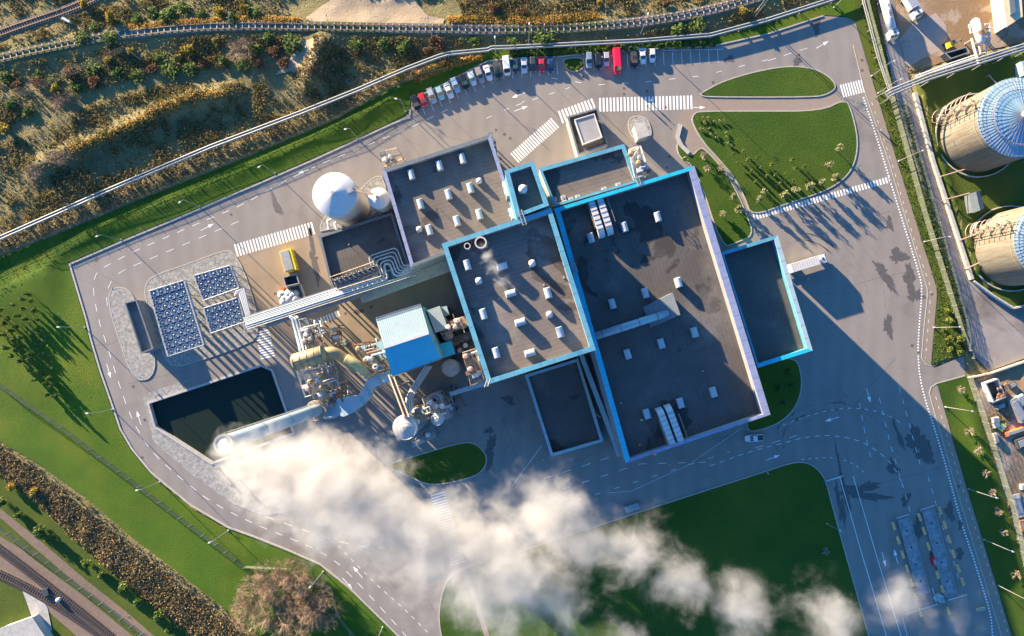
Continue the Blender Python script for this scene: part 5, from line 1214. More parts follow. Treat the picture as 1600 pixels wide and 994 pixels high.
# ------------------------------------------------------------------ vehicles
CARM = {}
def car_paint(name, col):
    if name not in CARM: CARM[name] = paint(name + '_car_paint', col, 0.25, metal=0.2, var=0.03, spec=0.6)
    return CARM[name]
def wheel_set(t, xs, y, r, w_=.24):
    for x in xs:
        for s in (-1, 1):
            mb = MB(); mb.tube([(x, s * y - w_ / 2, r), (x, s * y + w_ / 2, r)], r, 16); o = mb.build('wheel', M['rubber'], t)
            mb = MB(); mb.tube([(x, s * (y + w_ / 2 * s * s) - .01 + s * .0, r), (x, s * (y + w_ / 2) + s * .015, r)], r * .6, 12); mb.build('rim', M['steel'], o)
def make_car(kind, pm):
    """x forward; hatchback / estate / van / minibus / pickup"""
    L, W, H = {'hatch': (4.1, 1.75, 1.46), 'estate': (4.6, 1.8, 1.48), 'sedan': (4.6, 1.8, 1.42), 'suv': (4.6, 1.88, 1.68), 'van': (5.3, 1.95, 2.0), 'bus': (6.9, 2.0, 2.65), 'pickup': (5.2, 1.9, 1.75)}[kind]
    t = thing('parked_car' if kind not in ('van', 'bus') else 'parked_van', 'x', 'van' if kind in ('van', 'bus') else 'car')
    hl, hw = L / 2, W / 2
    def ring(x, w_, zb, zt, ch=.14):
        return [(x, -w_, zb), (x, -w_, zt - ch), (x, -w_ + ch, zt), (x, w_ - ch, zt), (x, w_, zt - ch), (x, w_, zb)]
    belt = H * .60 if kind not in ('van', 'bus') else H * .52
    mb = MB()
    secs = [(-hl, .80, .35, belt * .80), (-hl + .12, .93, .24, belt * .96), (-hl + .8, 1.0, .2, belt * 1.0), (0, 1.0, .18, belt), (hl - 1.5, 1.0, .2, belt * .99), (hl - .9, .97, .2, belt * .90), (hl - .25, .88, .24, belt * .78), (hl, .70, .34, belt * .62)]
    if kind in ('van', 'bus'): secs = [(-hl, .94, .3, belt), (-hl + .15, 1.0, .22, belt), (0, 1.0, .2, belt), (hl - 1.0, .99, .2, belt), (hl - .3, .92, .24, belt * .82), (hl, .78, .34, belt * .66)]
    mb.loft([ring(x, hw * k, a, b2, .1) for x, k, a, b2 in secs]); mb.build('body', pm, t)
    if kind == 'sedan': cab = (-hl + .75, -hl + 1.35, hl - 2.05, hl - 1.30)
    elif kind == 'hatch': cab = (-hl + .08, -hl + .45, hl - 1.95, hl - 1.15)
    elif kind in ('estate', 'suv'): cab = (-hl + .08, -hl + .38, hl - 2.1, hl - 1.25)
    elif kind == 'pickup': cab = (-.75, -.5, hl - 2.1, hl - 1.35)
    else: cab = (-hl + .02, -hl + .1, hl - 1.45, hl - .65)
    a, b2, c, d = cab; tw = hw * .80 if kind not in ('van', 'bus') else hw * .92
    bt = [(a, -hw * .93, belt - .02), (d, -hw * .93, belt - .06), (d, hw * .93, belt - .06), (a, hw * .93, belt - .02)]
    tp = [(b2, -tw, H - .05), (c, -tw, H - .05), (c, tw, H - .05), (b2, tw, H - .05)]
    mb = MB(); mb.loft([bt, tp]); mb.build('cabin_glass', M['glass'], t)
    mb = MB(); e = .03
    mb.loft([[(b2 - e, -tw - e, H - .08), (c + e, -tw - e, H - .08), (c + e, tw + e, H - .08), (b2 - e, tw + e, H - .08)], [(b2 + .08, -tw + .1, H), (c - .08, -tw + .1, H), (c - .08, tw - .1, H), (b2 + .08, tw - .1, H)]])
    for s in (-1, 1):
        mb.beam((a, s * hw * .93, belt), (b2, s * tw, H - .06), .09); mb.beam((d, s * hw * .93, belt - .05), (c, s * tw, H - .06), .08)
        if kind not in ('van', 'bus'): mb.beam(((a + d) / 2 - .1, s * hw * .93, belt), ((b2 + c) / 2 - .1, s * tw, H - .06), .08)
    mb.build('roof', pm, t)
    if kind in ('van', 'bus'):
        mb = MB(); mb.prism([(a - .01, -hw * .97), (c - .2, -hw * .97), (c - .2, hw * .97), (a - .01, hw * .97)], belt - .05, H - .09); mb.build('side_panel', pm, t)
    if kind == 'pickup':
        mb = MB(); mb.prism([(-hl + .15, -hw * .8), (-.85, -hw * .8), (-.85, hw * .8), (-hl + .15, hw * .8)], belt - .3, belt + .015); mb.build('load_bed', M['dark'], t)
    for s in (-1, 1):
        mb = MB(); mb.box((hl - .12, s * hw * .62), (.22, .35, .14), 0, belt * .62); mb.build('headlight', M['skywhite'], t)
        mb = MB(); mb.box((-hl + .02, s * hw * .72), (.1, .25, .22), 0, belt * .66); mb.build('tail_light', M['red'], t)
        mb = MB(); mb.box((d - .25, s * (hw + .08)), (.18, .2, .14), 0, belt); mb.build('mirror', pm, t)
    wheel_set(t, (-hl + .85, hl - .9), hw - .14, .32 if kind != 'bus' else .36)
    return t
W_, K_, S_, B_ = (0.62, 0.62, 0.60), (0.018, 0.02, 0.024), (0.36, 0.38, 0.40), (0.03, 0.05, 0.12)
CARS = [('suv', 'black', K_, 650, 162.5, -69, 'black car at the lawn end of the parked row'),
        ('hatch', 'red', (0.62, .02, .04), 661, 157, -69, 'small red car second from the lawn end of the row'),
        ('estate', 'silver', S_, 675, 150.5, -68, 'silver car parked next to the small red one'),
        ('hatch', 'mint', (0.30, 0.48, 0.47), 688, 146.5, -68, 'pale green-blue car between a silver and a white car'),
        ('sedan', 'white', W_, 701.5, 143, -67, 'white saloon between pale green-blue and light blue cars'),
        ('estate', 'lightblue', (0.26, 0.38, 0.50), 712, 134.5, -68, 'light blue estate car left of a black car in the slanted row'),
        ('suv', 'black', K_, 725.5, 129.5, -69, 'black car with pale headlights in the middle of the slanted row'),
        ('hatch', 'paleblue', (0.50, 0.57, 0.64), 738, 124, -70, 'white-blue car between the black car and a tan car'),
        ('estate', 'tan', (0.30, 0.26, 0.22), 750, 118.5, -70, 'dull tan car beside a white saloon'),
        ('sedan', 'white', W_, 762.5, 115, -72, 'white saloon with dark roof window beside the tan car'),
        ('pickup', 'darkgreen', (0.025, .04, .035), 777, 110.5, -78, 'dark small pickup between a white saloon and the white van'),
        ('van', 'whitevan', W_, 791.5, 105, -83, 'tall white van in the parked row'),
        ('hatch', 'navy', (0.025, .045, .07), 805.5, 104, -87, 'dark navy car right beside the tall white van'),
        ('sedan', 'silverblue', (0.44, .50, .56), 819, 103.5, -87, 'silver saloon between two dark cars'),
        ('estate', 'charcoal', (0.05, .06, .06), 832.5, 102, -87, 'charcoal car next to the bright red car'),
        ('sedan', 'red', (0.62, .02, .04), 846, 101.5, -87, 'bright red saloon in the straight row'),
        ('sedan', 'navyblue', (0.02, .05, .14), 859.5, 102, -88, 'navy blue car at the planted bed end'),
        ('estate', 'greyblue', (0.20, .25, .30), 920, 95, -88, 'grey-blue estate just past the planted bed'),
        ('suv', 'black', K_, 934, 97.5, -87, 'black car beside the grey-blue estate'),
        ('hatch', 'silver', S_, 947, 93.5, -88, 'silver hatchback next to the red van'),
        ('bus', 'redvan', (0.66, .012, .05), 963, 98.5, -86, 'long bright red van sticking out of the parked row'),
        ('pickup', 'darkbrown', (0.035, .03, .025), 990, 94, -87, 'dark covered pickup standing alone past the red van'),
        ('sedan', 'white', W_, 1003.5, 89, -84, 'white saloon with a black roof hatch beside the dark pickup'),
        ('hatch', 'white', W_, 1018.5, 88, -88, 'small white car at the empty end of the row')]
for kd, pn, pc, px, py, ang, lb in CARS:
    t = make_car(kd, car_paint(pn, pc)); t.location = P(px, py, 0); t.rotation_euler = (0, 0, math.radians(ang)); t['label'] = lb.replace('right beside', 'beside').replace(' left of', ' beside'); t['group'] = 'vehicles in the car park'
t = make_car('pickup', car_paint('white', W_)); t.location = P(1177, 684, 0); t.rotation_euler = (0, 0, math.radians(184)); t['label'] = 'white pickup driving on the shaded road below the largest hall'
# lorries
def lorry(name, label, px, py, ang, body, Lb, h=3.6, cab=(.6, .6, .58)):
    t = thing(name, label, 'truck', P(px, py, 0), math.radians(ang)); cm = car_paint('cabwhite', cab)
    mb = MB(); x0 = Lb / 2 + .5
    mb.loft([[(x, -1.2 * k, .7), (x, 1.2 * k, .7), (x, 1.2 * k, z), (x, -1.2 * k, z)] for x, k, z in ((x0, 1, 3.0), (x0 + 1.4, 1, 3.05), (x0 + 2.0, .97, 2.2), (x0 + 2.2, .93, 1.9))]); mb.build('cab', cm, t)
    mb = MB(); mb.add([(x0 + 1.46, -1.08, 2.96), (x0 + 2.03, -1.05, 2.2), (x0 + 2.03, 1.05, 2.2), (x0 + 1.46, 1.08, 2.96)], [(0, 1, 2, 3)]); mb.build('windscreen', M['glass'], t)
    mb = MB(); mb.box((x0 + .6, 0), (.6, .6, .15), 0, 3.03); mb.build('roof_hatch', M['dark'], t)
    mb = MB(); mb.box((0, 0), (Lb + 3.0, .9, .3), 0, .75); mb.build('chassis', M['dark'], t)
    if body == 'box':
        mb = MB(); mb.box((-.2, 0), (Lb, 2.5, h - 1.05), 0, 1.05); mb.build('cargo_box', M['white'], t)
        mb = MB()
        for i in range(12): mb.beam((-Lb / 2 - .1 + Lb * (i + .5) / 12, -1.22, h + .02), (-Lb / 2 - .1 + Lb * (i + .5) / 12, 1.22, h + .02), .06)
        mb.build('roof_rib', M['wall_pale'], t)
    else:
        mb = MB(); mb.tube([(-Lb / 2 - .2, 0, 2.15), (-Lb / 2, 0, 2.15), (Lb / 2, 0, 2.15), (Lb / 2 + .25, 0, 2.15)], [.7, 1.22, 1.22, .7], 24); mb.build('tank', M['white'], t, smooth=True)
        mb = MB(); mb.box((.8, 0), (1.6, .7, .12), 0, 3.32); mb.build('walkway', M['rust'], t)
        for x in (-1.5, .5, 2.2): mb = MB(); mb.lathe((x, 0), [(.3, 3.3), (.3, 3.5)], 12); mb.build('hatch', M['steel'], t)
    wheel_set(t, (x0 + 1.2, -Lb / 2 + .7, -Lb / 2 + 1.9), 1.02, .5, .35)
    return t
lorry('delivery_lorry', 'white box lorry backed against the blue-edged annex', 1251, 414.5, 17, 'box', 8.2)
lorry('tanker_lorry', 'white tanker lorry with an empty-looking white cab beside the corner fence', 1380, 24, -77, 'tank', 10.5)
lorry('parked_lorry', 'blue-grey lorry in long shade near the cracked slabs', 1414, 6, -62, 'box', 6, 3.2, (.1, .2, .28))

# yellow container, open skip, bales
t = boxy('yellow_container', 'bright yellow container with a grey ribbed cover', 'container', [(436, 393), (454, 388), (463, 421), (445, 426)], 0, 3.0, M['yellow'], M['yellow'])
mb = MB(); q = P2([(437, 394), (450, 390), (458, 420), (445, 424)], 3.2); mb.prism(q, 3.0, 3.15); mb.build('cover', M['steel'], t)
def skip(label, px, h, m, name='open_skip'):
    q = P2(px, h); t = thing(name, label, 'container', (*centre(q)[:2], 0), world=True)
    mb = MB(); mb.ribbon([tuple(v) for v in inset(q, .1)], .18, .2, h, closed=True); mb.build('wall', m, t)
    mb = MB(); mb.prism(inset(q, .1), .1, .4, bottom=True); mb.build('floor', M['dark'], t)
    mb = MB(); mb.ribbon([tuple(v) for v in inset(q, .1)], .28, h - .12, h + .03, closed=True); mb.build('rim', M['steel'], t); return t
skip('open dark skip below the bright yellow container', [(442, 433), (463, 428), (468, 443), (446, 448)], 2.6, M['slate'])
t = thing('waste_bay', 'low pale walled bay with a sorting fence next to the open skip', 'enclosure', (*P(458, 456).xy, 0), world=True)
mb = MB(); mb.ribbon(P2([(446, 449), (468, 444), (477, 468)], 1.6), .3, 0, 1.8); mb.build('wall', M['concrete'], t)
bale = [(442, 461, 1.2), (447, 466, 1.4), (453, 459, 1.3), (459, 463, 1.5), (464, 468, 1.3), (452, 468, 1.5), (445, 472, 1.1), (463, 459, 1.1)]
for i, (a, b2, r) in enumerate(bale):
    c = P(a, b2, 0); mb = MB(); rr = random.Random(i); mb.lathe((c.x, c.y), [(r * .8, 0), (r, .5), (r * .95, 1.2), (r * .55, 1.7), (.02, 1.85)], 14)
    mb.v = [(x + rr.uniform(-.1, .1), y + rr.uniform(-.1, .1), z + rr.uniform(-.08, .08)) for x, y, z in mb.v]
    mb.build('wrapped_bale', M['white'], smooth=True, label='white wrapped bale in the pile by the pipe bridge', cat='bale', group='white wrapped bales piled beside the pipe bridge')
mb = MB(); c = P(442.5, 452, .0); mb.box((c.x, c.y), (1.1, .8, 1.0), BA, 0); mb.build('red_crate', M['orange'], label='orange-red crate at the corner of the waste bay', cat='crate')

# ------------------------------------------------------------------ street lamps
lp = thing('street_lamp', 'x', 'street lamp')
mb = MB(); mb.tube([(0, 0, 0), (0, 0, 1.2), (0, 0, 9.6)], [.13, .10, .06], 8); mb.build('pole', M['steel'], lp)
mb = MB(); mb.tube([(0, 0, 9.5), (.3, 0, 9.75), (.9, 0, 9.8)], .05, 6); mb.build('arm', M['steel'], lp)
mb = MB(); mb.loft([[(.8, -.12, 9.72), (.8, .12, 9.72), (.8, .12, 9.86), (.8, -.12, 9.86)], [(1.1, -.22, 9.72), (1.1, .22, 9.72), (1.1, .2, 9.88), (1.1, -.2, 9.88)], [(1.6, -.12, 9.72), (1.6, .12, 9.72), (1.6, .1, 9.8), (1.6, -.1, 9.8)]]); mb.build('lamp_head', M['white'], lp)
mb = MB(); mb.lathe((0, 0), [(.25, 0), (.25, .3), (.14, .35)], 10); mb.build('base', M['concrete'], lp)
LAMPB = Bank(lp)
LAMPS = [(190, 375, 200, 'at the bend of the lawn kerb above the fan coolers'), (312, 323, 215, 'on the lawn kerb, next after the bend lamp'), (430, 271, 210, 'on the lawn kerb above the large white tank'), (559, 217, 190, 'on the lawn kerb above the ladder cage'), (634, 174, 170, 'at the lawn kerb end by the black car'),
         (133, 512, 180, 'beside the grove of small conifers'), (176, 640, 180, 'on the lawn beside the pond road'), (250, 753, 190, 'on the kerb halfway between pond and brown trees'), (357, 829, 205, 'on the kerb by the fence gate corner'), (505, 893, 225, 'just behind the bare brown trees'), (598, 980, 250, 'on the lower lawn edge at the picture bottom'),
         (1444, 378, 0, 'on the fence strip beside the cycle path bend'), (1459, 512, 0, 'among the round yellow shrubs'), (1477, 636, -10, 'on the lawn below the side road'), (1513, 764, -15, 'on the lawn where the large shadow begins'), (1537, 843, -20, 'on the shaded lawn beside the weighbridges'), (1560, 915, -20, 'lowest on the shaded roadside lawn'),
         (775, 88, 95, 'behind the dark small pickup'), (826, 68, 95, 'by the railway above the bright red saloon'), (1001, 53, 80, 'by the railway above the white cars'), (1180, 26, 70, 'by the pipeline near the empty bays'), (1303, 12, 45, 'at the lawn corner by the pipeline end'), (1362, 119, 20, 'on the fence strip by the far zebra crossing'), (1372, 146, 20, 'at the pipe bridge end on the fence strip'), (1404, 252, 20, 'on the fence strip above the long zebra'),
         (1292, 818, 140, 'at the edge of the big lawn by the straight lanes'), (890, 850, 120, 'in the steam at the corner of the big lawn')]
for px, py, a, lb in LAMPS: LAMPB.put(G(px, py), math.radians(a), 'street lamp ' + lb, 'ten metre street lamps around the plant')
sg = thing('road_sign', 'x', 'sign'); mb = MB(); mb.tube([(0, 0, 0), (0, 0, 2.6)], .04, 6); mb.build('pole', M['steel'], sg); mb = MB(); mb.box((0, 0), (.06, .7, .7), 0, 2.0); mb.build('panel', M['blue_pale'], sg)
SG = Bank(sg)
for (a, b2, r, lb) in ((1333, 165, 80, 'by the kerb near the far zebra crossing'), (1345, 176, 80, 'in the road mouth below the far zebra crossing'), (208, 577, 10, 'by the rounded end of the gravel island'), (1195, 737, 20, 'on the big lawn edge beside the shaded road'), (183, 452, 0, 'on top of the gravel island'), (1338, 262, 80, 'on the garden lawn corner by the long zebra')): SG.put(G(a, b2), math.radians(r), 'small road sign ' + lb, 'small road signs')

# ------------------------------------------------------------------ fences, pipelines, railway
def resample(pts, step):
    out = [pts[0]]; 
    for a, b2 in zip(pts, pts[1:]):
        L = (b2 - a).length; k = max(1, int(round(L / step)))
        for i in range(1, k + 1): out.append(a.lerp(b2, i / k))
    return out
def fence(label, px, h, m, post=3.6, bar=.16, bw=.045, mesh=True):
    q = [Vector((*v, 0)) for v in P2(px)]; fine = resample(q, post); mid = fine[len(fine) // 2]
    Z = hz_np(np.array([p.x for p in fine]), np.array([p.y for p in fine]))
    for p, z in zip(fine, Z): p.z = z
    t = thing('fence', label, 'fence', (mid.x, mid.y, 0), world=True)
    mb = MB()
    for a, b2 in zip(fine, fine[1:]):
        d = (b2 - a); L = d.length; k = int(L / bar)
        for i in range(k):
            p = a.lerp(b2, (i + .5) / k); s = d.normalized() * bw / 2
            mb.add([p - s, p + s, p + s + Vector((0, 0, h)), p - s + Vector((0, 0, h))], [(0, 1, 2, 3)])
        for j in range(7):
            z = Vector((0, 0, .15 + (h - .2) * j / 6)); mb.add([a + z, b2 + z, b2 + z + Vector((0, 0, .06)), a + z + Vector((0, 0, .06))], [(0, 1, 2, 3)])
    mb.build('mesh_panel', m, t)
    pm = None
    for p in fine[:100]:
        if pm is None:
            mb = MB(); mb.box((0, 0), (.09, .09, h + .15), 0, 0); pm = mb.build('post', M['steel'], None)
            o = pm
        else: o = pm.copy(); COL.objects.link(o)
        o.parent = t; o.location = p - ORG[t.name]
    return t
fence('green mesh fence along the top of the bank above the kerb road', [(-60, 432), (0, 402), (90, 366), (191, 324), (375, 251), (526, 187), (606, 142), (660, 118), (700, 110)], 2.3, M['fence'])
fence('dark mesh fence crossing the lawn from the grove to the brown trees', [(-60, 548), (0, 597), (100, 667), (205, 747), (300, 820), (340, 849), (385, 884)], 2.4, M['fence'])
fence('pale mesh fence around the bare brown trees', [(385, 884), (455, 888), (480, 906), (518, 917), (528, 960), (560, 1000), (600, 1040)], 1.8, M['fence_pale'])
fence('dark mesh fence along the railway at the lower corner', [(-50, 780), (0, 822), (60, 864), (130, 917), (240, 1000), (300, 1050)], 2.2, M['fence'])
fence('pale tall fence between the verge and the outer road', [(1345, -30), (1352, 10), (1386, 138), (1440, 330), (1498, 515), (1510, 548)], 2.4, M['fence_pale'])
fence('pale fence between roadside lawn and scrapyard', [(1511, 590), (1545, 695), (1578, 800), (1600, 900), (1625, 1010)], 2.6, M['fence_pale'])
fence('low fence along the hedge above the verge beside the outer road', [(1410, 160), (1460, 330), (1508, 500), (1518, 560)], 1.4, M['fence'])
def wall_line(name, label, px, wd, h, m, cat='wall'):
    q = [tuple(v) for v in P2(px)]; Z = hz_np(np.array([a[0] for a in q]), np.array([a[1] for a in q])); Z = [float(z) for z in Z]
    c = q[len(q) // 2]; t = thing(name, label, cat, (c[0], c[1], 0), world=True)
    mb = MB(); mb.ribbon(q, wd, [z - .3 for z in Z], [z + h for z in Z]); mb.build('wall', m, t)
    mb = MB(); mb.ribbon(q, wd + .14, [z + h for z in Z], [z + h + .1 for z in Z]); mb.build('coping', M['concrete'], t); return t
wall_line('low_wall', 'tan low wall between the outer road and the tank farm', [(1427, 146), (1455, 252), (1516, 437)], .8, 1.0, M['plaster'])
wall_line('low_wall', 'thin white wall angling around the tank farm corner', [(1518, 440), (1548, 462), (1580, 482), (1604, 476)], .35, 1.2, M['white'])
wall_line('low_wall', 'thin pale wall between the outer road and the scrapyard', [(1512, 590), (1545, 583), (1604, 563), (1640, 550)], .3, 1.0, M['plaster'])
wall_line('stone_border', 'rusty planted border curving beside the footpath fork', [(1063, 195), (1058, 215), (1064, 228), (1076, 240)], 1.0, .35, M['rust'], 'border')
M['pipe_grey'] = paint('grey_pipe_lagging', (0.20, 0.22, 0.215), 0.6, var=0.15, scale=0.5)
def pipeline(label, px, n, r, z, gap, m, step=9.0, name='pipeline', sup=M['steel'], loops=False):
    q = [Vector((*v, 0)) for v in P2(px, z)]; fine = resample(q, step)
    Z = hz_np(np.array([p.x for p in fine]), np.array([p.y for p in fine]))
    Z = np.convolve(np.pad(Z, 2, mode='edge'), np.ones(5) / 5, 'valid') * .5
    c = fine[len(fine) // 2]; t = thing(name, label, 'pipeline', (c.x, c.y, 0), world=True)
    for i in range(n):
        off = (i - (n - 1) / 2) * gap; pts = []
        for k, p in enumerate(fine):
            d = (fine[min(k + 1, len(fine) - 1)] - fine[max(k - 1, 0)]).normalized(); u = Vector((-d.y, d.x, 0)); pts.append(p + u * off + Vector((0, 0, z + Z[k])))
        mb = MB(); mb.tube(pts, r, 8); mb.build('pipe', m, t)
    mb0 = None
    for k, p in enumerate(fine[:100]):
        d = (fine[min(k + 1, len(fine) - 1)] - fine[max(k - 1, 0)]); ang = math.atan2(d.y, d.x)
        if mb0 is None:
            mb = MB(); wd = gap * (n - 1) + r * 2 + .4; mb.box((0, 0), (.25, wd, .2), 0, z - r - .2)
            for s in (-1, 1): mb.box((0, s * (wd / 2 - .15)), (.18, .18, z - r + 1.0), 0, -1.0)
            o = mb0 = mb.build('support', sup, None)
        else: o = mb0.copy(); COL.objects.link(o)
        o.parent = t; o.location = p - ORG[t.name] + Vector((0, 0, Z[k])); o.rotation_euler = (0, 0, ang)
    return t
pipeline('twin heating pipeline on supports beside the scrubland and railway', [(-70, 403), (0, 372), (160, 301), (330, 229), (470, 176), (560, 140), (636, 107), (686, 88), (700, 84), (762, 78), (768, 75), (800, 74), (1000, 64), (1110, 55), (1200, 31), (1300, -1), (1360, -25)], 2, .27, 1.4, .8, M['pipe_grey'])
pipeline('three silvery pipes raised across the outer road to the tank farm', [(1386, 148), (1395, 143), (1450, 121), (1530, 96), (1600, 74), (1680, 50)], 3, .28, 5.2, .75, M['steel'], 7.0)
pipeline('short white pipe run along the yard edge above the tank farm', [(1431, 121), (1480, 103), (1525, 88)], 2, .25, 1.8, .6, M['white'], 5.0)
pipeline('slim pipes following the tall fence down the verge', [(1346, -20), (1350, 5), (1372, 88), (1391, 145)], 2, .16, 1.2, .5, M['steel'], 8.0)
for i, (a, b2, lb) in enumerate(((((1545, 117)), (1558, 132), 'slender pipe reaching the huge tank from the pipe bridge'), ((1470, 276), (1517, 262), 'rosy pipe over the wall at the foot of the huge tank'), ((1474, 313), (1515, 302), 'thin pipe from the tan wall to the dark shed'), ((1501, 375), (1530, 365), 'rosy pipe over the wall toward the second tank'), ((1512, 419), (1530, 411), 'short pipe at the lower side of the second tank'))):
    t = thing('feed_pipe', lb, 'pipe', (*P(*a, 1.8).xy, 0), world=True); p, q2 = P(*a, 1.8), P(*b2, 1.8)
    mb = MB(); mb.tube([p, q2], .16, 6); mb.build('pipe', M['rose'], t); mb = MB()
    for f in (.05, .95): v = p.lerp(q2, f); mb.beam(v, (v.x, v.y, 0), .15)
    mb.build('support', M['steel'], t)
def railway(label, px, gauge, tie_w, tie_step, tie_m, lift=0.0, tw=.26):
    q = smooth_line([Vector((*v, 0)) for v in P2(px)], 2); fine = resample(q, 1.0); pts = fine
    zz = hz_np(np.array([p.x for p in pts]), np.array([p.y for p in pts])); zz = np.convolve(np.pad(zz, 6, mode='edge'), np.ones(13) / 13, 'valid') + lift
    for p, z in zip(pts, zz): p.z = z
    c = pts[len(pts) // 2]; t = thing('railway_track', label, 'railway', (c.x, c.y, 0), world=True)
    mb = MB(); mb.ribbon([p.xy for p in pts], tie_w + .5, [p.z - .8 for p in pts], [p.z + .05 for p in pts]); mb.build('ballast_bed', M['rail_bed'] if tie_step > 1 else M['ballast'], t)
    L = [0.0]
    for a, b2 in zip(pts, pts[1:]): L.append(L[-1] + (b2 - a).length)
    s = 0.5; mb = MB(); k = 0; rr = random.Random(5)
    while s < L[-1] - .5:
        while L[k + 1] < s: k += 1
        f = (s - L[k]) / (L[k + 1] - L[k]); p = pts[k].lerp(pts[k + 1], f); d = pts[k + 1] - pts[k]
        mb.box((p.x, p.y), (tw, tie_w, .18), math.atan2(d.y, d.x) + rr.uniform(-.03, .03), p.z + .02); s += tie_step * rr.uniform(.94, 1.06)
    mb.build('sleeper_planks', tie_m, t)
    for sg_ in (-1, 1):
        ln = []
        for i, p in enumerate(pts):
            d = (pts[min(i + 1, len(pts) - 1)] - pts[max(i - 1, 0)]).normalized(); ln.append(p + Vector((-d.y, d.x, 0)) * gauge / 2 * sg_ + Vector((0, 0, .28)))
        mb = MB(); mb.ribbon([p.xy for p in ln], .22, [p.z - .1 for p in ln], [p.z + .06 for p in ln]); mb.build('rail', M['rail'], t)
    return t
railway('long single railway track with pale widely spaced sleepers', [(-120, 122), (-40, 104), (0, 94), (50, 83), (100, 73), (150, 63), (200, 54.5), (300, 46), (400, 43), (520, 45), (660, 48), (800, 49.5), (900, 47), (1000, 38), (1080, 25), (1150, 9), (1220, -14), (1300, -46)], 1.5, 2.6, 1.85, M['sleeper'], .12)
railway('railway track clipping the upper corner with close dark sleepers', [(-100, 92), (0, 53), (60, 33), (100, 19), (150, -3), (220, -40)], 1.5, 2.5, .75, M['wood'], .1)
railway('brown railway track with close sleepers nearest the corner fence', [(-80, 800), (0, 857), (60, 903), (120, 951), (175, 996), (240, 1050)], 1.5, 2.6, .72, M['wood'], .15)
railway('second brown track merging from the lower corner pad', [(-80, 862), (0, 896), (45, 918), (90, 945), (130, 972), (175, 1004), (230, 1060)], 1.5, 2.5, .72, M['wood'], .12)
mb = MB(); c = P(72, 925, .5); mb.box((c.x, c.y), (1.6, 2.0, .7), BA, hz(c.x, c.y) + .2); mb.build('switch_box', M['dark'], label='dark box on the concrete crossing between the tracks', cat='switch box')
mb = MB(); c = P(92, 937, .5); mb.lathe((c.x, c.y), [(.6, .3), (.6, 1.1), (.3, 1.4), (.02, 1.45)], 12); mb.build('signal_cap', M['white'], label='small white signal cap between the sleepers', cat='signal')
t = thing('trackside_hut', 'flat pale roof just entering the lower corner', 'building', (*P(35, 1000).xy, 0), world=True)
q = P2([(0, 982), (50, 964), (64, 985), (80, 1010), (0, 1040), (-40, 1010)], 3); mb = MB(); mb.prism(inset(q, .2), 0, 2.8); mb.build('wall', M['wall_pale'], t); mb = MB(); mb.prism(q, 2.8, 3.05, bottom=True); mb.build('roof', M['concrete'], t)
mb = MB(); c = P(104, 33, 1.0); mb.loft([[(c.x + x, c.y + y, z) for x, y in ((-1.3, .5), (1.0, -.7), (1.4, -.3), (-.7, 1.0))] for z in (0.2, 1.6)]); mb.build('trackside_cabinet', M['blue_pale'], label='pale blue-white cabinet beside the upper corner track', cat='cabinet')
# catenary masts along the tracks
ms = thing('catenary_mast', 'x', 'mast'); mb = MB(); mb.tube([(0, 0, 0), (0, 0, 8)], [.14, .09], 8); mb.build('pole', M['steel'], ms); mb = MB(); mb.beam((0, 0, 7), (2.6, 0, 7.3), .08); mb.beam((0, 0, 6.2), (2.4, 0, 7.2), .06); mb.build('arm', M['steel'], ms); mb = MB(); mb.lathe((2.5, 0), [(.1, 7.0), (.14, 7.3), (.1, 7.6)], 8); mb.build('insulator', M['dark'], ms)
MST = Bank(ms)
for (a, b2, r, lb) in ((112, 27, 150, 'at the upper corner track by the pale cabinet'), (172, 72, 140, 'on the long track above the overhead wires'), (372, 48, 80, 'on the long track above the rosy bare tree'), (523, 56, 100, 'on the long track near the sand heap'), (676, 60, 100, 'on the long track above the slanted cars'), (10, 104, 160, 'on the long track at the picture side'), (1180, 20, 60, 'on the long track near the pipeline'), (222, 95, 140, 'in the bushes below the long track'), (42, 168, 150, 'carrying the wires over the dark bushes')): MST.put(G(a, b2), math.radians(r), 'slim steel mast ' + lb, 'railway masts')
mb = MB()
for i in range(6): a, b2 = P(-60, 172 + i * 3.2, 9), P(192, 72 + i * 1.8, 8.5); mb.tube([a, a.lerp(b2, .5) - Vector((0, 0, .8)), b2], .03, 4)
mb.build('overhead_wires', M['wood'], label='bundle of overhead wires crossing the dark bushes at the upper corner', cat='wires')

# ------------------------------------------------------------------ weighbridges and barriers
def weigh(label, px):
    q = [Vector((*v, 0)) for v in P2(px)]; c = centre([v.xy for v in q]); t = thing('weighbridge', label, 'weighbridge', (*c[:2], 0), world=True)
    mb = MB(); mb.prism([v.xy for v in q], .02, .22); mb.build('deck', M['wb'], t)
    for i, j in ((0, 3), (1, 2)): mb = MB(); mb.beam(q[i] + Vector((0, 0, .35)), q[j] + Vector((0, 0, .35)), .18, .3); mb.build('side_rail', M['steel'], t)
    mb = MB()
    for k in range(1, 9): a, b2 = q[0].lerp(q[3], k / 9), q[1].lerp(q[2], k / 9); mb.beam(a + Vector((0, 0, .24)), b2 + Vector((0, 0, .235)), .09, .02)
    mb.build('seam', M['slate'], t)
    for k in (1, 3, 5, 7): p = q[0].lerp(q[2], .5).lerp(q[0].lerp(q[1], .5), 0); p = q[0].lerp(q[1], .5).lerp(q[3].lerp(q[2], .5), k / 9 + .05); mb = MB(); mb.lathe((p.x, p.y), [(.3, .22), (.3, .26)], 10); mb.build('cover', M['dark'], t)
    return t
M['wb'] = paint('weighbridge_deck', (0.21, 0.225, 0.23), 0.7, var=0.35, scale=0.5, dirt=0.5)
weigh('long weighbridge deck nearer the big lawn', [(1402, 813), (1420, 807), (1452, 926), (1434, 930)])
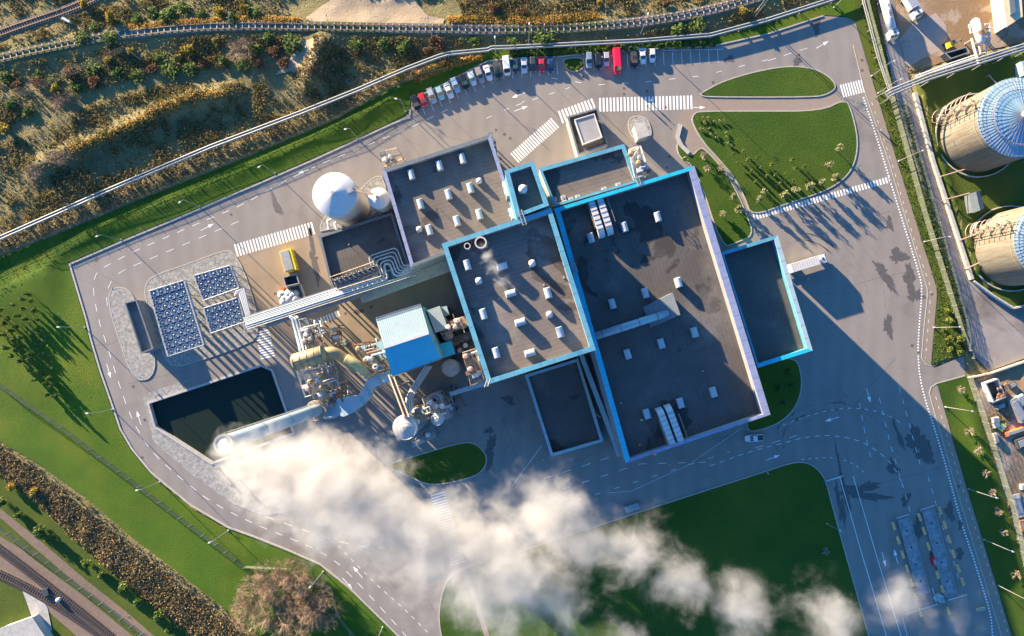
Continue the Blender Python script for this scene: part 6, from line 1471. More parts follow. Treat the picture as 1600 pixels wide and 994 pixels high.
weigh('long weighbridge deck beside the cycle path, darker patches on it', [(1440, 799), (1458, 793), (1495, 930), (1476, 934)])
br = thing('yellow_barrier', 'x', 'barrier')
mb = MB(); mb.loft([[(x, y, z) for x, y in ((-1.15 + e, -.35 + e), (1.15 - e, -.35 + e), (1.15 - e, .35 - e), (-1.15 + e, .35 - e))] for z, e in ((0, 0), (.25, .02), (.5, .14), (.85, .2))]); mb.build('block', M['barrier'], br)
mb = MB()
for x in (-.8, 0, .8): mb.box((x, 0), (.12, .32, .06), 0, .86)
mb.build('lifting_eye', M['dark'], br)
BRB = Bank(br)
BL = [(780, 310), (808, 398), (835, 487), (863, 575), (890, 663), (917, 750), (945, 845), (940, 255), (968, 340), (995, 435), (1052, 613), (1080, 700), (1120, 835), (1067, 215), (1096, 303), (1123, 392), (1150, 483), (1180, 573), (1207, 655)]
for i, (a, b2) in enumerate(BL):
    row = 0 if i < 7 else (1 if i < 13 else 2); k = i - (0, 7, 13)[row]
    BRB.put(P(1200 + a / 3.975, 744 + b2 / 3.975, 0), math.radians(-73), nth(k) + ' yellow barrier from the upper end, ' + ('row on the lawn side', 'row between the weighbridges', 'row on the cycle path side')[row], 'faded yellow barriers around the weighbridges')
for (px, lb) in ((((1400, 810), (1421, 804)), 'white beam across the head of the first weighbridge'), (((1438, 797), (1460, 790)), 'white beam across the head of the second weighbridge'), (((1415, 960), (1466, 944)), 'white beam across the foot of the first weighbridge'), (((1481, 938), (1512, 929)), 'white beam across the foot of the second weighbridge'), (((1290, 752), (1316, 744)), 'white barrier arm at the entrance of the straight lanes')):
    a, b2 = P(*px[0], 1.0), P(*px[1], 1.0); t = thing('lane_barrier', lb, 'barrier', (a.x, a.y, 0), world=True); mb = MB(); mb.beam(a, b2, .2, .14); mb.build('beam', M['white'], t)
    for v in (a, b2): mb = MB(); mb.box((v.x, v.y), (.35, .35, 1.15), BA, 0); mb.build('post', M['steel'], t)
def crate(name, label, px, py, s, ang, m, cat, z=0):
    t = thing(name, label, cat, (*P(px, py).xy, z), math.radians(ang)); mb = MB(); mb.box((0, 0), (s[0], s[1], s[2]), 0, .1)
    mb.build('body', m, t); mb = MB(); mb.box((0, 0), (s[0] * .8, s[1] * .7, .12), 0, s[2] + .1); mb.build('lid', M['steel'], t); mb = MB()
    for x in (-.35, .35): mb.box((x * s[0], 0), (.15, s[1] * 1.04, .1), 0, 0)
    mb.build('skid', M['dark'], t); return t
crate('red_machine', 'small red machine between the weighbridges', 1456, 876, (1.9, 1.0, 1.4), -73, M['red'], 'machine')
crate('drain_trough', 'upper dark trough lying on the gravel below the pond', 352, 745, (7, .7, .6), -47, M['slate'], 'trough')
crate('drain_trough', 'lower dark trough lying on the gravel below the pond', 384, 762, (6.5, .7, .6), -47, M['slate'], 'trough')
crate('ticket_booth', 'small pale booth near the foot of the weighbridges', 1464, 932, (1.2, 1.8, 2.3), 17, M['blue_pale'], 'booth')
crate('floor_grate', 'tan slatted box beside the dotted line at the lower road', 1531, 951, (2.4, .8, .5), 12, M['barrier'], 'box')
crate('utility_box', 'grey double box on the edge of the shaded road by the big lawn', 987, 793, (5.0, 2.4, .5), 17, M['slate'], 'box')

# ------------------------------------------------------------------ yard at the upper corner and the scrapyard
t = thing('heat_exchanger', 'white horizontal vessel with a cage of white pipes beside the pipe bridge', 'vessel', (*P(1530, 55).xy, 0), world=True)
mb = MB(); mb.tube([P(1522, 29, 3.5), P(1523, 32, 3.5), P(1533, 66, 3.5), P(1534, 70, 3.5)], [.4, 1.15, 1.15, .4], 20); mb.build('vessel', M['white'], t, smooth=True)
mb = MB(); mb.tube([P(1529, 50, 3.5), P(1531, 56, 3.5)], 1.25, 20); mb.build('band', M['rust'], t)
mb = MB(); mb.tube([P(1518, 60, 3), P(1529, 99, 3), P(1529, 99, 0)], .32, 8)
for a, b2 in ((38, 45), (45, 53), (54, 60), (62, 68)): mb.tube([P(1539, a, 3), P(1545, a, 3), P(1547, b2, 3), P(1540, b2, 3)], .24, 6)
mb.tube([P(1514, 38, 3), P(1517, 52, 3), P(1522, 50, 3)], .2, 6); mb.tube([P(1530, 72, 3), P(1532, 84, 3), P(1540, 82, 3), P(1546, 62, 3)], .24, 6); mb.build('pipes_cage', M['white'], t)
mb = MB()
for a in ((1524, 35), (1532, 63), (1518, 62), (1545, 50), (1540, 82)): p = P(*a, 3); mb.beam(p, (p.x, p.y, 0), .3)
mb.build('support', M['steel'], t)
skip('dark ribbed dumpster between the yellow digger and the white vessel', [(1476, 83), (1510, 73), (1515, 82), (1486, 92)], 2.4, M['slate'], 'ribbed_dumpster')
t = thing('yellow_digger', 'small yellow digger at the end of the dark dumpster', 'digger', P(1480, 73, 0), math.radians(20))
mb = MB(); mb.box((0, 0), (2.0, 1.5, 1.0), 0, .8); mb.build('body', M['yellow'], t); mb = MB(); mb.box((.3, .2), (.9, .9, .9), 0, 1.8); mb.build('cab', M['glass'], t)
mb = MB(); mb.tube([(1, 0, 1.4), (2.6, 0, 2.4), (3.9, 0, .8)], .16, 6); mb.build('arm', M['dark'], t)
for s in (-1, 1): mb = MB(); mb.box((0, s * .75), (2.3, .4, .7), 0, 0); mb.build('track', M['rubber'], t)
t = thing('beige_building', 'long beige building with a grey roof stripe, cut by the upper corner', 'building', (*P(1582, 15).xy, 0), world=True)
q = P2([(1562, -40), (1593, -50), (1598, 26), (1573, 42)], 5); mb = MB(); mb.prism(inset(q, .2), 0, 4.8); mb.build('wall', M['plaster'], t); mb = MB(); mb.prism(q, 4.8, 5.05, bottom=True); mb.build('roof', M['plaster'], t)
q = P2([(1572, -40), (1580, -44), (1586, 20), (1578, 24)], 5.2); mb = MB(); mb.prism(q, 5.05, 5.5); mb.build('roof_light', M['slate'], t)
skip('white open container heaped with scrap at the lower yard', [(1540, 599), (1560, 592), (1572, 621), (1553, 629)], 2.6, M['white'], 'scrap_container')
mb = MB(); c = P(1557, 611, 0); rr = random.Random(3)
for i in range(26): mb.box((c.x + rr.uniform(-1.2, 1.2), c.y + rr.uniform(-2, 2)), (rr.uniform(.3, 1), rr.uniform(.2, .8), rr.uniform(.2, .6)), rr.uniform(0, 3), 1.6 + rr.uniform(0, .6))
mb.build('scrap_pile', M['rust'], label='brown scrap filling the white open container', cat='scrap', kind='stuff')
for i, (a, b2, s, an, mm, lb) in enumerate(((1583, 640, (7, 2.2, 2.2), -62, M['steel'], 'long blue-grey machine frame on the scrapyard'), (1590, 625, (3.0, 2.2, 1.8), -60, M['blue_pale'], 'pale machine cab at the end of the long frame'), (1552, 656, (1.8, 1.6, 1.2), 10, M['white'], 'upper white bag in the scrapyard heap'), (1553, 663, (1.6, 1.6, 1.2), 20, M['white'], 'lower white bag in the scrapyard heap'), (1562, 667, (1.8, 1.5, 1.0), 50, M['lime'] if 'lime' in M else M['hivis'], 'bright green crate beside the white bags'),
        (1553, 684, (1.0, 2.8, 1.0), 15, M['wall_pale'], 'narrow white trough near the scrapyard fence'), (1559, 634, (2.4, 1.4, 1.4), 20, M['slate'], 'dark machine just below the white scrap container'), (1577, 601, (1.8, 1.5, 1.5), 30, M['dark'], 'black bin beside the white scrap container'), (1584, 673, (6.5, 1.2, 1.2), 18, M['orange'], 'long orange lattice arm on the scrapyard'), (1593, 690, (4, 2.6, 1.8), 20, M['dark'], 'dark hulk below the orange arm'),
        (1590, 790, (2.2, 6.5, .3), 12, M['wall_pale'], 'long pale slab on the brown yard'), (1596, 760, (1.5, 1.5, 1.1), 0, M['white'], 'white drum above the long pale slab'), (1597, 820, (2, 3, 1.2), 12, M['rust'], 'rusty box at the picture side of the yard'))):
    crate('scrap_machine' if i not in (2, 3) else 'white_bag', lb, a, b2, s, an, mm, 'machine' if i not in (2, 3) else 'bag')
crate('green_plant', 'blue and white machine at the upper side of the huge tank', 1593, 112, (3.0, 4.0, 3.0), 10, M['blue_pale'], 'machine')

# ------------------------------------------------------------------ people
def person(px, py, z, ang, jacket, label, bend=0.0):
    v = [(0, 0, .95), (0, .11, .9), (0, .12, .5), (.02, .12, .08), (.2, .12, .03), (0, -.11, .9), (0, -.12, .5), (.02, -.12, .08), (.2, -.12, .03), (0, 0, 1.2), (0, 0, 1.42), (0, 0, 1.52), (0.02, 0, 1.68),
         (0, .2, 1.42), (.02, .26, 1.15), (.14, .26, .95), (0, -.2, 1.42), (.02, -.26, 1.15), (.14, -.26, .95)]
    v = [(x + max(0, zz - .95) * bend, y, zz - max(0, zz - .95) * bend * .35) for x, y, zz in v]
    e = [(0, 1), (1, 2), (2, 3), (3, 4), (0, 5), (5, 6), (6, 7), (7, 8), (0, 9), (9, 10), (10, 11), (11, 12), (10, 13), (13, 14), (14, 15), (10, 16), (16, 17), (17, 18)]
    me = bpy.data.meshes.new('person'); me.from_pydata(v, e, []); o = bpy.data.objects.new('person', me); COL.objects.link(o); me.materials.append(M['navy'])
    md = o.modifiers.new('skin', 'SKIN'); ra = [.15, .11, .08, .055, .05, .11, .08, .055, .05, .15, .15, .06, .105, .075, .055, .04, .075, .055, .04]
    for i, r in enumerate(ra): me.skin_vertices[0].data[i].radius = (r, r)
    me.skin_vertices[0].data[0].use_root = True
    o.modifiers.new('sub', 'SUBSURF').levels = 1; o.modifiers[-1].render_levels = 2
    o.location = (*P(px, py, z).xy, z); o.rotation_euler = (0, 0, ang); tag(o, label, 'person')
    mb = MB(); mb.loft([[(b_ + r * math.cos(a), r * 1.3 * math.sin(a), zz) for a in np.linspace(0, 2 * math.pi, 13)[:-1]] for zz, r, b_ in ((.85, .19, 0), (1.2, .19, .25 * bend), (1.46 - .17 * bend, .17, .48 * bend), (1.5 - .18 * bend, .1, .5 * bend))]); mb.build('jacket', jacket, o)
    mb = MB(); cx, cz = .7 * bend, 1.72 - .25 * bend; mb.lathe((cx, 0), [(.15, cz), (.13, cz + .08), (.07, cz + .13), (.01, cz + .14)], 12); mb.build('helmet', M['white'], o)
person(1001, 656, 18, 1.0, M['hivis'], 'person in a yellow jacket standing on the largest dark roof', .3)
person(999, 695, 18, 2.2, M['hiorange'], 'person in orange-red overalls near the lower roof corner', .5)
person(1020, 709, 21, .2, M['hiorange'], 'person in bright orange leaning at the lower roof edge', .6)
person(849, 718, 0, 2.0, M['hivis'], 'person in a yellow-green jacket on the yard below the low dark roof')
person(1016, 160, 0, .2, M['navy'], 'person in dark clothes walking on the shaded zebra stripes')
person(1011, 166, 0, .1, M['navy'], 'second dark-clothed person on the zebra, nearer its lower edge')
person(1259, 437, 0, .1, M['white'], 'person in white standing in the shade below the white lorry')
# ------------------------------------------------------------------ trees and shrubs
def leaf_cloud(n, rx, ry, rz, cz, size, seed, lobes=7, cone=0.0):
    """n leaf clumps in lobes spread through the crown's volume; returns MB"""
    rg = np.random.default_rng(seed); mb = MB()
    ctr = rg.normal(0, .45, (lobes, 3)); ctr /= np.maximum(1, np.linalg.norm(ctr, axis=1, keepdims=True) / .62)
    lr = rg.uniform(.34, .62, lobes)
    vs, fs = [], []
    for i in range(n):
        k = rg.integers(lobes); d = rg.normal(size=3); d /= np.linalg.norm(d) + 1e-9; p = ctr[k] + d * lr[k] * rg.uniform(.55, 1.05)
        q = 1 - cone * (p[2] * .5 + .5); x, y, z = p[0] * rx * q, p[1] * ry * q, cz + p[2] * rz
        a = rg.normal(size=3); a /= np.linalg.norm(a); b2 = np.cross(a, rg.normal(size=3)); b2 /= np.linalg.norm(b2) + 1e-9; s = size * rg.uniform(.6, 1.3)
        o = len(vs); c = np.array([x, y, z]); vs += [tuple(c - a * s), tuple(c - b2 * s * .6), tuple(c + a * s), tuple(c + b2 * s * .6)]; fs.append((o, o + 1, o + 2, o + 3))
    mb.add(vs, fs); return mb
def leafy(name, cat, r, h, leafm, seed, n=260, size=.28, cone=0.0, trunk=.1, base=.15):
    t = thing(name, 'x', cat); rr = random.Random(seed)
    mb = MB(); mb.tube([(0, 0, -.2), (rr.uniform(-.1, .1), rr.uniform(-.1, .1), h * .5), (0, 0, h * .85)], [trunk, trunk * .7, trunk * .3], 6)
    for i in range(5): a = i * 2.4; mb.tube([(0, 0, h * (.25 + .1 * i)), (r * .6 * math.cos(a), r * .6 * math.sin(a), h * (.4 + .1 * i))], [trunk * .5, trunk * .15], 5)
    mb.build('trunk', M['bark'], t)
    leaf_cloud(n, r, r, (h * (1 - base)) / 2, h * base + h * (1 - base) / 2, size, seed, 8, cone).build('crown', M[leafm], t)
    return t
def bare_tree(name, r, h, m, seed, levels=4, lean=(0, 0)):
    t = thing(name, 'x', 'tree'); rr = random.Random(seed); mb = MB(); tw = MB()
    def grow(p, d, L, rad, lv):
        q = p + d * L; tgt = mb if lv < 2 else tw
        mid = p.lerp(q, .5) + Vector((rr.uniform(-1, 1), rr.uniform(-1, 1), rr.uniform(-.5, .5))) * L * .08
        tgt.tube([p, mid, q], [rad, rad * .8, rad * .6], 5 if lv < 2 else 3, cap=False)
        if lv >= levels: return
        for i in range(rr.choice((4, 5, 5, 6)) if lv else 12):
            s = p.lerp(q, rr.uniform(.35, 1.0)) if lv else p.lerp(q, rr.uniform(.25, 1.0))
            nd = (d + Vector((rr.gauss(0, .6), rr.gauss(0, .6), rr.gauss(0, .35)))).normalized()
            if lv == 0: a = i * 2.4 + rr.uniform(-.4, .4); nd = Vector((math.cos(a), math.sin(a), rr.uniform(.15, .9))).normalized()
            grow(s, nd, L * rr.uniform(.5, .72) if lv else r * rr.uniform(.55, .75), rad * .5, lv + 1)
    grow(Vector((0, 0, -.2)), Vector((lean[0], lean[1], 1)).normalized(), h * .55, .12 + .02 * r, 0)
    mb.build('trunk', M['bark'], t); tw.build('crown', m, t)
    return t
def uv(px, py, off, sc): return off[0] + px / sc, off[1] + py / sc

# garden: taller pale-green shrubs with long shadows
GB = [Bank(leafy('garden_tree', 'tree', 1.0, 4.4, 'leaf_pale', 20 + i, 260, .24, .25)) for i in range(2)] 
GC_ = [Bank(leafy('conifer', 'tree', .75, 3.9, 'leaf_green', 30 + i, 230, .2, .55, .07)) for i in range(2)]
big = [(485, 780, 38), (530, 885, 45), (400, 925, 42), (1335, 390, 35), (1257, 525, 40), (1300, 630, 42), (1195, 665, 40), (1095, 695, 40), (985, 730, 42), (895, 768, 42), (692, 800, 36), (728, 740, 28)]
BLAB = ['uppermost of the trio on the lawn strip by the lilac coping', 'middle one of the trio beside the footpath', 'lowest of the trio, nearest the annex', 'standing alone in the upper curve of the garden lawn', 'inside the outer curve of the garden lawn', 'at the lowest curve of the garden lawn, first of the kerb row', 'second of the row along the zebra kerb', 'third of the row along the zebra kerb', 'fourth of the row along the zebra kerb', 'fifth of the row along the zebra kerb', 'nearest the paved square, on its footpath side', 'between the paved square and the small trees']
for i, (a, b2, r) in enumerate(big):
    x, y = uv(a, b2, (1050, 160), 5.23); k = r / 40 * 1.25; GB[i % 2].put(P(x, y, .1), i * 1.3, 'round pale-leaved tree ' + BLAB[i], 'round pale-leaved trees on the garden lawns', (k, k, 1.0 if i > 2 else .75))
small = [(670, 655, 22), (855, 672, 24), (965, 650, 24), (752, 612, 24), (823, 600, 22), (910, 590, 18), (632, 567, 20), (710, 540, 20), (982, 548, 22), (1065, 535, 22), (800, 520, 22), (605, 480, 24), (520, 500, 18), (490, 430, 22), (570, 405, 20), (685, 460, 24), (967, 478, 24)]
small.sort(key=lambda a: a[0] * .7 + a[1] * .7)
for i, (a, b2, r) in enumerate(small):
    x, y = uv(a, b2, (1050, 160), 5.23); k = r / 24; GC_[i % 2].put(P(x, y, .1), i * 1.7, nth(i) + ' small conifer counted from the footpath fork across the garden lawn', 'small conifers on the garden lawn', (k, k, k * .8))
TF = Bank(leafy('low_shrub', 'shrub', .42, .7, 'leaf_pale', 44, 60, .16, 0, .03))
tiny = [(205, 130), (250, 130), (292, 128), (258, 165), (262, 178), (300, 150), (340, 160), (385, 155), (425, 150), (225, 220), (250, 225), (300, 215), (350, 258), (358, 290), (310, 262), (437, 250), (440, 288), (450, 335), (482, 355)]
tiny.sort(key=lambda a: a[0] + a[1])
for i, (a, b2) in enumerate(tiny): x, y = uv(a, b2, (1050, 160), 5.23); TF.put(P(x, y, .1), i, nth(i) + ' tiny shrub from the rounded tip of the garden lawn', 'tiny shrubs at the tip of the garden lawn')
for i, (a, b2, lb) in enumerate(((1069, 250, 'at the corner of the lilac coping'), (1340, 262, 'x'))):
    if i == 0: TF.put(P(a, b2, .1), 1, 'small yellowish shrub ' + lb, None, (2, 2, 2))
# young bare star-shaped trees
YB = [Bank(bare_tree('young_bare_tree', 1.3, 3.4, M['twig_pale'], 60 + i, 3)) for i in range(2)]
YT = [(1098, 244, 'pale bare sapling near the footpath, upper of a pair'), (1104, 265, 'pale bare sapling at the lilac coping, lower of a pair'), (1124, 263, 'pale bare sapling against the footpath edge'), (1497, 608, 'highest bare sapling on the roadside lawn'), (1511, 673, 'second bare sapling down the roadside lawn'), (1524, 703, 'third bare sapling down the roadside lawn'), (1535, 738, 'fourth bare sapling down the roadside lawn'), (1546, 768, 'fifth bare sapling down the roadside lawn'), (1553, 798, 'sixth bare sapling, in the shade'), (1563, 830, 'seventh bare sapling, in the shade'), (1583, 895, 'lowest bare sapling by the steam end'), (1287, 860, 'single bare sapling on the shaded big lawn')]
for i, (a, b2, lb) in enumerate(YT): YB[i % 2].put(G(a, b2), i * 1.1, lb, 'young bare trees', (.95, .95, 1))
# round shrubs
YS = Bank(leafy('round_shrub', 'shrub', 1.25, 2.0, 'leaf_lime', 70, 240, .24, 0, .08, .05))
for i, (a, b2, k, lb) in enumerate(((1477, 486, .8, 'highest one on the verge'), (1482, 501, 1, 'second one on the verge'), (1474, 513, .7, 'under the lamp arm on the verge'), (1478, 530, 1.1, 'nearer the cycle path in the middle pair'), (1495, 530, 1.2, 'touching the tall fence in the middle pair'), (1480, 547, 1, 'nearer the cycle path in the lowest pair'), (1495, 551, 1, 'nearer the fence in the lowest pair'))): YS.put(G(a, b2), i, 'yellow-green round shrub ' + lb, 'yellow-green shrubs on the verge', (k, k, k))
DS = Bank(leafy('round_shrub', 'shrub', 1.1, 1.5, 'leaf_green', 71, 220, .2, 0, .06, .05))
for i, (a, b2, lb) in enumerate(((1231, 581, 'nearest the annex'), (1237, 602, 'on the road side'), (1216, 607, 'on the hall side'), (1223, 628, 'lowest'))): DS.put(P(a, b2, .1), i, 'dark round shrub on the corner lawn, ' + lb + ' of four', 'four dark shrubs on the corner lawn')
for i, (a, b2) in enumerate(((885, 104), (893, 108), (903, 107), (909, 101))): DS.put(P(a, b2, .1), i, nth(i) + ' clipped shrub from the small-car side in the parking bed', 'shrubs in the parking bed', (.7, .7, .6))
# the grove on the left lawn
GR = [Bank(leafy('grove_conifer', 'tree', .8, 3.2, 'leaf_green', 80 + i, 210, .22, .45, .07)) for i in range(3)]
grove = [(185, 125), (245, 140), (270, 210), (195, 195), (210, 262), (120, 165), (150, 245), (290, 268), (90, 265), (145, 320), (20, 305), (105, 348), (55, 375), (125, 410), (180, 390), (75, 465), (145, 485), (110, 525), (170, 563), (240, 510), (240, 550), (265, 695), (300, 630), (325, 655), (380, 675), (345, 715), (390, 735), (355, 800), (420, 805), (230, 90), (15, 245), (20, 380), (60, 300), (40, 200), (5, 350)]
grove.sort(key=lambda a: a[1] * .9 - a[0] * .3)
for i, (a, b2) in enumerate(grove): x, y = uv(a, b2, (0, 440), 4.52); k = .85 + .35 * random.random(); GR[i % 3].put(G(x, y), i * .9, nth(i) + ' conifer from the bank end of the dark grove', 'conifers of the grove on the lawn', (k, k, k))
TS = Bank(leafy('grove_seedling', 'shrub', .42, .9, 'leaf_pale', 86, 60, .15, 0, .03))
seeds = [(235, 375), (275, 365), (310, 357), (330, 390), (285, 400), (325, 420), (260, 440), (300, 445), (345, 455), (270, 480), (315, 510), (355, 525), (285, 515), (330, 555), (370, 567), (300, 580), (340, 597), (375, 610), (260, 585), (205, 345), (220, 300), (245, 345)]
seeds.sort(key=lambda a: a[1] + .2 * a[0])
for i, (a, b2) in enumerate(seeds): x, y = uv(a, b2, (0, 440), 4.52); TS.put(G(x, y), i, nth(i) + ' pale seedling from the bank end of the grove', 'pale seedlings between the grove conifers')
# hedge trees by the lower railway
HB = [Bank(leafy('hedge_tree', 'tree', 1.7, 3.4, 'leaf_green', 90 + i, 330, .34, .1, .12, .08)) for i in range(2)]
HT = [(30, 155), (150, 235), (275, 325), (330, 375), (560, 525), (650, 600), (785, 685), (890, 765), (1010, 850), (1075, 935)]
for i, (a, b2) in enumerate(HT): x, y = uv(a, b2, (0, 744), 3.975); k = .8 + .3 * random.random(); HB[i % 2].put(G(x, y), i, nth(i) + ' dark bushy tree from the picture side along the lower mesh fence', 'bushy trees along the lower fence', (k, k, k))
GO = [Bank(leafy('golden_shrub', 'shrub', 1.7, 2.2, 'leaf_gold', 95 + i, 330, .3, 0, .08, .05)) for i in range(2)]
GP = [(22, 760, 'beside the reeds at the picture side'), (57, 768, 'second one among the lower reeds'), (176, 28, 'single one under the upper corner track'), (297, 78, 'tall one below the long track'), (280, 92, 'close beside the tall one below the long track'), (338, 68, 'left neighbour of the rosy bare tree'), (206, 82, 'at the end of the overhead wires'), (172, 96, 'small one among the dark bushes'), (135, 8, 'at the top by the sand'), (345, 18, 'largest one in the upper band above the long track'), (383, 15, 'next to the largest one in the upper band'), (935, 8, 'bright one high above the parked red van'), (1160, 20, 'at the long track near the pipeline'), (624, 122, 'by the pipeline above the slanted cars'), (90, 140, 'lime one below the overhead wires'), (12, 200, 'pale one low at the picture side')]
for i, (a, b2, lb) in enumerate(GP): k = .7 + .5 * random.random(); GO[i % 2].put(G(a, b2), i, 'golden autumn shrub, ' + lb.replace('left neighbour of', 'neighbour of'), 'golden shrubs in the scrub', (k, k, k))
RU = [Bank(leafy('russet_shrub', 'shrub', 2.1, 2.6, 'leaf_rust', 100 + i, 380, .34, 0, .1, .03)) for i in range(2)]
RP = [(430, 82, 'widest one by the culvert'), (405, 100, 'beside the widest one by the culvert'), (445, 100, 'between culvert and sand ramp'), (680, 66, 'upper one by the pipeline corner'), (668, 80, 'lower one by the pipeline corner'), (690, 72, 'nearest the pipeline bend'), (60, 130, 'under the overhead wires'), (110, 115, 'dark one under the overhead wires'), (150, 130, 'below the wires, toward the golden shrub'), (240, 110, 'below the long track in deep shade'), (320, 100, 'near the rosy bare tree'), (820, 20, 'above the middle of the long track'), (770, 14, 'above the track over the white van'), (1040, 6, 'above the track near the pipeline'), (560, 80, 'alone on the shaded slope'), (30, 135, 'by the picture side below the long track')]
for i, (a, b2, lb) in enumerate(RP): k = .6 + .4 * random.random(); RU[i % 2].put(G(a, b2), i, 'russet brown shrub, ' + lb, 'russet shrubs in the scrub', (k, k, k * .8))
DB = [Bank(leafy('dark_bush', 'bush', 2.4, 2.6, 'leaf_green', 110 + i, 400, .36, 0, .1, .02)) for i in range(2)]
DP = [(215, 30), (240, 22), (265, 28), (290, 14), (315, 22), (360, 30), (400, 22), (130, 62), (150, 45), (175, 60), (60, 118), (85, 126), (120, 140), (150, 108), (185, 115), (215, 120), (250, 90), (270, 110), (300, 108), (350, 95), (380, 105), (395, 82), (420, 60), (460, 70), (600, 68), (630, 72), (560, 70), (800, 72), (740, 66), (850, 62), (1090, 42), (1060, 52), (20, 160), (45, 175), (10, 120)]
DP.sort()
for i, (a, b2) in enumerate(DP): k = .7 + .5 * random.random(); DB[i % 2].put(G(a, b2), i * .7, nth(i) + ' dark green bush eastward through the railway scrub', 'dark bushes in the railway scrub', (k * 1.25, k, k * .6))
# hedge along the car park: clumps one can tell apart
HG = Bank(leafy('hedge_clump', 'hedge', 1.3, 1.3, 'leaf_green', 120, 260, .22, 0, .06, .02))
HH = [(800 + 13.5 * i, 85 - .72 * i * 13.5 / 13.5 * .9) for i in range(24)]
for i, (a, b2) in enumerate(HH): HG.put(G(a, b2), i, nth(i) + ' clump of the hedge behind the straight car row', 'hedge clumps behind the car park')
# bare trees
bt = bare_tree('bare_tree', 4.6, 6.5, M['twig_rose'], 5, 5); BT = Bank(bt)
for i, (a, b2, k, lb) in enumerate(((381, 82, .75, 'rosy bare tree below the long track'), (405, 925, 1.15, 'bare brown tree on the corner side of the cluster'), (450, 915, 1.25, 'tallest bare brown tree in the middle of the cluster'), (490, 930, 1.2, 'bare brown tree nearest the kerb road'), (440, 955, 1.2, 'bare brown tree low in the cluster'), (480, 960, 1.1, 'bare brown tree at the lowest point of the cluster'), (392, 950, 1.0, 'bare brown tree nearest the reeds'), (505, 950, 1.1, 'bare brown tree against the low end of the fence'), (425, 900, 1.0, 'bare brown tree at the upper fence of the cluster'), (465, 892, 1.0, 'bare brown tree at the fence corner'))): BT.put(G(a, b2), i * 1.3, lb, None if i == 0 else 'bare brown trees in the fenced cluster', (k, k, k * .85))
pt = bare_tree('pale_bare_tree', 2.6, 4.2, M['twig_rose'], 9, 4, (.3, .2)); PT = Bank(pt)
for i, (a, b2, k, lb) in enumerate(((95, 168, 1, 'small pinkish bare tree on the shaded slope'), (110, 157, .6, 'smaller pinkish bare tree beside it on the slope'), (105, 250, 1.0, 'pinkish bare tree at the end of the golden ridge'), (62, 270, 1.1, 'pinkish bare tree lowest on the ridge end'), (86, 245, .9, 'pinkish bare tree between two others on the ridge end'))): PT.put(G(a, b2), i, lb, 'pinkish bare trees on the scrub slope', (k, k, k))

# ------------------------------------------------------------------ ground cover nobody could count
def cover(name, polys, n, mat, size, hgt, label, seed, dens=None, ex=()):
    rg = np.random.default_rng(seed); VS, tot = [], 0
    area = []
    for pl in polys:
        q = np.array([tuple(v) for v in P2(pl)]); area.append((q.min(0), q.max(0), q))
    A = [abs(0.5 * np.sum(q[:, 0] * np.roll(q[:, 1], -1) - np.roll(q[:, 0], -1) * q[:, 1])) for _, _, q in area]
    P_ = []
    for (lo, hi, q), a in zip(area, A):
        k = int(n * a / sum(A)); lo = np.maximum(lo, (-178, -122)); hi = np.minimum(hi, (178, 130)); X = rg.uniform(lo[0], hi[0], k * 3); Y = rg.uniform(lo[1], hi[1], k * 3)
        ok = inside(X, Y, q.tolist())
        for e in ex: ok &= distline(X, Y, P2(e[0])) > e[1]
        if dens is not None: ok &= rg.random(len(X)) < dens(X, Y)
        P_.append(np.stack([X[ok], Y[ok]], 1)[:k])
    Pn = np.concatenate(P_); k = len(Pn); Z = hz_np(Pn[:, 0], Pn[:, 1])
    m_ = 3
    C = np.repeat(np.column_stack([Pn, Z]), m_, 0); K = len(C); C[:, :2] += rg.normal(0, size * .5, (K, 2)); hh = rg.uniform(.1, 1, K) * hgt * (0.5 + vnoise(C[:, 0], C[:, 1], 4.0)); C[:, 2] += hh * .6
    a = rg.normal(size=(K, 3)); a[:, 2] = np.abs(a[:, 2]) + .4; a /= np.linalg.norm(a, axis=1, keepdims=True)
    b2 = np.cross(a, rg.normal(size=(K, 3))); b2 /= np.linalg.norm(b2, axis=1, keepdims=True)
    s = (size * rg.uniform(.5, 1.3, K))[:, None]
    V = np.stack([C - b2 * s * .5, C + b2 * s * .5, C + a * s * 1.2], 1).reshape(-1, 3)
    F = np.arange(K * 3).reshape(-1, 3)
    me = bpy.data.meshes.new(name); me.from_pydata(V.tolist(), [], F.tolist()); me.materials.append(M[mat])
    o = bpy.data.objects.new(name, me); COL.objects.link(o); return tag(o, label, None, None, 'stuff')
TRACK1 = [(-120, 122), (0, 94), (100, 73), (200, 54.5), (300, 46), (400, 43), (520, 45), (800, 49.5), (900, 47), (1000, 38), (1080, 25), (1150, 9), (1220, -14)]
TRACK2 = [(-100, 92), (0, 53), (60, 33), (100, 19), (150, -3)]
PIPE1 = [(-70, 403), (0, 372), (160, 301), (330, 229), (470, 176), (560, 140), (686, 88), (768, 75), (1000, 64), (1110, 55), (1200, 31), (1300, -1)]
SAND = [(470, 8), (700, 20)]
TRK = [(480, 150), (500, 110), (470, 60)]
cover('undergrowth', [SCRUBZ[0]], 60000, 'leaf_scrub', .42, .6, 'brown and ochre undergrowth covering the railway scrubland', 1, lambda X, Y: .15 + .85 * sstep(.38, .6, vnoise(X, Y, 7.0) * .6 + vnoise(X, Y, 2.4) * .4), [(TRACK1, 2.6), (TRACK2, 2.6), (PIPE1, .9), (SAND, 4.0), ([(480, 70), (430, 130)], 2.5), ([(0, 215), (120, 160), (250, 122), (400, 118)], 2.0)])
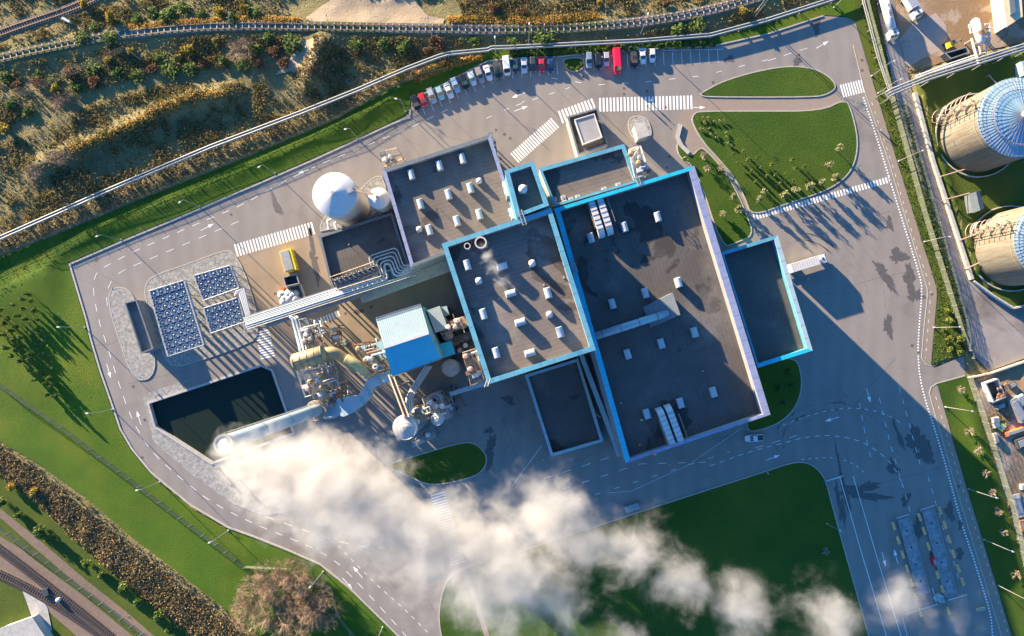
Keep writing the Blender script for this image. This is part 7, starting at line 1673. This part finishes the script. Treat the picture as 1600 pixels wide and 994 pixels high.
cover('golden_grass', [[(112, 232), (180, 207), (262, 164), (310, 148), (362, 144), (366, 153), (312, 162), (268, 178), (184, 219), (120, 243)], [(-70, 396), (0, 362), (160, 291), (330, 219), (470, 166), (560, 130), (636, 98), (640, 104), (560, 137), (470, 173), (330, 226), (160, 298), (0, 369), (-70, 402)], [(200, 40), (400, 28), (470, 30), (470, 38), (400, 38), (300, 41), (200, 50)], [(700, 38), (860, 40), (940, 30), (930, 20), (850, 28), (700, 28)], [(640, 118), (700, 94), (760, 86), (756, 92), (700, 110), (650, 130)]], 9000, 'gold_grass', .42, .45, 'golden dry grass in bands on the ridge and beside pipeline and track', 12)
cover('dry_reeds', [SCRUBZ[1]], 22000, 'reed', .36, .8, 'dry reeds and dark brush in the band between lawn and railway', 2)
cover('reed_edge', [[(-150, 622), (0, 690), (62, 730), (132, 782), (202, 842), (262, 886), (335, 940), (420, 1000), (420, 1020), (350, 968), (270, 908), (200, 853), (130, 797), (60, 741), (0, 702), (-150, 636)]], 5000, 'reed', .34, .6, 'pale dry reed edge along the lower side of the lawn', 8)
cover('bank_reeds', [[(-100, 418), (0, 374), (160, 304), (330, 232), (470, 179), (560, 143), (640, 110), (700, 92), (700, 104), (640, 128), (606, 139), (526, 184), (375, 248), (191, 321), (90, 364), (0, 399), (-100, 446)]], 9000, 'reed', .42, .7, 'dry brush between the pipeline and the bank fence', 3)
cover('grass_tufts', [[(-100, 448), (0, 403), (191, 325), (375, 252), (526, 188), (606, 143), (690, 104), (690, 112), (630, 150), (560, 190), (375, 275), (250, 327), (150, 368), (60, 430), (-60, 500)], [(1340, 0), (1366, 0), (1427, 250), (1505, 500), (1509, 551), (1456, 569), (1465, 464), (1402, 250)]], 9000, 'tuft', .22, .12, 'longer grass tufts on the banks and verges', 4)
cover('weeds', [SCRAPYARD, [(1405, 62), (1500, 88), (1412, 118)], [(0, 810), (90, 868), (200, 965), (230, 985), (120, 900), (30, 812)]], 6000, 'leaf_scrub', .32, .3, 'weeds and dead leaves over the brown yards', 5, lambda X, Y: sstep(.45, .7, vnoise(X, Y, 5.0)))
# ivy hedge strip along the outer road
cover('ivy_strip', [[(1409, 165), (1417, 165), (1462, 330), (1508, 500), (1512, 552), (1500, 540), (1490, 500), (1450, 330)]], 4500, 'leaf_green', .3, .5, 'strip of green ground ivy between the low fence and the outer road', 6)

# ------------------------------------------------------------------ steam
def steam(name, label, spheres, hull, dens, nsc, amp, thr, gain, z0):
    m = bpy.data.materials.new(name); m.use_nodes = True; nt = m.node_tree; nt.nodes.clear()
    out = nt.nodes.new('ShaderNodeOutputMaterial'); pv = nt.nodes.new('ShaderNodeVolumePrincipled')
    pv.inputs['Color'].default_value = (0.67, 0.665, 0.66, 1); pv.inputs['Anisotropy'].default_value = 0.25
    nt.links.new(pv.outputs[0], out.inputs['Volume'])
    co = nt.nodes.new('ShaderNodeNewGeometry').outputs['Position']
    warp = N(nt, 'ShaderNodeTexNoise', Scale=nsc * .8, Detail=2.0); nt.links.new(co, warp.inputs['Vector'])
    sb = nt.nodes.new('ShaderNodeVectorMath'); sb.operation = 'SUBTRACT'; nt.links.new(warp.outputs['Color'], sb.inputs[0]); sb.inputs[1].default_value = (.5, .5, .5)
    wa = nt.nodes.new('ShaderNodeVectorMath'); wa.operation = 'MULTIPLY_ADD'; nt.links.new(sb.outputs[0], wa.inputs[0]); wa.inputs[1].default_value = (0.9 / nsc,) * 3; nt.links.new(co, wa.inputs[2])
    cur = None
    for (c, r, w_) in spheres:
        d = nt.nodes.new('ShaderNodeVectorMath'); d.operation = 'DISTANCE'; nt.links.new(wa.outputs[0], d.inputs[0]); d.inputs[1].default_value = c
        f = N(nt, 'ShaderNodeMath', operation='MULTIPLY_ADD'); nt.links.new(d.outputs['Value'], f.inputs[0]); f.inputs[1].default_value = -.9 / r; f.inputs[2].default_value = .9 * w_
        if cur is None: cur = f.outputs[0]
        else:
            mx = N(nt, 'ShaderNodeMath', operation='SMOOTH_MAX'); nt.links.new(cur, mx.inputs[0]); nt.links.new(f.outputs[0], mx.inputs[1]); mx.inputs[2].default_value = .15; cur = mx.outputs[0]
    nz = N(nt, 'ShaderNodeTexNoise', Scale=nsc, Detail=8.0, Roughness=.70); nt.links.new(wa.outputs[0], nz.inputs['Vector'])
    a = N(nt, 'ShaderNodeMath', operation='MULTIPLY_ADD'); nt.links.new(nz.outputs['Fac'], a.inputs[0]); a.inputs[1].default_value = amp; nt.links.new(cur, a.inputs[2])
    b2 = N(nt, 'ShaderNodeMath', operation='SUBTRACT'); nt.links.new(a.outputs[0], b2.inputs[0]); b2.inputs[1].default_value = thr
    c = N(nt, 'ShaderNodeMath', operation='MULTIPLY'); c.use_clamp = True; nt.links.new(b2.outputs[0], c.inputs[0]); c.inputs[1].default_value = gain
    e = N(nt, 'ShaderNodeMath', operation='POWER'); nt.links.new(c.outputs[0], e.inputs[0]); e.inputs[1].default_value = 1.6
    g = N(nt, 'ShaderNodeMath', operation='MULTIPLY'); nt.links.new(e.outputs[0], g.inputs[0]); g.inputs[1].default_value = dens
    nt.links.new(g.outputs[0], pv.inputs['Density'])
    mb = MB(); rings = []
    for (px, py, hw, z, hv) in hull:
        rings.append((P(px, py, z), hw / (FPX / (CAM_H - z)), hv))
    R_ = []
    for i, (c_, w_, v_) in enumerate(rings):
        d = rings[min(i + 1, len(rings) - 1)][0] - rings[max(i - 1, 0)][0]; d.z = 0; d.normalize(); u = Vector((-d.y, d.x, 0))
        R_.append([tuple(c_ + u * w_ * math.cos(a) + Vector((0, 0, v_ * math.sin(a)))) for a in np.linspace(0, 2 * math.pi, 13)[:-1]])
    mb.loft(R_); o = mb.build(name, m, label=label, kind='stuff'); return o
def sp(px, py, rp, z, w_=1.0): c = P(px, py, z); return (tuple(c), rp / (FPX / (CAM_H - z)), w_)
SPH = [sp(356, 698, 26, 73.5, 1.25), sp(385, 716, 48, 74.5, 1.3), sp(440, 735, 66, 76, 1.3), sp(515, 765, 84, 77, 1.25), sp(595, 805, 92, 78, 1.12), sp(690, 850, 98, 79, 1.05), sp(780, 885, 112, 80, 1.1), sp(860, 815, 85, 80, 1.05), sp(735, 840, 60, 79, 1.05), sp(915, 845, 62, 80), sp(850, 950, 95, 80, .8),
       sp(975, 855, 80, 81, .90), sp(1060, 905, 70, 82, .86), sp(1160, 945, 76, 83, .80), sp(1290, 965, 86, 84, .74), sp(1400, 950, 86, 84, .60), sp(1500, 960, 70, 84, .52), sp(960, 1010, 90, 82, .6)]
HUL = [(335, 690, 30, 73, 3), (362, 704, 62, 74, 8), (430, 735, 95, 76, 13), (520, 775, 125, 77, 16), (640, 830, 150, 78, 17), (780, 880, 190, 79, 18), (900, 900, 200, 80, 18), (1020, 925, 175, 81, 16), (1160, 945, 140, 82, 14), (1300, 955, 130, 83, 13), (1450, 955, 120, 84, 12), (1580, 965, 90, 84, 9)]
steam('steam_plume', 'broad white steam plume drifting from the chimney top over the road and lawns', SPH, HUL, 0.40, 0.16, 2.8, 1.49, 1.05, 75)
SP2 = [sp(754, 385, 12, 36), sp(762, 402, 17, 37), sp(772, 420, 21, 38), sp(782, 440, 24, 39, .8), sp(800, 452, 24, 39, .6), sp(738, 398, 10, 36, .7)]
H2 = [(738, 378, 16, 36, 1.5), (752, 392, 28, 36.5, 2.6), (768, 415, 36, 37.5, 3.4), (785, 440, 40, 38.5, 3.6), (812, 462, 34, 39, 3), (830, 475, 16, 39, 1.5)]
steam('steam_wisp', 'thin steam wisp rising from the two round vents on the tall roof', SP2, H2, 0.5, 0.5, 2.4, 1.45, 1.0, 37)
